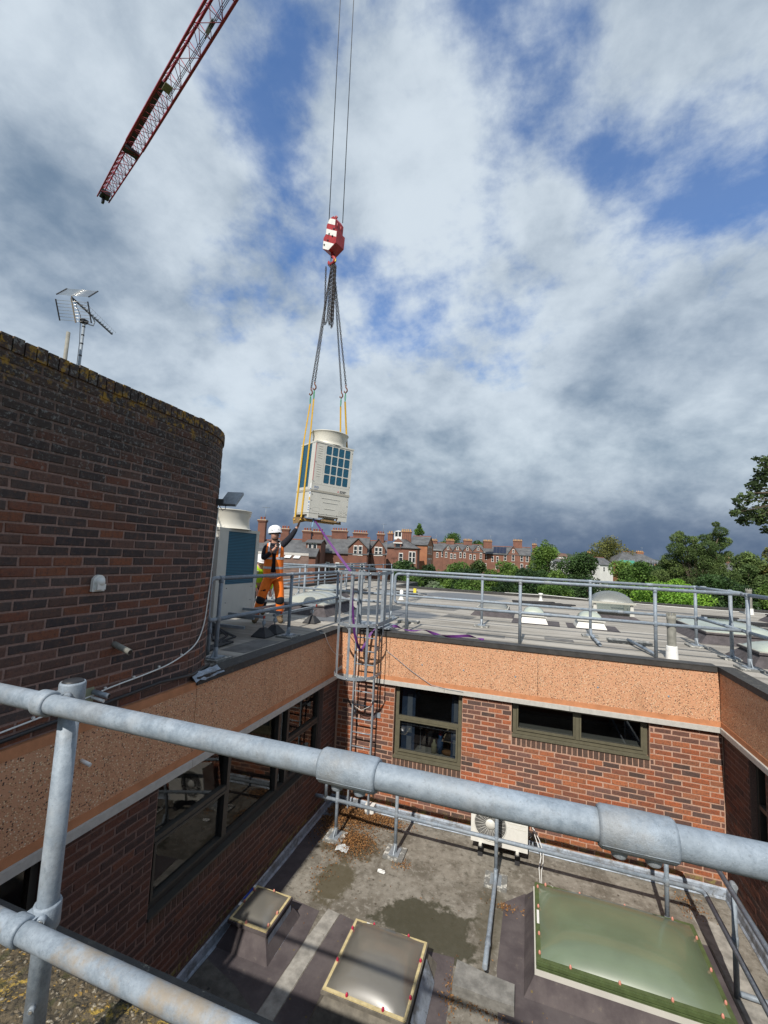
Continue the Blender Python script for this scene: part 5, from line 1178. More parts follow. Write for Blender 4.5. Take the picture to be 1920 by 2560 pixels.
RX = Matrix.Rotation(R(90), 4, 'X')
text('R32', .058, Matrix.Translation((x0+.055, y0-.0012, hh*.372)) @ RX, M_txt, hu, bold=.001)
for i in range(2): B((x0+.057, y0-.0014, hh*.352-.014*i), (x0+.135, y0-.0004, hh*.357-.014*i), 'label_print', M_txt)
ex, ez, es = x1-.26, hh*.372, .026
dm_ = MB()
for a in (90, 210, 330):
    d = Vector((math.cos(R(a)), 0, math.sin(R(a)))); q = Vector((-d.z, 0, d.x)); c = Vector((ex, y0-.0012, ez))
    dm_.add([c, c+d*es*.5*1.0+q*es*.29, c+d*es, c+d*es*.5-q*es*.29], [(0,1,2,3)])
dm_.build('emblem', M_dred, hu, True)
text('MITSUBISHI', .029, Matrix.Translation((ex+.036, y0-.0012, ez+.004)) @ RX, M_blk, hu, bold=.0005); text('ELECTRIC', .029, Matrix.Translation((ex+.036, y0-.0012, ez-.022)) @ RX, M_blk, hu, bold=.0005)
shroud(hu, Matrix.Translation((.02, .0, hh+.001)), .362, .345, .385, .265, True)
# carton band round the waist, feet and timber bearers
M_band = mat('grey_band', (.36, .34, .29), .6, var=.1)
bn = MB(); zb0, zb1 = zs_-.018, zs_+.022
bn.box((x0-.006, y0-.0075, zb0), (x1+.006, y0-.0055, zb1)); bn.box((x0-.0085, y0-.0074, zb0), (x0-.0062, y1+.006, zb1)); bn.box((x1+.0062, y0-.0074, zb0), (x1+.0085, y1+.006, zb1)); bn.build('band', M_band, hu, True)
for x in (x0+.10, x1-.10): B((x-.10, y0+.0, -.035), (x+.10, y0+.08, .0299), 'foot', M_cream); B((x-.10, y1-.08, -.035), (x+.10, y1, .0299), 'foot', M_cream)
B((x0-.02, y0+.28, -.075), (x1+.02, y0+.36, -.036), 'bearer', M_wood); B((x0-.02, y1-.16, -.075), (x1+.02, y1-.08, -.036), 'bearer', M_wood); B((x0+.30, y0+.01, -.070), (x1-.22, y0+.09, -.0352), 'bearer', M_wood)
b = MB(); b.add([(x0-.03,y0+.22,-.03),(x0-.03,y1-.02,-.03),(x0-.005,y1-.02,-.16),(x0-.01,y0+.40,-.14),(x0+.10,y0+.3,-.10)], [(0,1,2,3),(0,3,4)]); b.build('packing_flap', M_wood, hu, True)
b = MB(); b.bar((x0+.14,y0+.05,-.03), (x0+.11,y0+.02,-.20), .028, .004); b.build('loose_tie', mat('blue_tie', (.12, .24, .36), .6), hu, True)
# slings, chains and hook block
def strap_path(pts, w=.062, t=.005, mt=M_yellow, name='sling', parent=None, wdir=None):
    b = MB(); vs = []; fs = []
    for i, p in enumerate(pts):
        p = Vector(p); d = (Vector(pts[min(i+1, len(pts)-1)])-Vector(pts[max(i-1, 0)])).normalized(); wd = Vector(wdir[i] if isinstance(wdir, list) else wdir); wd = (wd-d*wd.dot(d)).normalized(); nn = d.cross(wd)
        vs += [p-wd*w/2-nn*t/2, p+wd*w/2-nn*t/2, p+wd*w/2+nn*t/2, p-wd*w/2+nn*t/2]
    for i in range(len(pts)-1):
        for j in range(4): fs.append((i*4+j, i*4+(j+1) % 4, i*4+4+(j+1) % 4, i*4+4+j))
    return b.add(vs, fs).build(name, mt, parent)
HK = {'L1': Vector((-.967,.05,7.48)), 'L2': Vector((-.781,-.15,7.50)), 'R1': Vector((-.516,.55,7.57)), 'R2': Vector((-.282,.25,7.55))}
LW = lambda x, y, z: MU @ Vector((x, y, z))
fdir = (MU.to_3x3() @ Vector((0,1,0)))
for nm, (l, r_, yy) in {'sling far from the viewer': ('L1', 'R1', .24), 'sling nearer the viewer': ('L2', 'R2', -.045)}.items():
    sl = thing('lifting_sling', 'yellow webbing '+nm+', looped under the hoisted condenser', 'sling', tuple(LW(0, yy, -.08)), group='yellow slings')
    a = HK[l]; c = HK[r_]; m_ = .06
    pts = [a-Vector((0,0,.20)), LW(x0-.012, yy, hh+.01), LW(x0-.012, yy, .0), LW(x0-.028, yy, -.082), LW(x1+.028, yy, -.082), LW(x1+.012, yy, .0), LW(x1+.012, yy, hh+.01), c-Vector((0,0,.20))]
    strap_path(pts, wdir=fdir, parent=sl, name='webbing')
    for q in (a, c):
        e = MB(); e.tube([q+Vector((0,0,-.02))]+[q+Vector((0,0,-.03-.17*t_))+fdir*.022*math.sin(math.pi*t_) for t_ in (.1,.3,.5,.7,.9)]+[q+Vector((0,0,-.21))], .007, 5)
        e.tube([q+Vector((0,0,-.02))]+[q+Vector((0,0,-.03-.17*t_))-fdir*.022*math.sin(math.pi*t_) for t_ in (.1,.3,.5,.7,.9)]+[q+Vector((0,0,-.21))], .007, 5); e.build('eye_sleeve', M_green, sl)
def chain_links(path, pitch, wl, wr_, b):
    path = [Vector(p) for p in path]; seg = []; tot = 0
    for p, q in zip(path[:-1], path[1:]): seg.append((p, q, (q-p).length)); tot += (q-p).length
    n = max(2, int(tot/pitch)); k_ = 0; acc = 0
    for i in range(n):
        s = (i+.5)*tot/n
        acc = 0
        for p, q, L in seg:
            if s <= acc+L: c = p+(q-p)*((s-acc)/L); d = (q-p)/L; break
            acc += L
        u = Vector((0,0,1)).cross(d); u = (u if u.length > .05 else Vector((1,0,0)).cross(d)).normalized(); v = d.cross(u)
        if i % 2: u, v = v, -u
        hl, hw_ = pitch*.72, wl; ring_ = []
        for t_ in range(8):
            a = 2*math.pi*t_/8+math.pi/8; ca, sa = math.cos(a), math.sin(a); ring_.append(c+d*(hl*ca*1.0)+u*(hw_*sa*1.05))
        b.tube(ring_, wr_, 5, closed=True)
ch = thing('chain_sling', 'four legged dark chain sling with shortened loops hanging under the hook', 'chain', (-.625, 0, 10.2))
TOP = Vector((-.625, 0, 10.24))
for nm in ('L1', 'L2', 'R1', 'R2'):
    q = HK[nm]; b = MB(); chain_links([TOP+Vector((.02*(1 if nm[0] == 'R' else -1), 0, 0)), q+Vector((0,0,.14))], .043, .017, .0062, b); tag(b.build('chain_leg', M_chain, ch), kind='stuff')
    hkb = MB(); hkb.tube([q+Vector((0,0,.15)), q+Vector((0,0,.10)), q+Vector((.03,0,.06)), q+Vector((.035,0,.02)), q+Vector((.0,0,-.02)), q+Vector((-.03,0,.005)), q+Vector((-.028,0,.03))], [.010,.014,.014,.015,.015,.013,.008], 7); hkb.build('chain_hook', M_rust, ch)
for k_, (dx, dy, zl) in enumerate(((.035,.02,8.86), (.01,-.03,8.90), (.05,-.01,8.98), (-.06,.02,8.95))):
    b = MB(); xb = -.10 if k_ == 3 else 0
    chain_links([TOP+Vector((dx+xb,dy,-.02)), Vector((TOP.x+dx+xb*.6,dy,zl+.06)), Vector((TOP.x+dx+.015+xb*.55,dy,zl)), Vector((TOP.x+dx+.04+xb*.4,dy,zl+.06)), TOP+Vector((dx+.03,dy,-.05))], .043, .017, .0062, b); tag(b.build('slack_chain', M_chain, ch), kind='stuff')
rg = MB(); rg.tube([TOP+Vector((.045*math.cos(a), 0, .10+.12*math.sin(a))) for a in [2*math.pi*i/20 for i in range(20)]], .011, 7, closed=True); rg.tube([TOP+Vector((.02+.03*math.cos(a), .01, -.02+.05*math.sin(a))) for a in [2*math.pi*i/14 for i in range(14)]], .010, 6, closed=True); rg.tube([TOP+Vector((-.04+.03*math.cos(a), -.01, -.02+.05*math.sin(a))) for a in [2*math.pi*i/14 for i in range(14)]], .010, 6, closed=True); rg.build('master_ring', M_chain, ch)
MB().box(TOP+Vector((.02,-.04,.02)), TOP+Vector((.09,-.02,.075))).build('identity_tag', mat('yellow_tag', (.8, .6, .03), .5, var=.05), ch)
hbk = thing('hook_block', 'red and white striped crane hook block hanging on two ropes', 'hook block', (-.63, 0, 10.8), (0, R(3), R(-16)))
th = .125
body = [(-.175,-.24),(.0,-.33),(.19,-.22),(.19,.04),(.12,.10),(.12,.30),(.05,.40),(-.06,.38),(-.12,.26),(-.125,.06),(-.175,.0)]
Mx = Matrix(((1,0,0,0),(0,0,-1,0),(0,1,0,0),(0,0,0,1)))
MB().prism(body, -th, th, Mx).build('cheek_box', M_blkred, hbk, True)
def clip_stripe(lo, hi, ypos):
    # diagonal band lo < z + .5x < hi cut to the body outline
    def cut(poly, f):
        out = []
        for i in range(len(poly)):
            a, b_ = poly[i], poly[(i+1) % len(poly)]; fa, fb = f(a), f(b_)
            if fa >= 0: out.append(a)
            if fa*fb < 0: t_ = fa/(fa-fb); out.append((a[0]+(b_[0]-a[0])*t_, a[1]+(b_[1]-a[1])*t_))
        return out
    p = cut(cut([(x*.97, z*.985) for x, z in body if True], lambda q: q[1]+.55*q[0]-lo), lambda q: hi-q[1]-.55*q[0])
    if len(p) > 2: MB().add([(x, ypos, z) for x, z in p], [tuple(range(len(p)))]).build('stripe', M_paint, hbk, True)
for lo, hi in ((.24, .36), (.0, .12), (-.33, -.16)): clip_stripe(lo, hi, -th-.002); clip_stripe(lo, hi, th+.002)
b = MB()
for x, z in ((-.13, -.17), (.08, -.05), (-.02, .03), (.10, .10), (-.04, -.1)): b.lathe([(.001,0),(.018,0),(.018,.012)], 8, Matrix.Translation((x, -th-.014, z)) @ Matrix.Rotation(R(-90), 4, 'X'))
b.build('pin', M_black, hbk, True)
b = MB(); b.tube([(0,0,.36),(0,0,.44),(.03,0,.47),(.0,0,.50),(-.03,0,.47),(0,0,.44)], .018, 8); b.build('becket', M_blkred, hbk, True)
for s in (-1, 1): MB().lathe([(.05,-.012),(.11,-.02),(.115,0),(.11,.02),(.05,.012)], 20, Matrix.Translation((.02, s*.055, .22)) @ Matrix.Rotation(R(90), 4, 'X')).build('sheave', M_blkred, hbk, True)
hkp = [(0,0,-.32),(0,0,-.38),(.03,0,-.41),(.075,0,-.45),(.085,0,-.50),(.06,0,-.545),(.0,0,-.565),(-.055,0,-.545),(-.08,0,-.50),(-.085,0,-.46)]
b = MB(); b.tube(hkp, [.04,.036,.034,.036,.038,.038,.038,.036,.028,.012], 10); b.build('hook', M_blkred, hbk, True)
# ropes
for k_, (p, q) in enumerate((((-.77, 0, 11.14), (-1.16, .45, 23.75)), ((-.45, 0, 11.12), (-.80, .45, 23.75)))):
    b = MB(); b.cyl(p, q, .0085, 7); tag(b.build('hoist_rope', M_rope), ('left' if k_ == 0 else 'right')+' of the two steel ropes rising from the hook block', 'rope', 'hoist ropes')
# ================================================================== TOWER CRANE JIB
jb = thing('tower_crane', 'dark red lattice crane jib reaching overhead from the upper left', 'crane', (17.5, -7.5, GND))
jd = Vector((.9175, -.3977, 0)); jn = Vector((.3977, .9175, 0)); jt = Vector((-20.5, 8.97, 24.2)); hwid = .375; Ltot = 41.5
J = lambda s, side, z: jt+jd*s+jn*(side*hwid)+Vector((0,0,z))
tipw = lambda s: .78+.22*min(1, s/5.2) if s < 5.2 else 1.0
JJ = lambda s, side, z: jt+jd*s+jn*(side*hwid*tipw(s))+Vector((0,0,z*tipw(s)))
TC = .85
b = MB()
for side in (-1, 1): b.bar(JJ(0, side, 0), JJ(5.2, side, 0), .055, .055); b.bar(JJ(5.2, side, 0), JJ(Ltot, side, 0), .085, .085)
b.build('bottom_chord', M_red, jb)
b = MB(); b.bar(JJ(.3, 0, TC*.7), JJ(5.2, 0, TC), .05, .05); b.bar(JJ(5.2, 0, TC), JJ(Ltot, 0, TC), .085, .085); b.build('top_chord', M_red, jb)
s = .15; la = MB(); odd = 0
while s < Ltot-.9:
    bay = .46 if s < 8.5 else .92; s2 = s+bay
    for side in (-1, 1):
        la.tube([JJ(s, side, 0), JJ((s+s2)/2, 0, TC)], .016, 5); la.tube([JJ((s+s2)/2, 0, TC), JJ(s2, side, 0)], .016, 5)
    la.tube([JJ(s, -1, 0), JJ(s, 1, 0)], .014, 5); la.tube([JJ(s, -1 if odd else 1, 0), JJ(s2, 1 if odd else -1, 0)], .014, 5); odd ^= 1; s = s2
tag(la.build('lacing', M_red, jb), kind='stuff')
b = MB(); b.bar(JJ(4.5, -.35, .30), JJ(9.2, -.45, .30), .26, .03); b.build('walkway', M_black, jb)
b = MB(); b.box((-.25,-.22,-.05), (.25,.22,.22), Matrix.Translation(JJ(.35, 0, .02)) @ Matrix.Rotation(R(-23.4), 4, 'Z')); b.box((-.12,-.06,-.35), (.12,.06,-.05), Matrix.Translation(JJ(.2, -.1, .02)) @ Matrix.Rotation(R(-23.4), 4, 'Z')); b.build('tip_sheave', M_black, jb)
b = MB(); b.box((-.2,-.36,-.04), (.2,.36,.10), Matrix.Translation(JJ(4.6, 0, .05)) @ Matrix.Rotation(R(-23.4), 4, 'Z')); b.build('end_buffer', M_black, jb)
b = MB(); b.box((-.22,-.16,-.02), (.22,.16,.02), Matrix.Translation(JJ(9.4, -.15, -.06)) @ Matrix.Rotation(R(-23.4), 4, 'Z')); b.build('sign_plate', mat('khaki_box', (.20, .18, .12), .6), jb)
b = MB(); b.bar(JJ(12.6, .45, .1), JJ(13.1, .45, .25), .14, .10); b.tube([JJ(12.4,.5,.05), JJ(12.6,.6,.3), JJ(13.2,.6,.3), JJ(13.3,.5,.05)], .02, 5); b.build('floodlamp', M_galvd, jb)
b = MB()
for off in (.35, .5, .62): b.cyl(JJ(8.8, off, .12), JJ(Ltot-1, off, .15), .012, 5)
b.build('trolley_rope', M_rope, jb)
b = MB(); b.box((-.6,-.42,-.20), (.6,.42,-.06), Matrix.Translation(jt+jd*21.2) @ Matrix.Rotation(R(-23.4), 4, 'Z')); b.build('trolley', M_red, jb)
ms = MB(); mx_, my_ = 17.5, -7.5
for sx in (-.6, .6):
    for sy in (-.6, .6): ms.box((mx_+sx-.06, my_+sy-.06, GND), (mx_+sx+.06, my_+sy+.06, 26.5))
for i in range(20):
    z = GND+1.45*i
    for (p, q) in (((-.6,-.6),(.6,-.6)), ((.6,-.6),(.6,.6)), ((.6,.6),(-.6,.6)), ((-.6,.6),(-.6,-.6))): ms.tube([(mx_+p[0], my_+p[1], z), (mx_+q[0], my_+q[1], z+1.45)], .03, 5)
ms.build('mast', M_red, jb)
# purple strap from the hoisted unit over the cage and along the roof edge
ps = thing('ratchet_strap', 'long purple strap from the hoisted unit over the ladder cage to the roof edge', 'strap', (.4, -.6, 2.9))
S0 = LW(x0+.15, y0+.1, -.03)
strap_path([S0, S0.lerp(Vector((.42,-.62,3.97)), .35)+Vector((0,0,-.02)), S0.lerp(Vector((.42,-.62,3.97)), .7)+Vector((0,0,-.03)), Vector((.40,-.64,3.985)), Vector((.435,-.62,3.90))], w=.042, t=.003, mt=M_purple, name='strap', parent=ps, wdir=[(.2,1,.1),(.6,.7,.2),(1,.3,.2),(1,.2,0),(1,.1,0)])
strap_path([(.435,-.62,3.90),(.45,-.60,3.5),(.475,-.56,3.15),(.48,-.48,2.90),(.52,-.42,2.72),(.56,-.36,2.60)], w=.042, t=.003, mt=M_purple, name='strap', parent=ps, wdir=[(1,.1,0),(.5,.8,0),(.9,.4,0),(1,.3,0),(.8,.5,0),(.6,.7,0)])
strap_path([(.56,-.36,2.60),(.60,-.24,2.72),(.64,-.10,2.87),(.70,.0,2.955),(.85,.03,2.985)], w=.042, t=.003, mt=M_purple, name='strap', parent=ps, wdir=[(.6,.7,0),(1,.3,0),(1,.2,0),(.6,.8,.1),(.2,1,.1)])
pts = []; wd = []; rr = random.Random(2)
for i in range(46):
    t_ = i/45; x = .85+1.75*t_; y = .10+.10*math.sin(7*t_)+.08*math.sin(17*t_+1)+.02; z = 2.935+.045*abs(math.sin(9*t_+.4))*(1-.6*t_)+.012*math.sin(23*t_); pts.append((x, y, z)); a = 5*math.sin(6*t_)+t_*3; wd.append((0, math.cos(a*.6), math.sin(a*.6)))
strap_path(pts, w=.045, t=.003, mt=M_purple, name='strap', parent=ps, wdir=wd)
# ================================================================== PEOPLE
def skin(name, pts, edges, mt, parent, sub=2, root=0):
    me = bpy.data.meshes.new(name); me.from_pydata([tuple(p[0]) for p in pts], edges, [])
    ob = bpy.data.objects.new(name, me); col.objects.link(ob); md = ob.modifiers.new('skin', 'SKIN'); md.use_smooth_shade = True
    if not me.skin_vertices: me.skin_vertices.new() if hasattr(me.skin_vertices, 'new') else None
    for i, p in enumerate(pts):
        sv = me.skin_vertices[0].data[i]; r = p[1]; sv.radius = r if isinstance(r, tuple) else (r, r); sv.use_root = (i == root)
    ob.modifiers.new('sub', 'SUBSURF').levels = sub; ob.modifiers['sub'].render_levels = sub
    dg = bpy.context.evaluated_depsgraph_get(); nm = bpy.data.meshes.new_from_object(ob.evaluated_get(dg)); bpy.data.objects.remove(ob); bpy.data.meshes.remove(me)
    nm.name = name; nm.materials.clear(); nm.materials.append(mt); return link(name, nm, parent)
M_skin = mat('skin', (.52, .285, .205), .55, var=.12, scale=30)
M_navy = mat('navy_fleece', (.014, .014, .022), .95, var=.3, scale=30, bump=.25, bscale=60)
M_hiv = mat('hi_vis_orange', (1.0, .20, .015), .75, var=.12, scale=14, bump=.25, bscale=24)
M_hivy = mat('hi_vis_yellow', (.48, .78, .02), .75, var=.12, scale=14)
M_refl = mat('reflective_tape', (.52, .53, .55), .35, .2, var=.1, scale=40)
M_knee = mat('black_cordura', (.012, .012, .013), .9, var=.2)
M_boot = mat('tan_boot', (.15, .105, .06), .85, var=.3, scale=30)
M_helm = mat('white_helmet', (.78, .79, .82), .3, var=.03)
M_beard = mat('dark_beard', (.085, .048, .034), .95, var=.3, scale=60)
class Fig:
    def __init__(s, c, f): s.c = Vector(c); s.f = Vector((f[0], f[1], 0)).normalized(); s.l = Vector((0,0,1)).cross(s.f)
    def p(s, a, b, z): return s.c+s.l*a+s.f*b+Vector((0,0,z))
def hand(P, D, S, N, fl, curl, body, base, r=.0085):
    """palm plus five fingers appended to skeleton lists; P palm centre, D finger direction, S towards thumb, N palm normal"""
    pts, ed = body; D, S, N = Vector(D).normalized(), Vector(S).normalized(), Vector(N).normalized()
    k0 = len(pts); pts.append((P-D*.01, (.026, .016))); ed.append((base, k0)); pts.append((P+D*.03, (.030, .014))); ed.append((k0, k0+1))
    for i, (o, L) in enumerate(zip((-.026, -.009, .009, .026), (.058, .072, .077, .068))):
        q = P+D*.036+S*o; a = k0+2+i*3; pts.append((q, r+.001)); ed.append((k0+1, a)); d = D; q2 = q
        for j in range(2):
            an = curl*(j+1); dd = (D*math.cos(an)+N*math.sin(an)).normalized(); q2 = q2+dd*L*fl*.5; pts.append((q2, r-.0012*j)); ed.append((a+j, a+j+1))
    t0 = len(pts); q = P+S*.03; pts.append((q, r+.002)); ed.append((k0, t0)); pts.append((q+(S*.6+D*.7).normalized()*.03+N*.012, r)); ed.append((t0, t0+1)); pts.append((q+(S*.5+D).normalized()*.052+N*.03, r-.001)); ed.append((t0+1, t0+2))
def head_mesh(C_, fwd, mt, parent, scale=1.0):
    fwd = Vector(fwd).normalized(); lf = Vector((0,0,1)).cross(fwd).normalized(); up = fwd.cross(lf); M = Matrix((lf, fwd, up)).transposed().to_4x4(); M.translation = C_
    return M
def vest(F, rings, gap, mt, name, parent, off=0.0, tape=None):
    """open fronted waistcoat: rings = (z, a centre, half width, half depth); gap = half opening angle"""
    n = 26; b = MB(); vs = []; fs = []
    for (z, ac, bc, hw_, hd_, g) in rings:
        for i in range(n+1):
            th = g+(2*math.pi-2*g)*i/n; vs.append(F.p(ac+(hw_+off)*math.sin(th), bc+(hd_+off)*math.cos(th), z))
    for k_ in range(len(rings)-1):
        for i in range(n): a = k_*(n+1)+i; fs.append((a, a+1, a+n+2, a+n+1))
    return b.add(vs, fs, True).build(name, mt, parent)
# ---- worker in orange holding the load
F = Fig((-1.50, -.02, 0), (.54, -.84)); D0 = DECK
man = thing('person', 'worker in white helmet and orange high visibility clothes steadying the hoisted unit', 'person', (-1.5, -.02, DECK))
p = F.p
pts = [(p(-.005,0,3.80), .085), (p(-.01,-.01,4.02), .080), (p(-.015,-.01,4.20), .080), (p(-.02,-.01,4.34), .055), (p(-.028,.01,4.44), .052), (p(-.03,.03,4.52), .066), (p(-.028,.028,4.61), .080), (p(-.03,.02,4.67), .065),
       (p(-.175,.0,4.34), .058), (p(-.215,.07,4.09), .043), (p(-.045,.21,4.27), .027),
       (p(.135,.0,4.40), .058), (p(.29,.06,4.57), .044), (p(.405,.10,4.77), .028),
       (p(-.085,.0,3.74), .09), (p(-.205,.06,3.33), .058), (p(-.275,.02,2.98), .035), (p(-.29,.07,2.925), .022),
       (p(.085,.0,3.74), .09), (p(.145,.06,3.34), .058), (p(.175,.0,2.98), .035), (p(.19,.05,2.925), .022)]
ed = [(0,1),(1,2),(2,3),(3,4),(4,5),(5,6),(6,7),(3,8),(8,9),(9,10),(3,11),(11,12),(12,13),(0,14),(14,15),(15,16),(16,17),(0,18),(18,19),(19,20),(20,21)]
hand(p(-.005,.225,4.325), F.l*.5+Vector((0,0,.85)), -F.f*.2+F.l*.6+Vector((0,0,-.3)), F.l*.3-F.f*.6, .9, .75, (pts, ed), 10)
hand(p(.435,.11,4.845), Vector((0,0,1))+F.l*.25, -F.l*.6-F.f*.4, F.f*.3+F.l*.5, 1.0, .25, (pts, ed), 13)
skin('body', pts, ed, M_skin, man, 2)
# face: nose, beard, eye glasses; the head looks to image right
hf = (F.l*.80+F.f*.60).normalized(); hs = Vector((0,0,1)).cross(hf); HC = p(-.028,.025,4.595)
nb = MB(); Mh = Matrix((hs, hf, Vector((0,0,1)))).transposed().to_4x4(); Mh.translation = HC
nb.ball(Mh @ Vector((0,.005,-.02)), (.072,.090,.105), 16, 10)
nb.add([Mh @ Vector(v) for v in [(-.013,.088,-.045),(.013,.088,-.045),(0,.116,-.040),(0,.090,.012)]], [(0,1,2),(0,2,3),(2,1,3)], True)
for s in (-1, 1): nb.ball(Mh @ Vector((s*.074,-.01,-.02)), (.016,.020,.032), 8, 6)
nb.build('face', M_skin, man)
bb = MB(); bb.ball(Mh @ Vector((0,.010,-.095)), (.062,.074,.040), 16, 8); bb.build('beard', M_beard, man)
MB().add([Mh @ Vector(v) for v in [(-.022,.0985,-.068),(.022,.0985,-.068),(.018,.0975,-.078),(-.018,.0975,-.078)]], [(0,1,2,3)]).build('mouth', mat('lips', (.30, .10, .08), .6), man)
gb = MB()
for s in (-1, 1): gb.ball(Mh @ Vector((s*.030,.086,.012)), (.014,.008,.009), 10, 6)
gb.build('eye', M_black, man)
gb = MB()
for s in (-1, 1): gb.bar(Mh @ Vector((s*.058,.070,.016)), Mh @ Vector((s*.074,-.02,.010)), .005, .006); gb.bar(Mh @ Vector((s*.010,.098,.016)), Mh @ Vector((s*.058,.076,.016)), .003, .026)
gb.build('glasses', M_black, man)
# helmet with peak, vents and badges
hm = MB(); prof = [(.128,0),(.130,.02),(.126,.055),(.112,.095),(.085,.128),(.045,.148),(.001,.153)]
Mhel = Mh @ Matrix.Translation((0,-.005,.028)) @ Matrix.Rotation(R(6), 4, 'X') @ Matrix.Diagonal((.92,1.10,1.0,1)); hm.lathe(prof, 28, Mhel); hm.lathe([(.128,0),(.134,-.012),(.127,-.014)], 28, Mhel)
hm.add([Mhel @ Vector(v) for v in [(-.085,.095,.004),(-.045,.150,-.006),(0,.165,-.008),(.045,.150,-.006),(.085,.095,.004),(0,.10,.02)]], [(0,1,5),(1,2,5),(2,3,5),(3,4,5)], True)
hel = hm.build('helmet', M_helm, man)
rb_ = MB(); rb_.lathe([(.118,.0),(.118,-.02),(.110,-.03)], 20, Mhel); rb_.build('harness', M_black, hel)
def patch(u0, u1, v0, v1, mt, nm, tri=False):
    q = lambda a, v: Mhel @ Vector((np.interp(v, [0,.055,.095,.128], [.132,.129,.115,.088])*math.sin(a), np.interp(v, [0,.055,.095,.128], [.132,.129,.115,.088])*math.cos(a), v))
    b = MB(); b.add([q(u0,v0), q(u1,v0), q((u0+u1)/2,v1)] if tri else [q(u0,v0), q(u1,v0), q(u1,v1), q(u0,v1)], [(0,1,2)] if tri else [(0,1,2,3)]); b.build(nm, mt, hel)
for ss_ in (1, -1): patch(ss_*1.5-.18, ss_*1.5+.18, .030, .075, mat('green_badge', (.01, .06, .03), .5), 'badge', True); patch(ss_*.75-.32, ss_*.75+.32, .035, .062, mat('blue_badge', (.03, .05, .22), .5), 'badge')
# hoodie, trousers
HP = [(p(-.005,0,3.79), (.135,.11)), (p(-.01,.0,4.0), (.14,.11)), (p(-.015,.01,4.18), (.14,.105)), (p(-.02,.0,4.32), (.10,.075)), (p(-.026,.0,4.43), (.078,.075)),
      (p(-.185,.0,4.33), .075), (p(-.222,.07,4.09), .062), (p(-.075,.19,4.235), .042), (p(.145,.0,4.39), .075), (p(.295,.06,4.57), .062), (p(.392,.098,4.745), .042)]
skin('hoodie', HP, [(0,1),(1,2),(2,3),(3,4),(3,5),(5,6),(6,7),(3,8),(8,9),(9,10)], M_navy, man, 2)
hb2 = MB(); hb2.tube([p(-.02+.10*math.sin(a), -.01+.085*math.cos(a), 4.42-.035*math.cos(a)) for a in [2*math.pi*i/18 for i in range(18)]], .026, 8, closed=True); hb2.build('hood', M_navy, man)
TP = [(p(0,0,3.84), (.16,.125)), (p(-.088,.0,3.70), .118), (p(-.152,.03,3.52), .108), (p(-.208,.06,3.32), .092), (p(-.245,.04,3.15), .086), (p(-.275,.02,3.0), .078), (p(.088,.0,3.70), .118), (p(.120,.03,3.52), .108), (p(.148,.06,3.33), .092), (p(.162,.03,3.15), .086), (p(.176,.0,3.0), .078)]
skin('trousers', TP, [(0,1),(1,2),(2,3),(3,4),(4,5),(0,6),(6,7),(7,8),(8,9),(9,10)], M_hiv, man, 2)
for (a, b_, c, d) in (((-.195,.066,3.40), (-.212,.070,3.30), (-.232,.058,3.20), 0), ((.142,.064,3.40), (.150,.070,3.30), (.158,.052,3.20), 0)):
    skin('knee_pad', [(p(*a), (.088,.09)), (p(*b_), (.094,.096)), (p(*c), (.088,.09))], [(0,1),(1,2)], M_knee, man, 2)
for (a, b_) in (((-.250,.036,3.125), (-.262,.030,3.07)), ((.165,.024,3.125), (.170,.014,3.07))):
    skin('leg_tape', [(p(*a), .090), (p(*b_), .088)], [(0,1)], M_refl, man, 1)
MB().bar(p(-.22,.115,3.47), p(-.13,.135,3.50), .012, .028).build('pocket_flap', M_knee, man)
for (a, b_) in ((-.275, -.31), (.176, .205)):
        skin('boot', [(p(a,.0,3.06), .066), (p(a,-.005,2.96), .066), (p(a,.0,2.92), .060), (p((a+b_)/2,.08,2.915), .058), (p(b_,.18,2.905), .050)], [(0,1),(1,2),(2,3),(3,4)], M_boot, man, 2)
VR = [(3.79,-.01,.0,.195,.165,.30), (3.90,-.01,.0,.192,.163,.24), (4.02,-.012,.0,.19,.160,.18), (4.14,-.015,.005,.19,.160,.18), (4.24,-.018,.005,.192,.158,.24), (4.32,-.02,.0,.185,.145,.48), (4.385,-.02,-.01,.155,.125,.62), (4.43,-.02,-.02,.105,.09,.8)]
vst = vest(F, VR, .4, M_hiv, 'vest', man)
for z0_, z1_ in ((3.905, 3.950), (4.095, 4.140)):
    vest(F, [(z0_,-.012,.0,.191,.162,.22), (z1_,-.012,.0,.191,.161,.20)], .4, M_refl, 'tape', vst, .004)
for s in (-1, 1):
    tb = MB(); q = [p(-.02+s*.10, .150, 4.14), p(-.02+s*.103, .147, 4.24), p(-.02+s*.105, .128, 4.325), p(-.02+s*.10, .06, 4.425)]; 
    for a_, b_ in zip(q[:-1], q[1:]): tb.bar(a_, b_, .032, .006, up=F.f)
    tb.build('tape', M_refl, vst)
rd = thing('radio', 'black handheld radio held near the worker\'s chin', 'radio', tuple(p(.03, .25, 4.34)))
Mr = Matrix.Translation(p(.035,.215,4.36)) @ Matrix.Rotation(math.atan2(F.l.y, F.l.x), 4, 'Z') @ Matrix.Rotation(R(35), 4, 'Y')
MB().box((-.026,-.016,-.05), (.026,.016,.05), Mr).build('casing', M_black, rd); MB().cyl(Mr @ Vector((.016,0,.05)), Mr @ Vector((.016,0,.14)), .006, 6).build('antenna', M_black, rd)
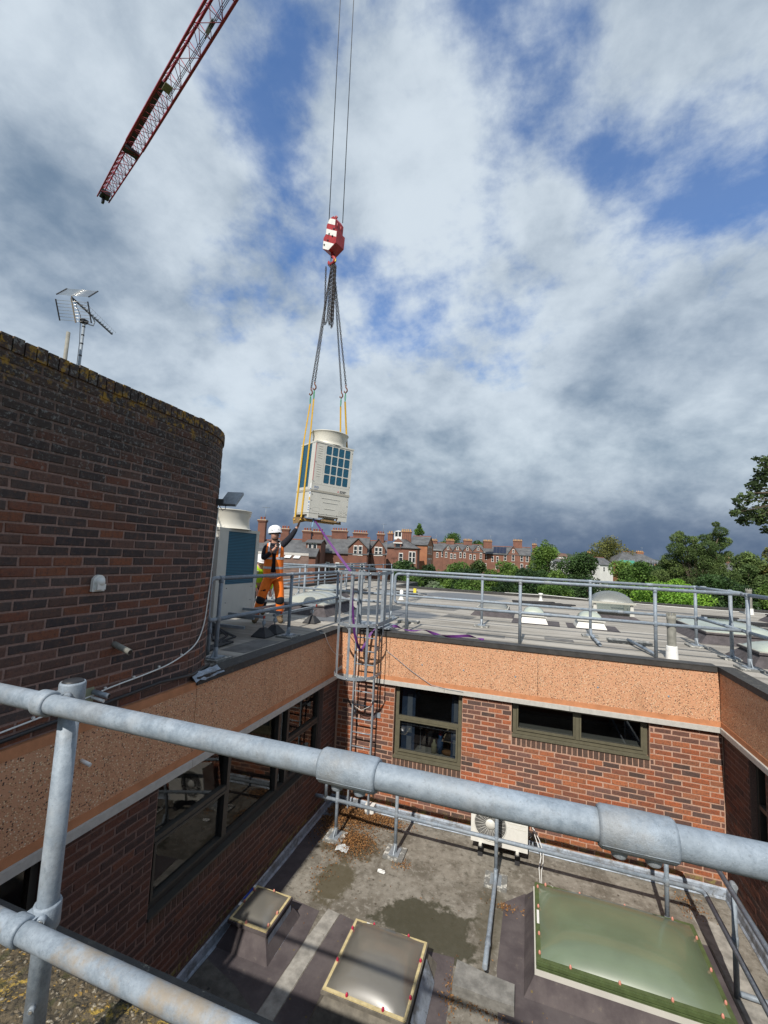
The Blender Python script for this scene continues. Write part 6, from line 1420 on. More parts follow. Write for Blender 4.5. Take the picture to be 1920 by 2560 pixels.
# ---- second worker behind the condenser, bent down
G = Fig((-2.28, .62, 0), (.75, -.66)); q = G.p
wm = thing('person', 'worker in yellow vest and white helmet bending down behind the standing condenser', 'person', (-2.28, .62, DECK))
pts = [(q(0,-.12,3.52), .11), (q(0,-.02,3.70), .12), (q(0,.10,3.84), (.13,.10)), (q(0,.18,3.92), .07), (q(0,.23,3.96), .05), (q(0,.27,4.0), .078), (q(0,.285,4.06), .07), (q(-.17,.14,3.86), .055), (q(-.20,.24,3.62), .042), (q(-.10,.33,3.42), .028), (q(.17,.14,3.86), .055), (q(.22,.22,3.62), .042), (q(.20,.28,3.40), .028),
       (q(-.09,-.10,3.46), .09), (q(-.13,.10,3.18), .06), (q(-.13,-.05,2.96), .035), (q(-.13,.0,2.925), .022), (q(.09,-.10,3.46), .09), (q(.13,.12,3.18), .06), (q(.13,-.03,2.96), .035), (q(.13,.02,2.925), .022)]
ed = [(0,1),(1,2),(2,3),(3,4),(4,5),(5,6),(3,7),(7,8),(8,9),(3,10),(10,11),(11,12),(0,13),(13,14),(14,15),(15,16),(0,17),(17,18),(18,19),(19,20)]
hand(q(-.09,.35,3.37), Vector((0,0,-1))+G.f*.3, G.l, G.f, .9, .4, (pts, ed), 9); hand(q(.20,.29,3.36), Vector((0,0,-1))+G.f*.3, -G.l, G.f, .9, .4, (pts, ed), 12)
skin('body', pts, ed, M_skin, wm, 2)
skin('jacket', [(q(0,-.12,3.52), (.15,.13)), (q(0,-.02,3.70), (.155,.13)), (q(0,.10,3.84), (.155,.12)), (q(0,.175,3.915), .085), (q(-.18,.14,3.86), .072), (q(-.208,.24,3.63), .058), (q(-.12,.32,3.45), .042), (q(.18,.14,3.86), .072), (q(.225,.22,3.63), .058), (q(.205,.28,3.43), .042)], [(0,1),(1,2),(2,3),(3,4),(4,5),(5,6),(3,7),(7,8),(8,9)], M_hivy, wm, 2)
skin('trousers', [(q(0,-.13,3.54), (.14,.12)), (q(-.09,-.10,3.42), .105), (q(-.13,.10,3.18), .078), (q(-.13,-.03,2.99), .062), (q(.09,-.10,3.42), .105), (q(.13,.12,3.18), .078), (q(.13,-.02,2.99), .062)], [(0,1),(1,2),(2,3),(0,4),(4,5),(5,6)], M_knee, wm, 2)
for s in (-1, 1): skin('boot', [(q(s*.13,-.05,3.03), .06), (q(s*.13,-.05,2.925), .058), (q(s*.13,.12,2.91), .05)], [(0,1),(1,2)], M_boot, wm, 2)
hm = MB(); M2 = Matrix((Vector((0,0,1)).cross(G.f), G.f, Vector((0,0,1)))).transposed().to_4x4(); M2.translation = q(0,.275,4.04); M2 = M2 @ Matrix.Rotation(R(-18), 4, 'X'); hm.lathe([(.128,0),(.130,.02),(.126,.055),(.112,.095),(.085,.128),(.045,.148),(.001,.153)], 24, M2); hm.lathe([(.128,0),(.15,-.006),(.13,-.012)], 24, M2); hm.build('helmet', M_helm, wm)
for s in (-1, 1):
    tb = MB(); 
    for a_, b_ in zip([q(s*.09,.02,3.50), q(s*.09,.12,3.68)], [q(s*.09,.12,3.68), q(s*.09,.23,3.82)]): tb.bar(a_, b_, .045, .012, up=G.f)
    tb.build('tape', M_refl, wm)
# ================================================================== HOUSES
def fn_hb(base, base2):
    def fn(N, b, pos, c):
        x, y, z = N.sep(pos)[:3]
        c = N.mix(N.ss(N.noise(pos, .9, 5, .65), .35, .65), base, base2)
        row = N.math('FRACT', N.math('DIVIDE', z, .15)); c = N.mix(N.ss(row, .86, .92, 0, .3), c, (.30, .20, .15))
        return N.mix(N.ss(N.noise(pos, 6, 4, .7), .55, .72, 0, .45), c, tuple(q_*.55 for q_ in base))
    return fn
M_hb = [mat('terrace_brick', rough=.9, var=0, fn=fn_hb((.17,.078,.056), (.225,.10,.068))), mat('dark_terrace_brick', rough=.9, var=0, fn=fn_hb((.14,.062,.044), (.195,.082,.054))), mat('orange_terrace_brick', rough=.9, var=0, fn=fn_hb((.31,.125,.065), (.37,.16,.08)))]
M_hw = mat('white_render', (.66, .65, .62), .9, var=.08, scale=.6)
def fn_slate(N, b, pos, c):
    z = N.sep(pos)[2]; c = N.mix(N.ss(N.noise(pos, .8, 5, .65), .3, .7), (.062,.064,.068), (.13,.132,.135))
    row = N.math('FRACT', N.math('DIVIDE', z, .17)); c = N.mix(N.ss(row, .80, .95, 0, .5), c, (.04,.04,.042))
    c = N.mix(N.ss(N.noise(pos, 7, 3, .8), .52, .7, 0, .5), c, (.17,.165,.155)); return N.mix(N.ss(N.noise(pos, .5, 5, .7), .60, .74, 0, .6), c, (.16,.125,.05))
M_slate = mat('slate_roof', rough=.7, var=0, fn=fn_slate)
def fn_tile(N, b, pos, c):
    x, y, z = N.sep(pos)[:3]; r_ = N.math('FRACT', N.math('DIVIDE', z, .075)); q_ = N.math('FRACT', N.math('MULTIPLY', N.math('SUBTRACT', x, y), 1.6))
    c = N.mix(N.ss(N.noise(pos, 3, 5, .7), .3, .7), (.10,.062,.045), (.20,.12,.082)); c = N.mix(N.ss(r_, .72, .9, 0, .75), c, (.03,.022,.02)); return N.mix(N.ss(q_, .9, .95, 0, .5), c, (.04,.03,.025))
M_tile = mat('plain_clay_tiles', rough=.85, var=0, fn=fn_tile)
M_pot = mat('buff_chimney_pot', (.52, .33, .15), .85, var=.25, scale=3); M_potr = mat('red_chimney_pot', (.30, .10, .06), .85, var=.25, scale=3)
M_wfr = mat('white_sash', (.72, .71, .68), .6, var=.05); M_wgl = mat('dark_window', (.025, .03, .035), .15, var=.1, spec=.8); M_band2 = mat('stone_band', (.50, .42, .30), .85, var=.2, scale=2)
M_solar = mat('solar_panel', (.012, .014, .03), .2, var=.1, spec=.8)
def house(label, o, a, w, e, r, dep=8, ch=(), win=(), gab=(), wm=0, pots=M_pot, hip=0.0, roof=None, cat='house', z0=GND, cup=False, dorm=None, solar=None, group='brick houses beyond the trees', white=False, ribbed=(), wide_ch=1.0, band=None, endwin=()):
    roof = roof or M_slate; ca, sa = math.cos(R(a)), math.sin(R(a)); U = Vector((ca, sa, 0)); V = Vector((-sa, ca, 0)); O = Vector((o[0], o[1], 0)); Pp = lambda u, v, z: O+U*u+V*v+Vector((0,0,z))
    Mt = Matrix((U, V, Vector((0,0,1)))).transposed().to_4x4(); Mt.translation = O
    t = thing('brick_house' if not white else 'white_house', label, cat, tuple(Pp(w/2, 0, z0)), group=group); bm_ = M_hw if white else M_hb[wm]
    b = MB(); b.box((0,0,z0), (w,dep,e), Mt)
    if not hip: b.add([Pp(0,0,e), Pp(0,dep,e), Pp(0,dep/2,r-.05)], [(0,1,2)]); b.add([Pp(w,0,e), Pp(w,dep,e), Pp(w,dep/2,r-.05)], [(0,2,1)])
    b.build('wall', bm_, t); ov = .25; h_ = hip*dep/2 if hip else -.12
    b = MB(); vs = [Pp(-.12 if not hip else -ov,-ov,e-.05), Pp(w+(.12 if not hip else ov),-ov,e-.05), Pp(w+(.12 if not hip else ov),dep+ov,e-.05), Pp(-.12 if not hip else -ov,dep+ov,e-.05), Pp(h_,dep/2,r), Pp(w-h_,dep/2,r)]
    b.add(vs+[v-Vector((0,0,.12)) for v in vs], [(0,1,5,4),(2,3,4,5),(3,0,4),(1,2,5),(6,10,11,7),(8,11,10,9),(0,6,7,1),(2,8,9,3),(1,7,8,2),(3,9,6,0)] if hip else [(0,1,5,4),(2,3,4,5),(6,7,11,10),(8,9,10,11),(0,6,7,1),(2,8,9,3),(1,7,11,5),(5,11,8,2),(0,4,10,6),(4,3,9,10)]); rf = b.build('roof', roof, t)
    b = MB(); b.bar(Pp(h_,dep/2,r+.03), Pp(w-h_,dep/2,r+.03), .22, .12); b.build('ridge', M_potr, rf)
    if band: MB().box((-.02,-.06,band), (w+.02,-.003,band+.16), Mt).build('band', M_wfr, t)
    for (u0, u1, zb, za) in gab:
        um = (u0+u1)/2; d_ = min(dep/2, (za-e)/(max(r-e, .4))*dep/2+.3) if za > e else .8
        b = MB(); b.add([Pp(u0,-.18,z0), Pp(u1,-.18,z0), Pp(u1,-.18,zb), Pp(um,-.18,za), Pp(u0,-.18,zb), Pp(u0,.5,z0), Pp(u1,.5,z0), Pp(u1,.5,zb), Pp(um,.5,za), Pp(u0,.5,zb)], [(0,1,2,3,4),(1,6,7,2),(5,0,4,9)]); gb_ = b.build('gable', bm_, t)
        b = MB(); k = .14
        for s, ue in ((-1, u0), (1, u1)):
            ue2 = ue+s*k; zz_ = zb-k*(za-zb)/((u1-u0)/2); b.add([Pp(ue2,-.36,zz_), Pp(um,-.36,za+.04), Pp(um,d_+1.2,za+.04), Pp(ue2,d_+1.2,zz_), Pp(ue2,-.36,zz_-.14), Pp(um,-.36,za-.10)], [(0,1,2,3),(0,4,5,1)])
        b.build('gable_roof', roof, gb_)
    for i, (u0, u1, zb, zt) in enumerate(ch):
        d_ = .75; v0 = dep*.42; um, hw_ = (u0+u1)/2, (u1-u0)/2*.93; b = MB()
        b.box((um-hw_, v0, min(zb, r-.6)), (um+hw_, v0+d_, zt-.5), Mt); b.box((um-hw_-.06, v0-.06, zt-.4999), (um+hw_+.06, v0+d_+.06, zt-.36), Mt); b.box((um-hw_-.12, v0-.12, zt-.3599), (um+hw_+.12, v0+d_+.12, zt-.25), Mt)
        c_ = b.build('chimney', bm_ if not white else M_hb[0], rf)
        if i in ribbed:
            b = MB(); k = max(3, int(hw_*2/.35))
            for j in range(k): x_ = um-hw_+(j+.5)*2*hw_/k; b.box((x_-.06, v0-.07, zb), (x_+.06, v0-.0005, zt-.55), Mt)
            b.build('rib', bm_, rf)
        MB().box((um-hw_-.10, v0-.10, zt-.2499), (um+hw_+.10, v0+d_+.10, zt-.17), Mt).build('chimney_cap', M_pot if pots is M_pot else M_band2, rf)
        if (i+len(label)) % 3 == 0 and not white:
            q_ = MB(); q_.cyl(Pp(um+hw_*.7, v0+.3, zt-.3), Pp(um+hw_*.7, v0+.3, zt+1.5), .03, 5); q_.cyl(Pp(um+hw_*.7-.5, v0+.3, zt+1.4), Pp(um+hw_*.7+.5, v0+.3, zt+1.4), .02, 4)
            for k_ in range(5): q_.cyl(Pp(um+hw_*.7-.45+.22*k_, v0+.05, zt+1.4), Pp(um+hw_*.7-.45+.22*k_, v0+.55, zt+1.4), .015, 4)
            q_.build('aerial', M_galvd, rf)
        n_ = max(2, int(hw_*2/.36))
        for j in range(n_):
            x_ = um-hw_+(j+.5)*2*hw_/n_; MB().lathe([(.13,0),(.12,.28),(.14,.30),(.14,.36),(.09,.37)], 8, Mt @ Matrix.Translation((x_, v0+d_*(.35 if j % 2 else .65), zt-.171))).build('chimney_pot', pots, rf)
    for (u0, u1, za, zb) in win:
        v_ = -.18 if any(g_[0] < (u0+u1)/2 < g_[1] for g_ in gab) else 0; um = (u0+u1)/2; hw_ = max(.28, (u1-u0)/2); b = MB()
        b.box((um-hw_-.08, v_-.05, za-.10), (um+hw_+.08, v_-.003, za), Mt); b.box((um-hw_, v_-.03, zb), (um+hw_, v_-.003, zb+.14), Mt)
        b.box((um-hw_, v_-.028, za), (um-hw_+.07, v_-.003, zb), Mt); b.box((um+hw_-.07, v_-.028, za), (um+hw_, v_-.003, zb), Mt); b.box((um-hw_+.07, v_-.026, (za+zb)/2-.035), (um+hw_-.07, v_-.003, (za+zb)/2+.035), Mt)
        wf = b.build('window', M_wfr, t); MB().box((um-hw_+.07, v_-.014, za), (um+hw_-.07, v_-.0025, zb), Mt).build('pane', M_wgl, wf)
    for (v0, v1, za, zb) in endwin:
        b = MB(); b.box((w+.003, v0-.1, za-.12), (w+.06, v1+.1, za), Mt); b.box((w+.003, v0-.08, zb), (w+.05, v1+.08, zb+.3), Mt); b.box((w+.003, v0, za), (w+.03, v0+.08, zb), Mt); b.box((w+.003, v1-.08, za), (w+.03, v1, zb), Mt); wf = b.build('window', M_wfr, t); MB().box((w+.002, v0+.08, za), (w+.014, v1-.08, zb), Mt).build('pane', M_wgl, wf)
    if cup:
        u_, v_ = w*.36, dep/2; b = MB(); b.box((u_-.7, v_-.7, r-.4), (u_+.7, v_+.7, r+.15), Mt)
        for sx in (-.62, -.0, .62):
            for sy in (-.62, .62): b.box((u_+sx-.07, v_+sy-.07, r+.15), (u_+sx+.07, v_+sy+.07, r+1.0), Mt)
        b.box((u_-.75, v_-.75, r+1.0), (u_+.75, v_+.75, r+1.08), Mt); b.add([Pp(u_-.8,v_-.8,r+1.081), Pp(u_+.8,v_-.8,r+1.081), Pp(u_+.8,v_+.8,r+1.081), Pp(u_-.8,v_+.8,r+1.081), Pp(u_,v_,r+1.3)], [(0,1,4),(1,2,4),(2,3,4),(3,0,4)]); c_ = b.build('cupola', M_wfr, rf)
        MB().box((u_-.56, v_-.56, r+.16), (u_+.56, v_+.56, r+.99), Mt).build('pane', M_wgl, c_)
    if dorm:
        u0, u1, za, zb = dorm; b = MB(); b.box((u0, -.12, za), (u1, 2.2, zb), Mt); b.add([Pp(u0-.15,-.25,zb), Pp(u1+.15,-.25,zb), Pp((u0+u1)/2,-.25,zb+.75), Pp(u0-.15,2.6,zb), Pp(u1+.15,2.6,zb), Pp((u0+u1)/2,2.6,zb+.75)], [(0,1,2),(0,2,5,3),(1,4,5,2)]); d2 = b.build('dormer', bm_, t); MB().box((u0+.22, -.14, za+.15), (u1-.22, -.121, zb-.25), Mt).build('pane', M_wgl, d2); MB().box((u0-.2, -.3, zb-.18), (u1+.2, -.121, zb), Mt).build('lintel', M_wfr, d2)
    if solar:
        u0, u1 = solar; k = .18; zl = lambda f: e-.05+(r-e+.05)*f; vl = lambda f: -ov+(dep/2+ov)*f; 
        for j in range(4):
            ua, ub = u0+(u1-u0)*j/4+.03, u0+(u1-u0)*(j+1)/4-.03; MB().add([Pp(ua,vl(.10),zl(.10)+.08), Pp(ub,vl(.10),zl(.10)+.08), Pp(ub,vl(.88),zl(.88)+.08), Pp(ua,vl(.88),zl(.88)+.08)], [(0,1,2,3)]).build('solar_panel', M_solar, rf)
    return t
house('dark slate roofed house with one octagonal stack behind the condenser', (-30.3,34.2), 18.7, 5.0, 3.2, 5.5, ch=[(2.75,3.72,5.0,8.2)], pots=M_potr, wm=1)
house('slate roofed brick house with two red potted stacks behind the worker', (-29.0,39.9), 18.7, 6.9, 3.8, 5.9, 9, ch=[(4.3,5.53,4.6,7.35),(1.28,2.46,5.06,7.5)], pots=M_potr, wm=1, win=[(1.0,1.6,1.8,3.0),(3.0,3.6,1.8,3.0)])
house('narrow brick wing with two white sashes just right of the purple strap top', (-24.7,43.5), 18.7, 1.95, 5.6, 6.1, 5, ch=[(.3,1.9,5.7,7.3)], win=[(.37,.69,4.03,5.3),(.95,1.38,3.95,5.3)], pots=M_potr, wm=1)
house('brick house with broad slate roof and a wide many-potted stack', (-25.4,48.6), 18.7, 7.1, 4.36, 6.84, 9, ch=[(1.21,3.75,6.39,7.95)], gab=[(4.27,6.99,5.32,6.6)], win=[(5.14,5.48,4.2,5.36),(5.83,6.18,4.17,5.39),(4.79,5.08,1.6,2.8),(6.23,6.52,1.6,2.86),(1.2,1.6,1.6,2.8),(2.6,3.0,1.6,2.8)], pots=M_potr, wm=1)
house('brick house with mossy roof, front gable and a ribbed stack', (-20.0,54.6), 18.7, 2.77, 4.47, 6.56, 8, ch=[(-2.77,-.31,6.0,7.92),(1.17,2.4,5.57,7.9)], gab=[(.43,2.58,5.35,6.83)], win=[(1.11,1.35,4.22,5.38),(1.72,1.97,4.25,5.35),(.61,.86,1.99,2.72)], pots=M_potr, wm=1, ribbed=(1,))
house('tall brick villa with white cupola, dormer and huge ribbed stack', (-20.7,63.9), 10.7, 5.92, 5.81, 7.62, 8, ch=[(.21,1.2,6.94,8.55),(2.61,4.58,6.21,9.0)], win=[(2.75,3.46,3.4,4.68),(4.6,4.9,3.2,5.0),(5.2,5.5,3.2,5.0)], cup=True, hip=.8, dorm=(1.9,3.1,5.4,6.6), ribbed=(0,1), wm=0)
house('four storey block with plain orange brick end and slate roof', (-19.1,75.1), 4.7, 3.6, 6.73, 8.55, 9, wm=2, endwin=[(1.0,1.9,5.0,6.2),(3.2,4.1,5.0,6.2),(1.0,1.9,2.6,3.8),(3.2,4.1,2.6,3.8),(5.4,6.3,5.0,6.2),(5.4,6.3,2.6,3.8)])
house('long brick terrace with four small pointed gables and a white band', (-20.8,106.4), 18.7, 13.81, 6.27, 8.42, 9, ch=[(-.54,1.5,7.6,9.25),(3.85,6.21,7.85,9.45),(8.67,11.14,7.96,9.67),(14.24,16.7,7.46,9.71)], gab=[(2.57,5.03,6.5,7.89),(5.14,7.6,6.51,8.01),(7.71,10.39,6.52,8.02),(10.49,13.28,6.65,8.15)],
      win=[(3.6,4.1,6.67,7.4),(6.12,6.62,6.67,7.5),(8.8,9.3,6.68,7.5),(11.6,12.2,6.81,7.6),(.75,1.28,4.39,5.57),(2.14,2.68,4.6,5.85),(3.11,3.64,4.5,5.78),(4.5,5.03,4.24,5.42),(5.46,6.0,4.28,5.35),(6.96,7.5,4.6,5.85),(8.03,8.57,4.6,5.79),(9.64,10.17,4.36,5.43),(10.71,11.24,4.2,5.37),(12.42,12.96,4.6,5.88),(12.42,12.96,2.5,3.95)], band=6.2, wm=0)
house('end terrace with steep central gable, solar panels and sunlit orange end wall', (-8.8,117.8), .7, 12.66, 6.08, 8.35, 8, ch=[(7.88,10.51,8.0,10.35),(13.1,14.4,6.2,9.4)], gab=[(6.45,9.79,6.08,8.45)], win=[(.24,.96,4.4,5.81),(2.27,2.87,3.9,5.21),(3.58,4.18,3.9,5.27),(5.61,6.33,4.4,5.82),(7.76,8.48,4.4,5.91),(10.03,10.75,4.4,5.78),(11.47,12.18,4.3,5.73),(7.76,8.48,2.2,3.52),(10.03,10.75,2.0,3.51),(11.47,12.06,1.6,3.23),(11.59,12.18,-.5,.7),(7.9,8.38,6.6,7.4),(.3,.9,1.9,3.2),(3.4,4.1,1.9,3.2)], solar=(2.6,6.2), hip=0, wm=0, endwin=[(3.2,4.3,2.6,5.0),(3.2,4.3,-.2,1.2)])
gw_ = 'pale houses far off on the right'
house('tiny far white cottage with brown roof', (16.8,230.5), 18.7, 6.15, 7.84, 9.27, 6, win=[(1.02,1.64,6.4,7.2),(2.66,3.28,6.4,7.2),(4.3,4.92,6.4,7.2)], white=True, roof=M_tile, group=gw_)
house('low far white house with dark slate roof in the trees', (12.2,154.7), 18.7, 7.26, 4.38, 5.92, 7, white=True, group=gw_)
house('white gabled house with grey roof left of the round golden tree', (20.7,115.1), 38.7, 4.37, 4.45, 6.29, 6, ch=[(-1.2,-.2,5.0,7.5)], win=[(1.04,1.66,2.76,3.78)], white=True, group=gw_, endwin=[(2,3,2.6,3.8)])
h2 = house('slate roofed house wrapped in scaffolding with two buff stacks', (31.0,150.5), 18.7, 14.34, 5.74, 9.13, 10, ch=[(3.52,4.95,6.1,8.31),(8.73,11.08,7.65,9.47)], win=[(7.95,9.26,4.4,5.5),(10.56,11.86,4.4,5.5)], hip=.9, wm=2, group=gw_)
house('pale house half hidden by the windswept tree', (41.8,106.4), 18.7, 12.83, 4.17, 6.38, 8, ch=[(2.03,2.9,5.0,8.04),(5.93,6.9,4.59,7.51)], win=[(8.85,9.38,2.07,3.4),(10.61,11.15,2.15,3.48)], white=True, group=gw_)
house('white walled house low behind the trees at the right edge', (33.0,64.0), 18.7, 9.0, 2.2, 4.0, 7, win=[(1.5,2.3,.2,1.4),(4,4.8,.2,1.4)], white=True, group=gw_)
# scaffolding on that house
sf = thing('scaffolding', 'thin scaffold poles with green netting in front of the far hipped house', 'scaffolding', (36, 150.5, GND))
ca, sa = math.cos(R(18.7)), math.sin(R(18.7)); SP = lambda u, v, z: Vector((31.0+ca*u-sa*v, 150.5+sa*u+ca*v, z))
b = MB()
for i in range(9):
    for v in (-1.0, -.2): b.cyl(SP(i*1.6, v, GND), SP(i*1.6, v, 6.6), .05, 5)
for z in (2.2, 4.2, 6.0):
    for v in (-1.0, -.2): b.cyl(SP(0, v, z), SP(12.8, v, z), .05, 5)
b.build('poles', M_galvd, sf)
b = MB(); b.add([SP(0,-1.08,3.4), SP(4.8,-1.08,3.4), SP(4.8,-1.08,6.2), SP(0,-1.08,6.2)], [(0,1,2,3)]); b.build('netting', mat('green_netting', (.08, .32, .25), .8, var=.2), sf)
# tiled building just beyond the left roof edge
tl = thing('tiled_house', 'brown clay tiled roof with a row of white rooflights beyond the left railing', 'house', (-9, 9, GND))
A_, B_, C_, D_ = Vector((-14.5,11.7,4.05)), Vector((-8.4,14.2,4.05)), Vector((-5.6,9.0,2.75)), Vector((-9.5,3.5,2.5))
A2, B2 = A_+Vector((-3,4,-1.6)), B_+Vector((-3,4,-1.6))
b = MB(); b.add([A_,B_,C_,D_,A2,B2], [(0,3,2,1),(0,1,5,4)]); b.build('roof', M_tile, tl)
b = MB(); b.add([D_-Vector((0,0,.1)), C_-Vector((0,0,.1)), Vector((C_.x,C_.y,GND)), Vector((D_.x,D_.y,GND)), B_-Vector((0,0,.1)), Vector((B_.x,B_.y,GND)), Vector((B2.x,B2.y,GND)), B2-Vector((0,0,.1))], [(0,1,2,3),(1,4,5,2),(4,7,6,5)]); b.build('wall', M_hb[1], tl)
b = MB(); b.bar(A_+Vector((0,0,.06)), B_+Vector((0,0,.06)), .3, .14); b.build('ridge', M_trim, tl)
nrm = (B_-A_).cross(D_-A_).normalized(); nrm = nrm if nrm.z > 0 else -nrm
for i in range(8):
    o_ = A_.lerp(B_, .36+.075*i)+nrm*.03; u_ = (B_-A_).normalized(); v_ = ((D_+C_)/2-(A_+B_)/2).normalized(); v_ = (v_-u_*v_.dot(u_)).normalized()
    MB().add([o_+v_*.25, o_+u_*.34+v_*.25, o_+u_*.34+v_*1.0, o_+v_*1.0], [(0,1,2,3)]).build('rooflight', M_wfr, tl)
# telegraph poles
for i, (x, y, zt, lab) in enumerate(((15.5, 62, 3.7, 'slim wooden telegraph pole with cross arm among the right hand trees'), (15.7, 52, 2.9, 'second shorter wooden pole right of the one with the cross arm'))):
    t = thing('telegraph_pole', lab, 'pole', (x, y, GND)); MB().tube([(x, y, GND), (x, y, zt)], [.16, .11], 8).build('pole', M_wood, t)
    if i == 0: MB().box((x-1.0, y-.05, zt-.25), (x+1.0, y+.05, zt-.12)).build('cross_arm', M_wood, t)
# ================================================================== TREES
def fn_leaf(N, b, pos, c):
    b.inputs['Subsurface Weight'].default_value = 0
    return N.mix(N.math('MULTIPLY', oi_random(N), .0), attr(N), (.1,.1,.1))
def leaf_mat():
    mt = mat('foliage', rough=.6, var=0, fn=fn_leaf, spec=.25); N = NT(mt.node_tree); b = N.n['Principled BSDF']; out = [n for n in N.n if n.type == 'OUTPUT_MATERIAL'][0]
    tl_ = N.add('ShaderNodeBsdfTranslucent'); N.l.new(attr(N), tl_.inputs[0]); mx = N.add('ShaderNodeMixShader'); mx.inputs[0].default_value = .28
    N.l.new(b.outputs[0], mx.inputs[1]); N.l.new(tl_.outputs[0], mx.inputs[2]); N.l.new(mx.outputs[0], out.inputs[0]); return mt
M_leafg = leaf_mat(); M_bark = mat('bark', (.085, .065, .045), .95, var=.3, scale=8, bump=.4, bscale=20)
def leaves(name, parent, blobs, n, size, cols, seed, droop=0.0, shell=.55, aspect=.6):
    rg = np.random.default_rng(seed); vol = np.array([b_[1][0]*b_[1][1]*b_[1][2] for b_ in blobs])**(2/3); cnt = rg.multinomial(n, vol/vol.sum()); P = []; Cc = []
    for (c, r), k in zip(blobs, cnt):
        d = rg.normal(size=(k, 3)); d /= np.linalg.norm(d, axis=1)[:, None]; rad = shell+(1-shell)*rg.random(k)**.6; rad *= 1+rg.normal(0, .07, k)
        P.append(np.array(c)+d*np.array(r)*rad[:, None]); base = np.array(cols[rg.integers(len(cols))])*rg.uniform(.75, 1.2); cc = np.repeat(base[None], k, 0)*rg.uniform(.65, 1.35, (k, 1)); Cc.append(cc)
    P = np.concatenate(P); Cc = np.concatenate(Cc); n = len(P); s = size*rg.uniform(.6, 1.35, n)[:, None]
    a = rg.normal(size=(n, 3)); a[:, 2] = a[:, 2]*.6-droop; a /= np.linalg.norm(a, axis=1)[:, None]; t = rg.normal(size=(n, 3)); b_ = np.cross(a, t); b_ /= np.linalg.norm(b_, axis=1)[:, None]; up_ = np.cross(a, b_)
    V = np.stack([P-a*s, P+b_*s*aspect+up_*s*.15, P+a*s, P-b_*s*aspect+up_*s*.15], 1).reshape(-1, 3)
    me = bpy.data.meshes.new(name); me.vertices.add(4*n); me.vertices.foreach_set('co', V.astype(np.float32).ravel()); me.loops.add(4*n); me.loops.foreach_set('vertex_index', np.arange(4*n, dtype=np.int32))
    me.polygons.add(n); me.polygons.foreach_set('loop_start', np.arange(0, 4*n, 4, dtype=np.int32)); me.polygons.foreach_set('loop_total', np.full(n, 4, np.int32)); me.update()
    at = me.color_attributes.new('Col', 'FLOAT_COLOR', 'CORNER'); buf = np.ones((4*n, 4), np.float32); buf[:, :3] = np.repeat(Cc, 4, 0); at.data.foreach_set('color', buf.ravel()); me.validate(); me.materials.append(M_leafg); return link(name, me, parent)
DK = [(.022,.045,.016), (.030,.058,.018), (.040,.072,.022)]; MG = [(.05,.095,.020), (.068,.118,.026), (.09,.145,.03)]; BR = [(.13,.24,.03), (.16,.28,.035), (.10,.20,.025)]; OL = [(.10,.105,.03), (.13,.125,.035), (.075,.085,.026)]; WI = [(.07,.105,.034), (.09,.125,.04), (.055,.085,.028)]
def tree(label, x, y, ztop, zb, rx, ry, cols, n, size, seed, nb=14, cat='tree', group='trees beyond the roof', droop=0.0, lean=(0,0), z0=GND, shape=1.0, asp=.6, name='tree', pts=None):
    rr = random.Random(seed); t = thing(name, label, cat, (x, y, z0), group=group); H = ztop-zb; blobs = []; tips = []
    for i in range(nb):
        u = rr.random(); th = rr.uniform(0, 6.283); f_ = math.sin(math.pi*min(1, max(.06, (u*.9+.06))))**.6*shape; rho = rr.random()**.5*.72*f_
        z = zb+H*(.10+.78*u); c = (x+rx*rho*math.cos(th)+lean[0]*u, y+ry*rho*math.sin(th)+lean[1]*u, z); k = rr.uniform(.26, .42)
        blobs.append((c, (rx*k*1.1, ry*k*1.1, min(H*.26, max(rx, .3)*k*1.0)))); tips.append(c)
    if pts: blobs = [(c, (r_, r_, r_*.8)) for c, r_ in pts]; tips = [c for c, r_ in pts]
    else: blobs.append(((x+lean[0]*.9, y+lean[1]*.9, ztop-H*.12), (rx*.30, ry*.30, H*.13)))
    tips.append(blobs[-1][0])
    b = MB(); hz = zb+H*.35; r0 = max(.05, min(.35, (ztop-z0)*.028)); b.tube([(x, y, z0), (x, y, (z0+hz)/2), (x+lean[0]*.3, y+lean[1]*.3, hz), (x+lean[0]*.7, y+lean[1]*.7, zb+H*.8)], [r0, r0*.8, r0*.6, r0*.2], 7)
    for c in tips: b.tube([(x+lean[0]*.2, y+lean[1]*.2, zb+H*.12), ((x+c[0])/2, (y+c[1])/2, (zb+H*.12+c[2])/2+.1), c], [r0*.45, r0*.3, r0*.08], 5)
    b.build('trunk', M_bark, t); leaves('crown', t, blobs, int(n*1.9), size*.66, [tuple(1.6*q_ for q_ in c_) for c_ in cols], seed, droop, aspect=asp); return t
tree('small rounded bright tree behind the villa stack', -23.3, 99.7, 12.7, 5.3, 1.8, 1.8, MG, 1500, 0.28, 1)
tree('broad tree showing over the four gabled terrace', -21.9, 142.7, 12.7, 4.3, 5.3, 5.3, MG, 2200, 0.36, 2)
tree('little tree top between the terrace stacks', -13.4, 145.6, 11.0, 4.9, 3.2, 3.2, MG, 1000, 0.36, 3)
tree('tall dense tree right of the sunlit end terrace', 7.0, 100.0, 9.5, -5.8, 3.6, 3.6, MG, 9000, 0.28, 4, nb=46, shape=1.2)
tree('dark evergreen clump left, in front of the villa', -10.9, 43.1, 3.8, -1.0, 2.5, 2.5, DK, 6000, 0.19, 5, nb=20)
tree('dark evergreen bush in front of the four storey block', -7.5, 42.2, 3.4, -0.8, 2.0, 2.0, DK, 4500, 0.18, 6, nb=16)
tree('fresh green tree in front of the terrace gables', -4.3, 41.1, 3.8, -0.7, 2.6, 2.6, MG, 7000, 0.17, 7, nb=22)
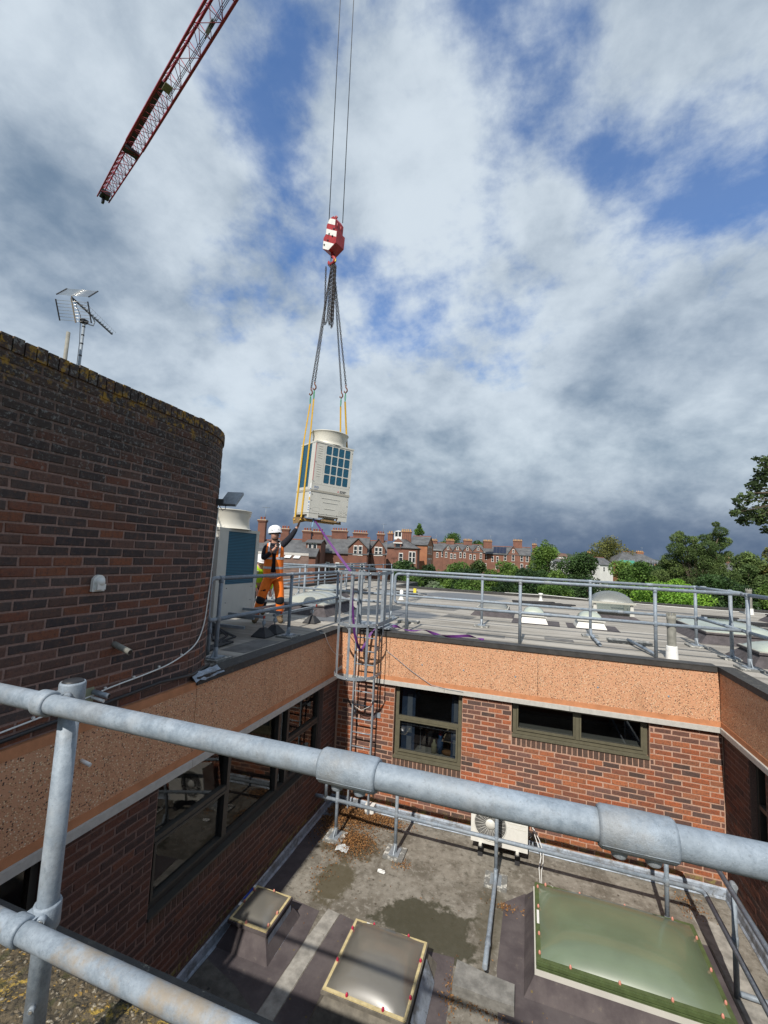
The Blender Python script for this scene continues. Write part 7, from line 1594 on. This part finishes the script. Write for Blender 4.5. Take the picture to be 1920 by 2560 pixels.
tree('reddish brown tinged tree between two green ones', -2.0, 44.0, 4.2, -0.9, 1.9, 1.9, [(.075,.06,.025),(.06,.075,.025),(.045,.07,.022)], 4500, 0.18, 8, nb=16)
tree('wide green tree in front of the end terrace', 0.7, 40.6, 4.3, -0.6, 2.6, 2.6, MG, 7500, 0.165, 9, nb=24)
tree('dark green tree in the middle of the right hand gardens', 4.3, 39.8, 3.3, -0.3, 1.9, 1.9, DK, 4500, 0.16, 10, nb=16)
tree('large dark tree with spreading top before the far white houses', 9.0, 47.7, 5.2, -0.9, 3.3, 3.3, DK, 9000, 0.18, 11, nb=26)
tree('big rounded golden green tree on the skyline', 30.3, 160.4, 13.3, 2.4, 8.4, 8.4, OL, 6000, 0.42, 12, nb=24, shape=1.15)
tree('mid green tree below the scaffolded house', 15.6, 58.4, 4.7, -0.8, 2.9, 2.9, MG, 6000, 0.2, 13, nb=20)
tree('dark spreading tree between the scaffolded house and the willow', 17.1, 52.6, 4.2, -0.6, 2.8, 2.8, DK, 6500, 0.19, 14, nb=20)
tree('broad windswept silver birch with drooping shoots, tallest tree on the right', 18.8, 42.2, 9.1, 0.5, 3.4, 3.4, WI, 34000, 0.15, 15, droop=.6, asp=.28, pts=[((20.9, 43.2, 8.8), 0.35), ((20.9, 42.9, 6.7), 0.70), ((19.7, 42.8, 7.4), 0.47), ((18.5, 41.7, 7.1), 0.47), ((21.3, 43.7, 5.5), 0.70), ((16.9, 41.1, 7.2), 0.55), ((20.6, 42.8, 4.5), 0.94), ((20.9, 42.2, 8.0), 0.63), ((20.6, 43.0, 7.4), 0.70), ((21.6, 43.2, 7.1), 0.59), ((22.1, 43.9, 5.9), 0.43), ((21.9, 42.7, 5.3), 0.27), ((19.7, 41.8, 6.4), 0.86), ((18.7, 41.8, 6.2), 0.78), ((17.7, 41.5, 7.1), 0.59), ((17.5, 42.2, 7.7), 0.39), ((16.8, 40.9, 6.2), 0.78), ((17.7, 41.3, 5.7), 0.94), ((19.2, 42.3, 5.2), 1.10), ((20.4, 42.9, 5.3), 0.94), ((16.5, 41.8, 5.1), 0.78), ((16.1, 42.0, 4.7), 0.55), ((17.1, 42.1, 4.3), 1.02), ((18.4, 42.6, 4.0), 1.17), ((19.8, 42.8, 3.9), 1.17), ((20.6, 42.4, 3.7), 0.94), ((15.6, 41.7, 3.5), 0.78), ((16.8, 42.4, 2.9), 1.02), ((18.0, 41.7, 2.6), 1.25), ((19.6, 42.3, 2.5), 1.25), ((21.0, 43.1, 2.6), 1.02), ((15.2, 41.4, 2.3), 0.78), ((17.4, 42.3, 1.4), 1.17), ((19.4, 43.2, 1.3), 1.25), ((21.2, 43.5, 1.4), 1.02), ((22.1, 43.2, 3.8), 0.70), ((22.1, 43.0, 2.5), 0.78)])
tree('green tree right of the birch over the white wall', 25.6, 49.0, 6.4, -0.2, 2.5, 2.5, WI, 6500, 0.18, 17, nb=20, droop=.3)
tree('yellowish tree at the extreme right edge of the roof line', 27.8, 49.6, 6.9, 0.8, 1.9, 1.9, OL, 4500, 0.18, 18, nb=16)
tree('far hedge tree beside the white cottage', 19.7, 178.4, 7.0, 1.3, 4.0, 4.0, MG, 1200, 0.4, 19)
tree('far tree behind the white houses', 30.0, 202.9, 9.0, 3.2, 4.1, 4.1, DK, 900, 0.45, 24)
tree('bushy tree low behind the birch foot', 17.9, 35.8, 3.8, 0.9, 2.3, 2.3, DK, 6000, 0.15, 20, nb=18)
# shrubs
tree('bright lime green shrub glowing behind the far kerb', 10.7, 20.6, 3.3, 1.8, 2.1, 2.1, BR, 6500, 0.085, 30, cat='shrub', name='shrub', group='shrubs behind the far kerb', nb=26)
tree('tall lime green shrub sprout just right of centre over the kerb', 11.3, 21.3, 3.6, 2.6, 1.0, 1.0, BR, 1800, 0.085, 31, cat='shrub', name='shrub', group='shrubs behind the far kerb')
tree('low lime green shrub at the right end of the bright hedge', 12.3, 20.1, 2.8, 2.1, 0.4, 0.4, BR, 900, 0.08, 32, cat='shrub', name='shrub', group='shrubs behind the far kerb')
tree('silvery leaved shrub at the kerb near the railing loop', -1.8, 17.5, 2.9, 1.9, 0.7, 0.7, [(.16,.20,.12),(.11,.16,.08)], 1500, 0.07, 33, cat='shrub', name='shrub', group='shrubs behind the far kerb')
tree('mid green shrub left of the silvery one', -3.4, 18.0, 3.1, 1.8, 1.0, 1.0, MG, 2400, 0.085, 34, cat='shrub', name='shrub', group='shrubs behind the far kerb')
tree('leafy green shrub at the kerb in front of the terrace', 0.1, 19.2, 3.0, 1.7, 1.3, 1.3, MG, 3600, 0.085, 35, cat='shrub', name='shrub', group='shrubs behind the far kerb')
tree('dark shrub at the kerb below the end terrace', 2.1, 21.0, 3.0, 1.4, 1.3, 1.3, DK, 3000, 0.09, 36, cat='shrub', name='shrub', group='shrubs behind the far kerb')
tree('green shrub at the kerb right of the white outlet', 4.9, 21.9, 2.9, 1.5, 1.4, 1.4, MG, 3200, 0.09, 37, cat='shrub', name='shrub', group='shrubs behind the far kerb')
tree('dark shrub at the kerb left of the lantern skylight', 7.0, 23.7, 2.9, 1.3, 1.4, 1.4, DK, 3000, 0.09, 38, cat='shrub', name='shrub', group='shrubs behind the far kerb')
tree('mixed green shrub beside the telegraph poles', 9.7, 26.7, 3.2, 1.0, 1.3, 1.3, MG, 3000, 0.1, 39, cat='shrub', name='shrub', group='shrubs behind the far kerb')
tree('dark shrub at the far right of the kerb', 15.5, 24.4, 3.3, 1.4, 1.3, 1.3, DK, 3000, 0.09, 40, cat='shrub', name='shrub', group='shrubs behind the far kerb')
tree('green shrub at the right picture edge', 17.0, 24.9, 3.6, 1.5, 0.9, 0.9, MG, 2400, 0.09, 41, cat='shrub', name='shrub', group='shrubs behind the far kerb')
tree('dense green tree filling the gap left of the birch', 13.2, 38.4, 4.7, 0.5, 1.9, 1.9, MG, 6000, 0.15, 60, nb=22)
tree('dark tree rising behind the left end of the bright hedge', 17.3, 48.3, 4.6, 0.3, 2.1, 2.1, DK, 5000, 0.17, 61, nb=20)
tree('dark evergreen filling between the two bushes before the terrace', -2.2, 33.3, 3.3, -0.0, 2.0, 2.0, DK, 5000, 0.14, 62, nb=20)
tree('bushy dark tree under the sunlit end terrace', 2.9, 35.1, 3.5, 0.0, 1.9, 1.9, DK, 5000, 0.14, 63, nb=20)
tree('bushy green tree left of the large dark spreading one', 6.1, 38.2, 3.6, -0.0, 1.8, 1.8, MG, 4500, 0.15, 64, nb=18)
ot = thing('tree', 'leafy branches of a near tree reaching in from the right above the roof', 'tree', (15.5, 12.0, GND))
BRL = [((10.56, 9.42, 7.92), 0.16), ((10.29, 9.32, 7.96), 0.1), ((10.59, 9.70, 7.38), 0.22), ((10.99, 10.12, 7.72), 0.3), ((10.24, 9.40, 7.06), 0.18), ((10.73, 9.90, 6.91), 0.25), ((9.94, 9.13, 6.63), 0.2), ((9.53, 8.80, 6.48), 0.12), ((9.68, 8.98, 6.22), 0.16), ((10.01, 9.32, 6.13), 0.22), ((9.44, 8.70, 6.10), 0.12), ((9.87, 9.19, 5.90), 0.16), ((10.35, 9.54, 6.09), 0.24), ((10.78, 9.88, 6.33), 0.3), ((10.50, 9.60, 5.97), 0.18), ((10.71, 9.82, 5.66), 0.14), ]
b = MB(); b.tube([(15.5,12,GND),(15.4,12,2),(15.0,11.6,6),(14.6,11.2,9)], [.3,.26,.2,.1], 8); b.tube([(15.2,11.8,4.5),(13.2,11.0,6.2),(11.2,9.8,6.9),(10.0,9.2,6.8)], [.14,.1,.05,.02], 6)
for c, r in BRL: b.tube([(11.9,10.1,6.7),((11.9+c[0])/2,(10.1+c[1])/2,(6.75+c[2])/2),c], [.03,.018,.006], 5)
b.build('trunk', M_bark, ot)
bl_ = [((14.6+math.cos(i)*1.6, 11.4+math.sin(i*1.7)*1.4, 6.5+.45*i), (1.1,1.1,.8)) for i in range(8)]
leaves('crown', ot, [(c, (r*1.35, r*1.35, r*1.2)) for c, r in BRL], 2100, .062, [(.055,.085,.028),(.07,.105,.034),(.045,.07,.026)], 78, .1, .15)
leaves('crown', ot, bl_, 4500, .075, [(.035,.06,.022),(.05,.08,.028),(.028,.05,.02)], 77, .1, .25)
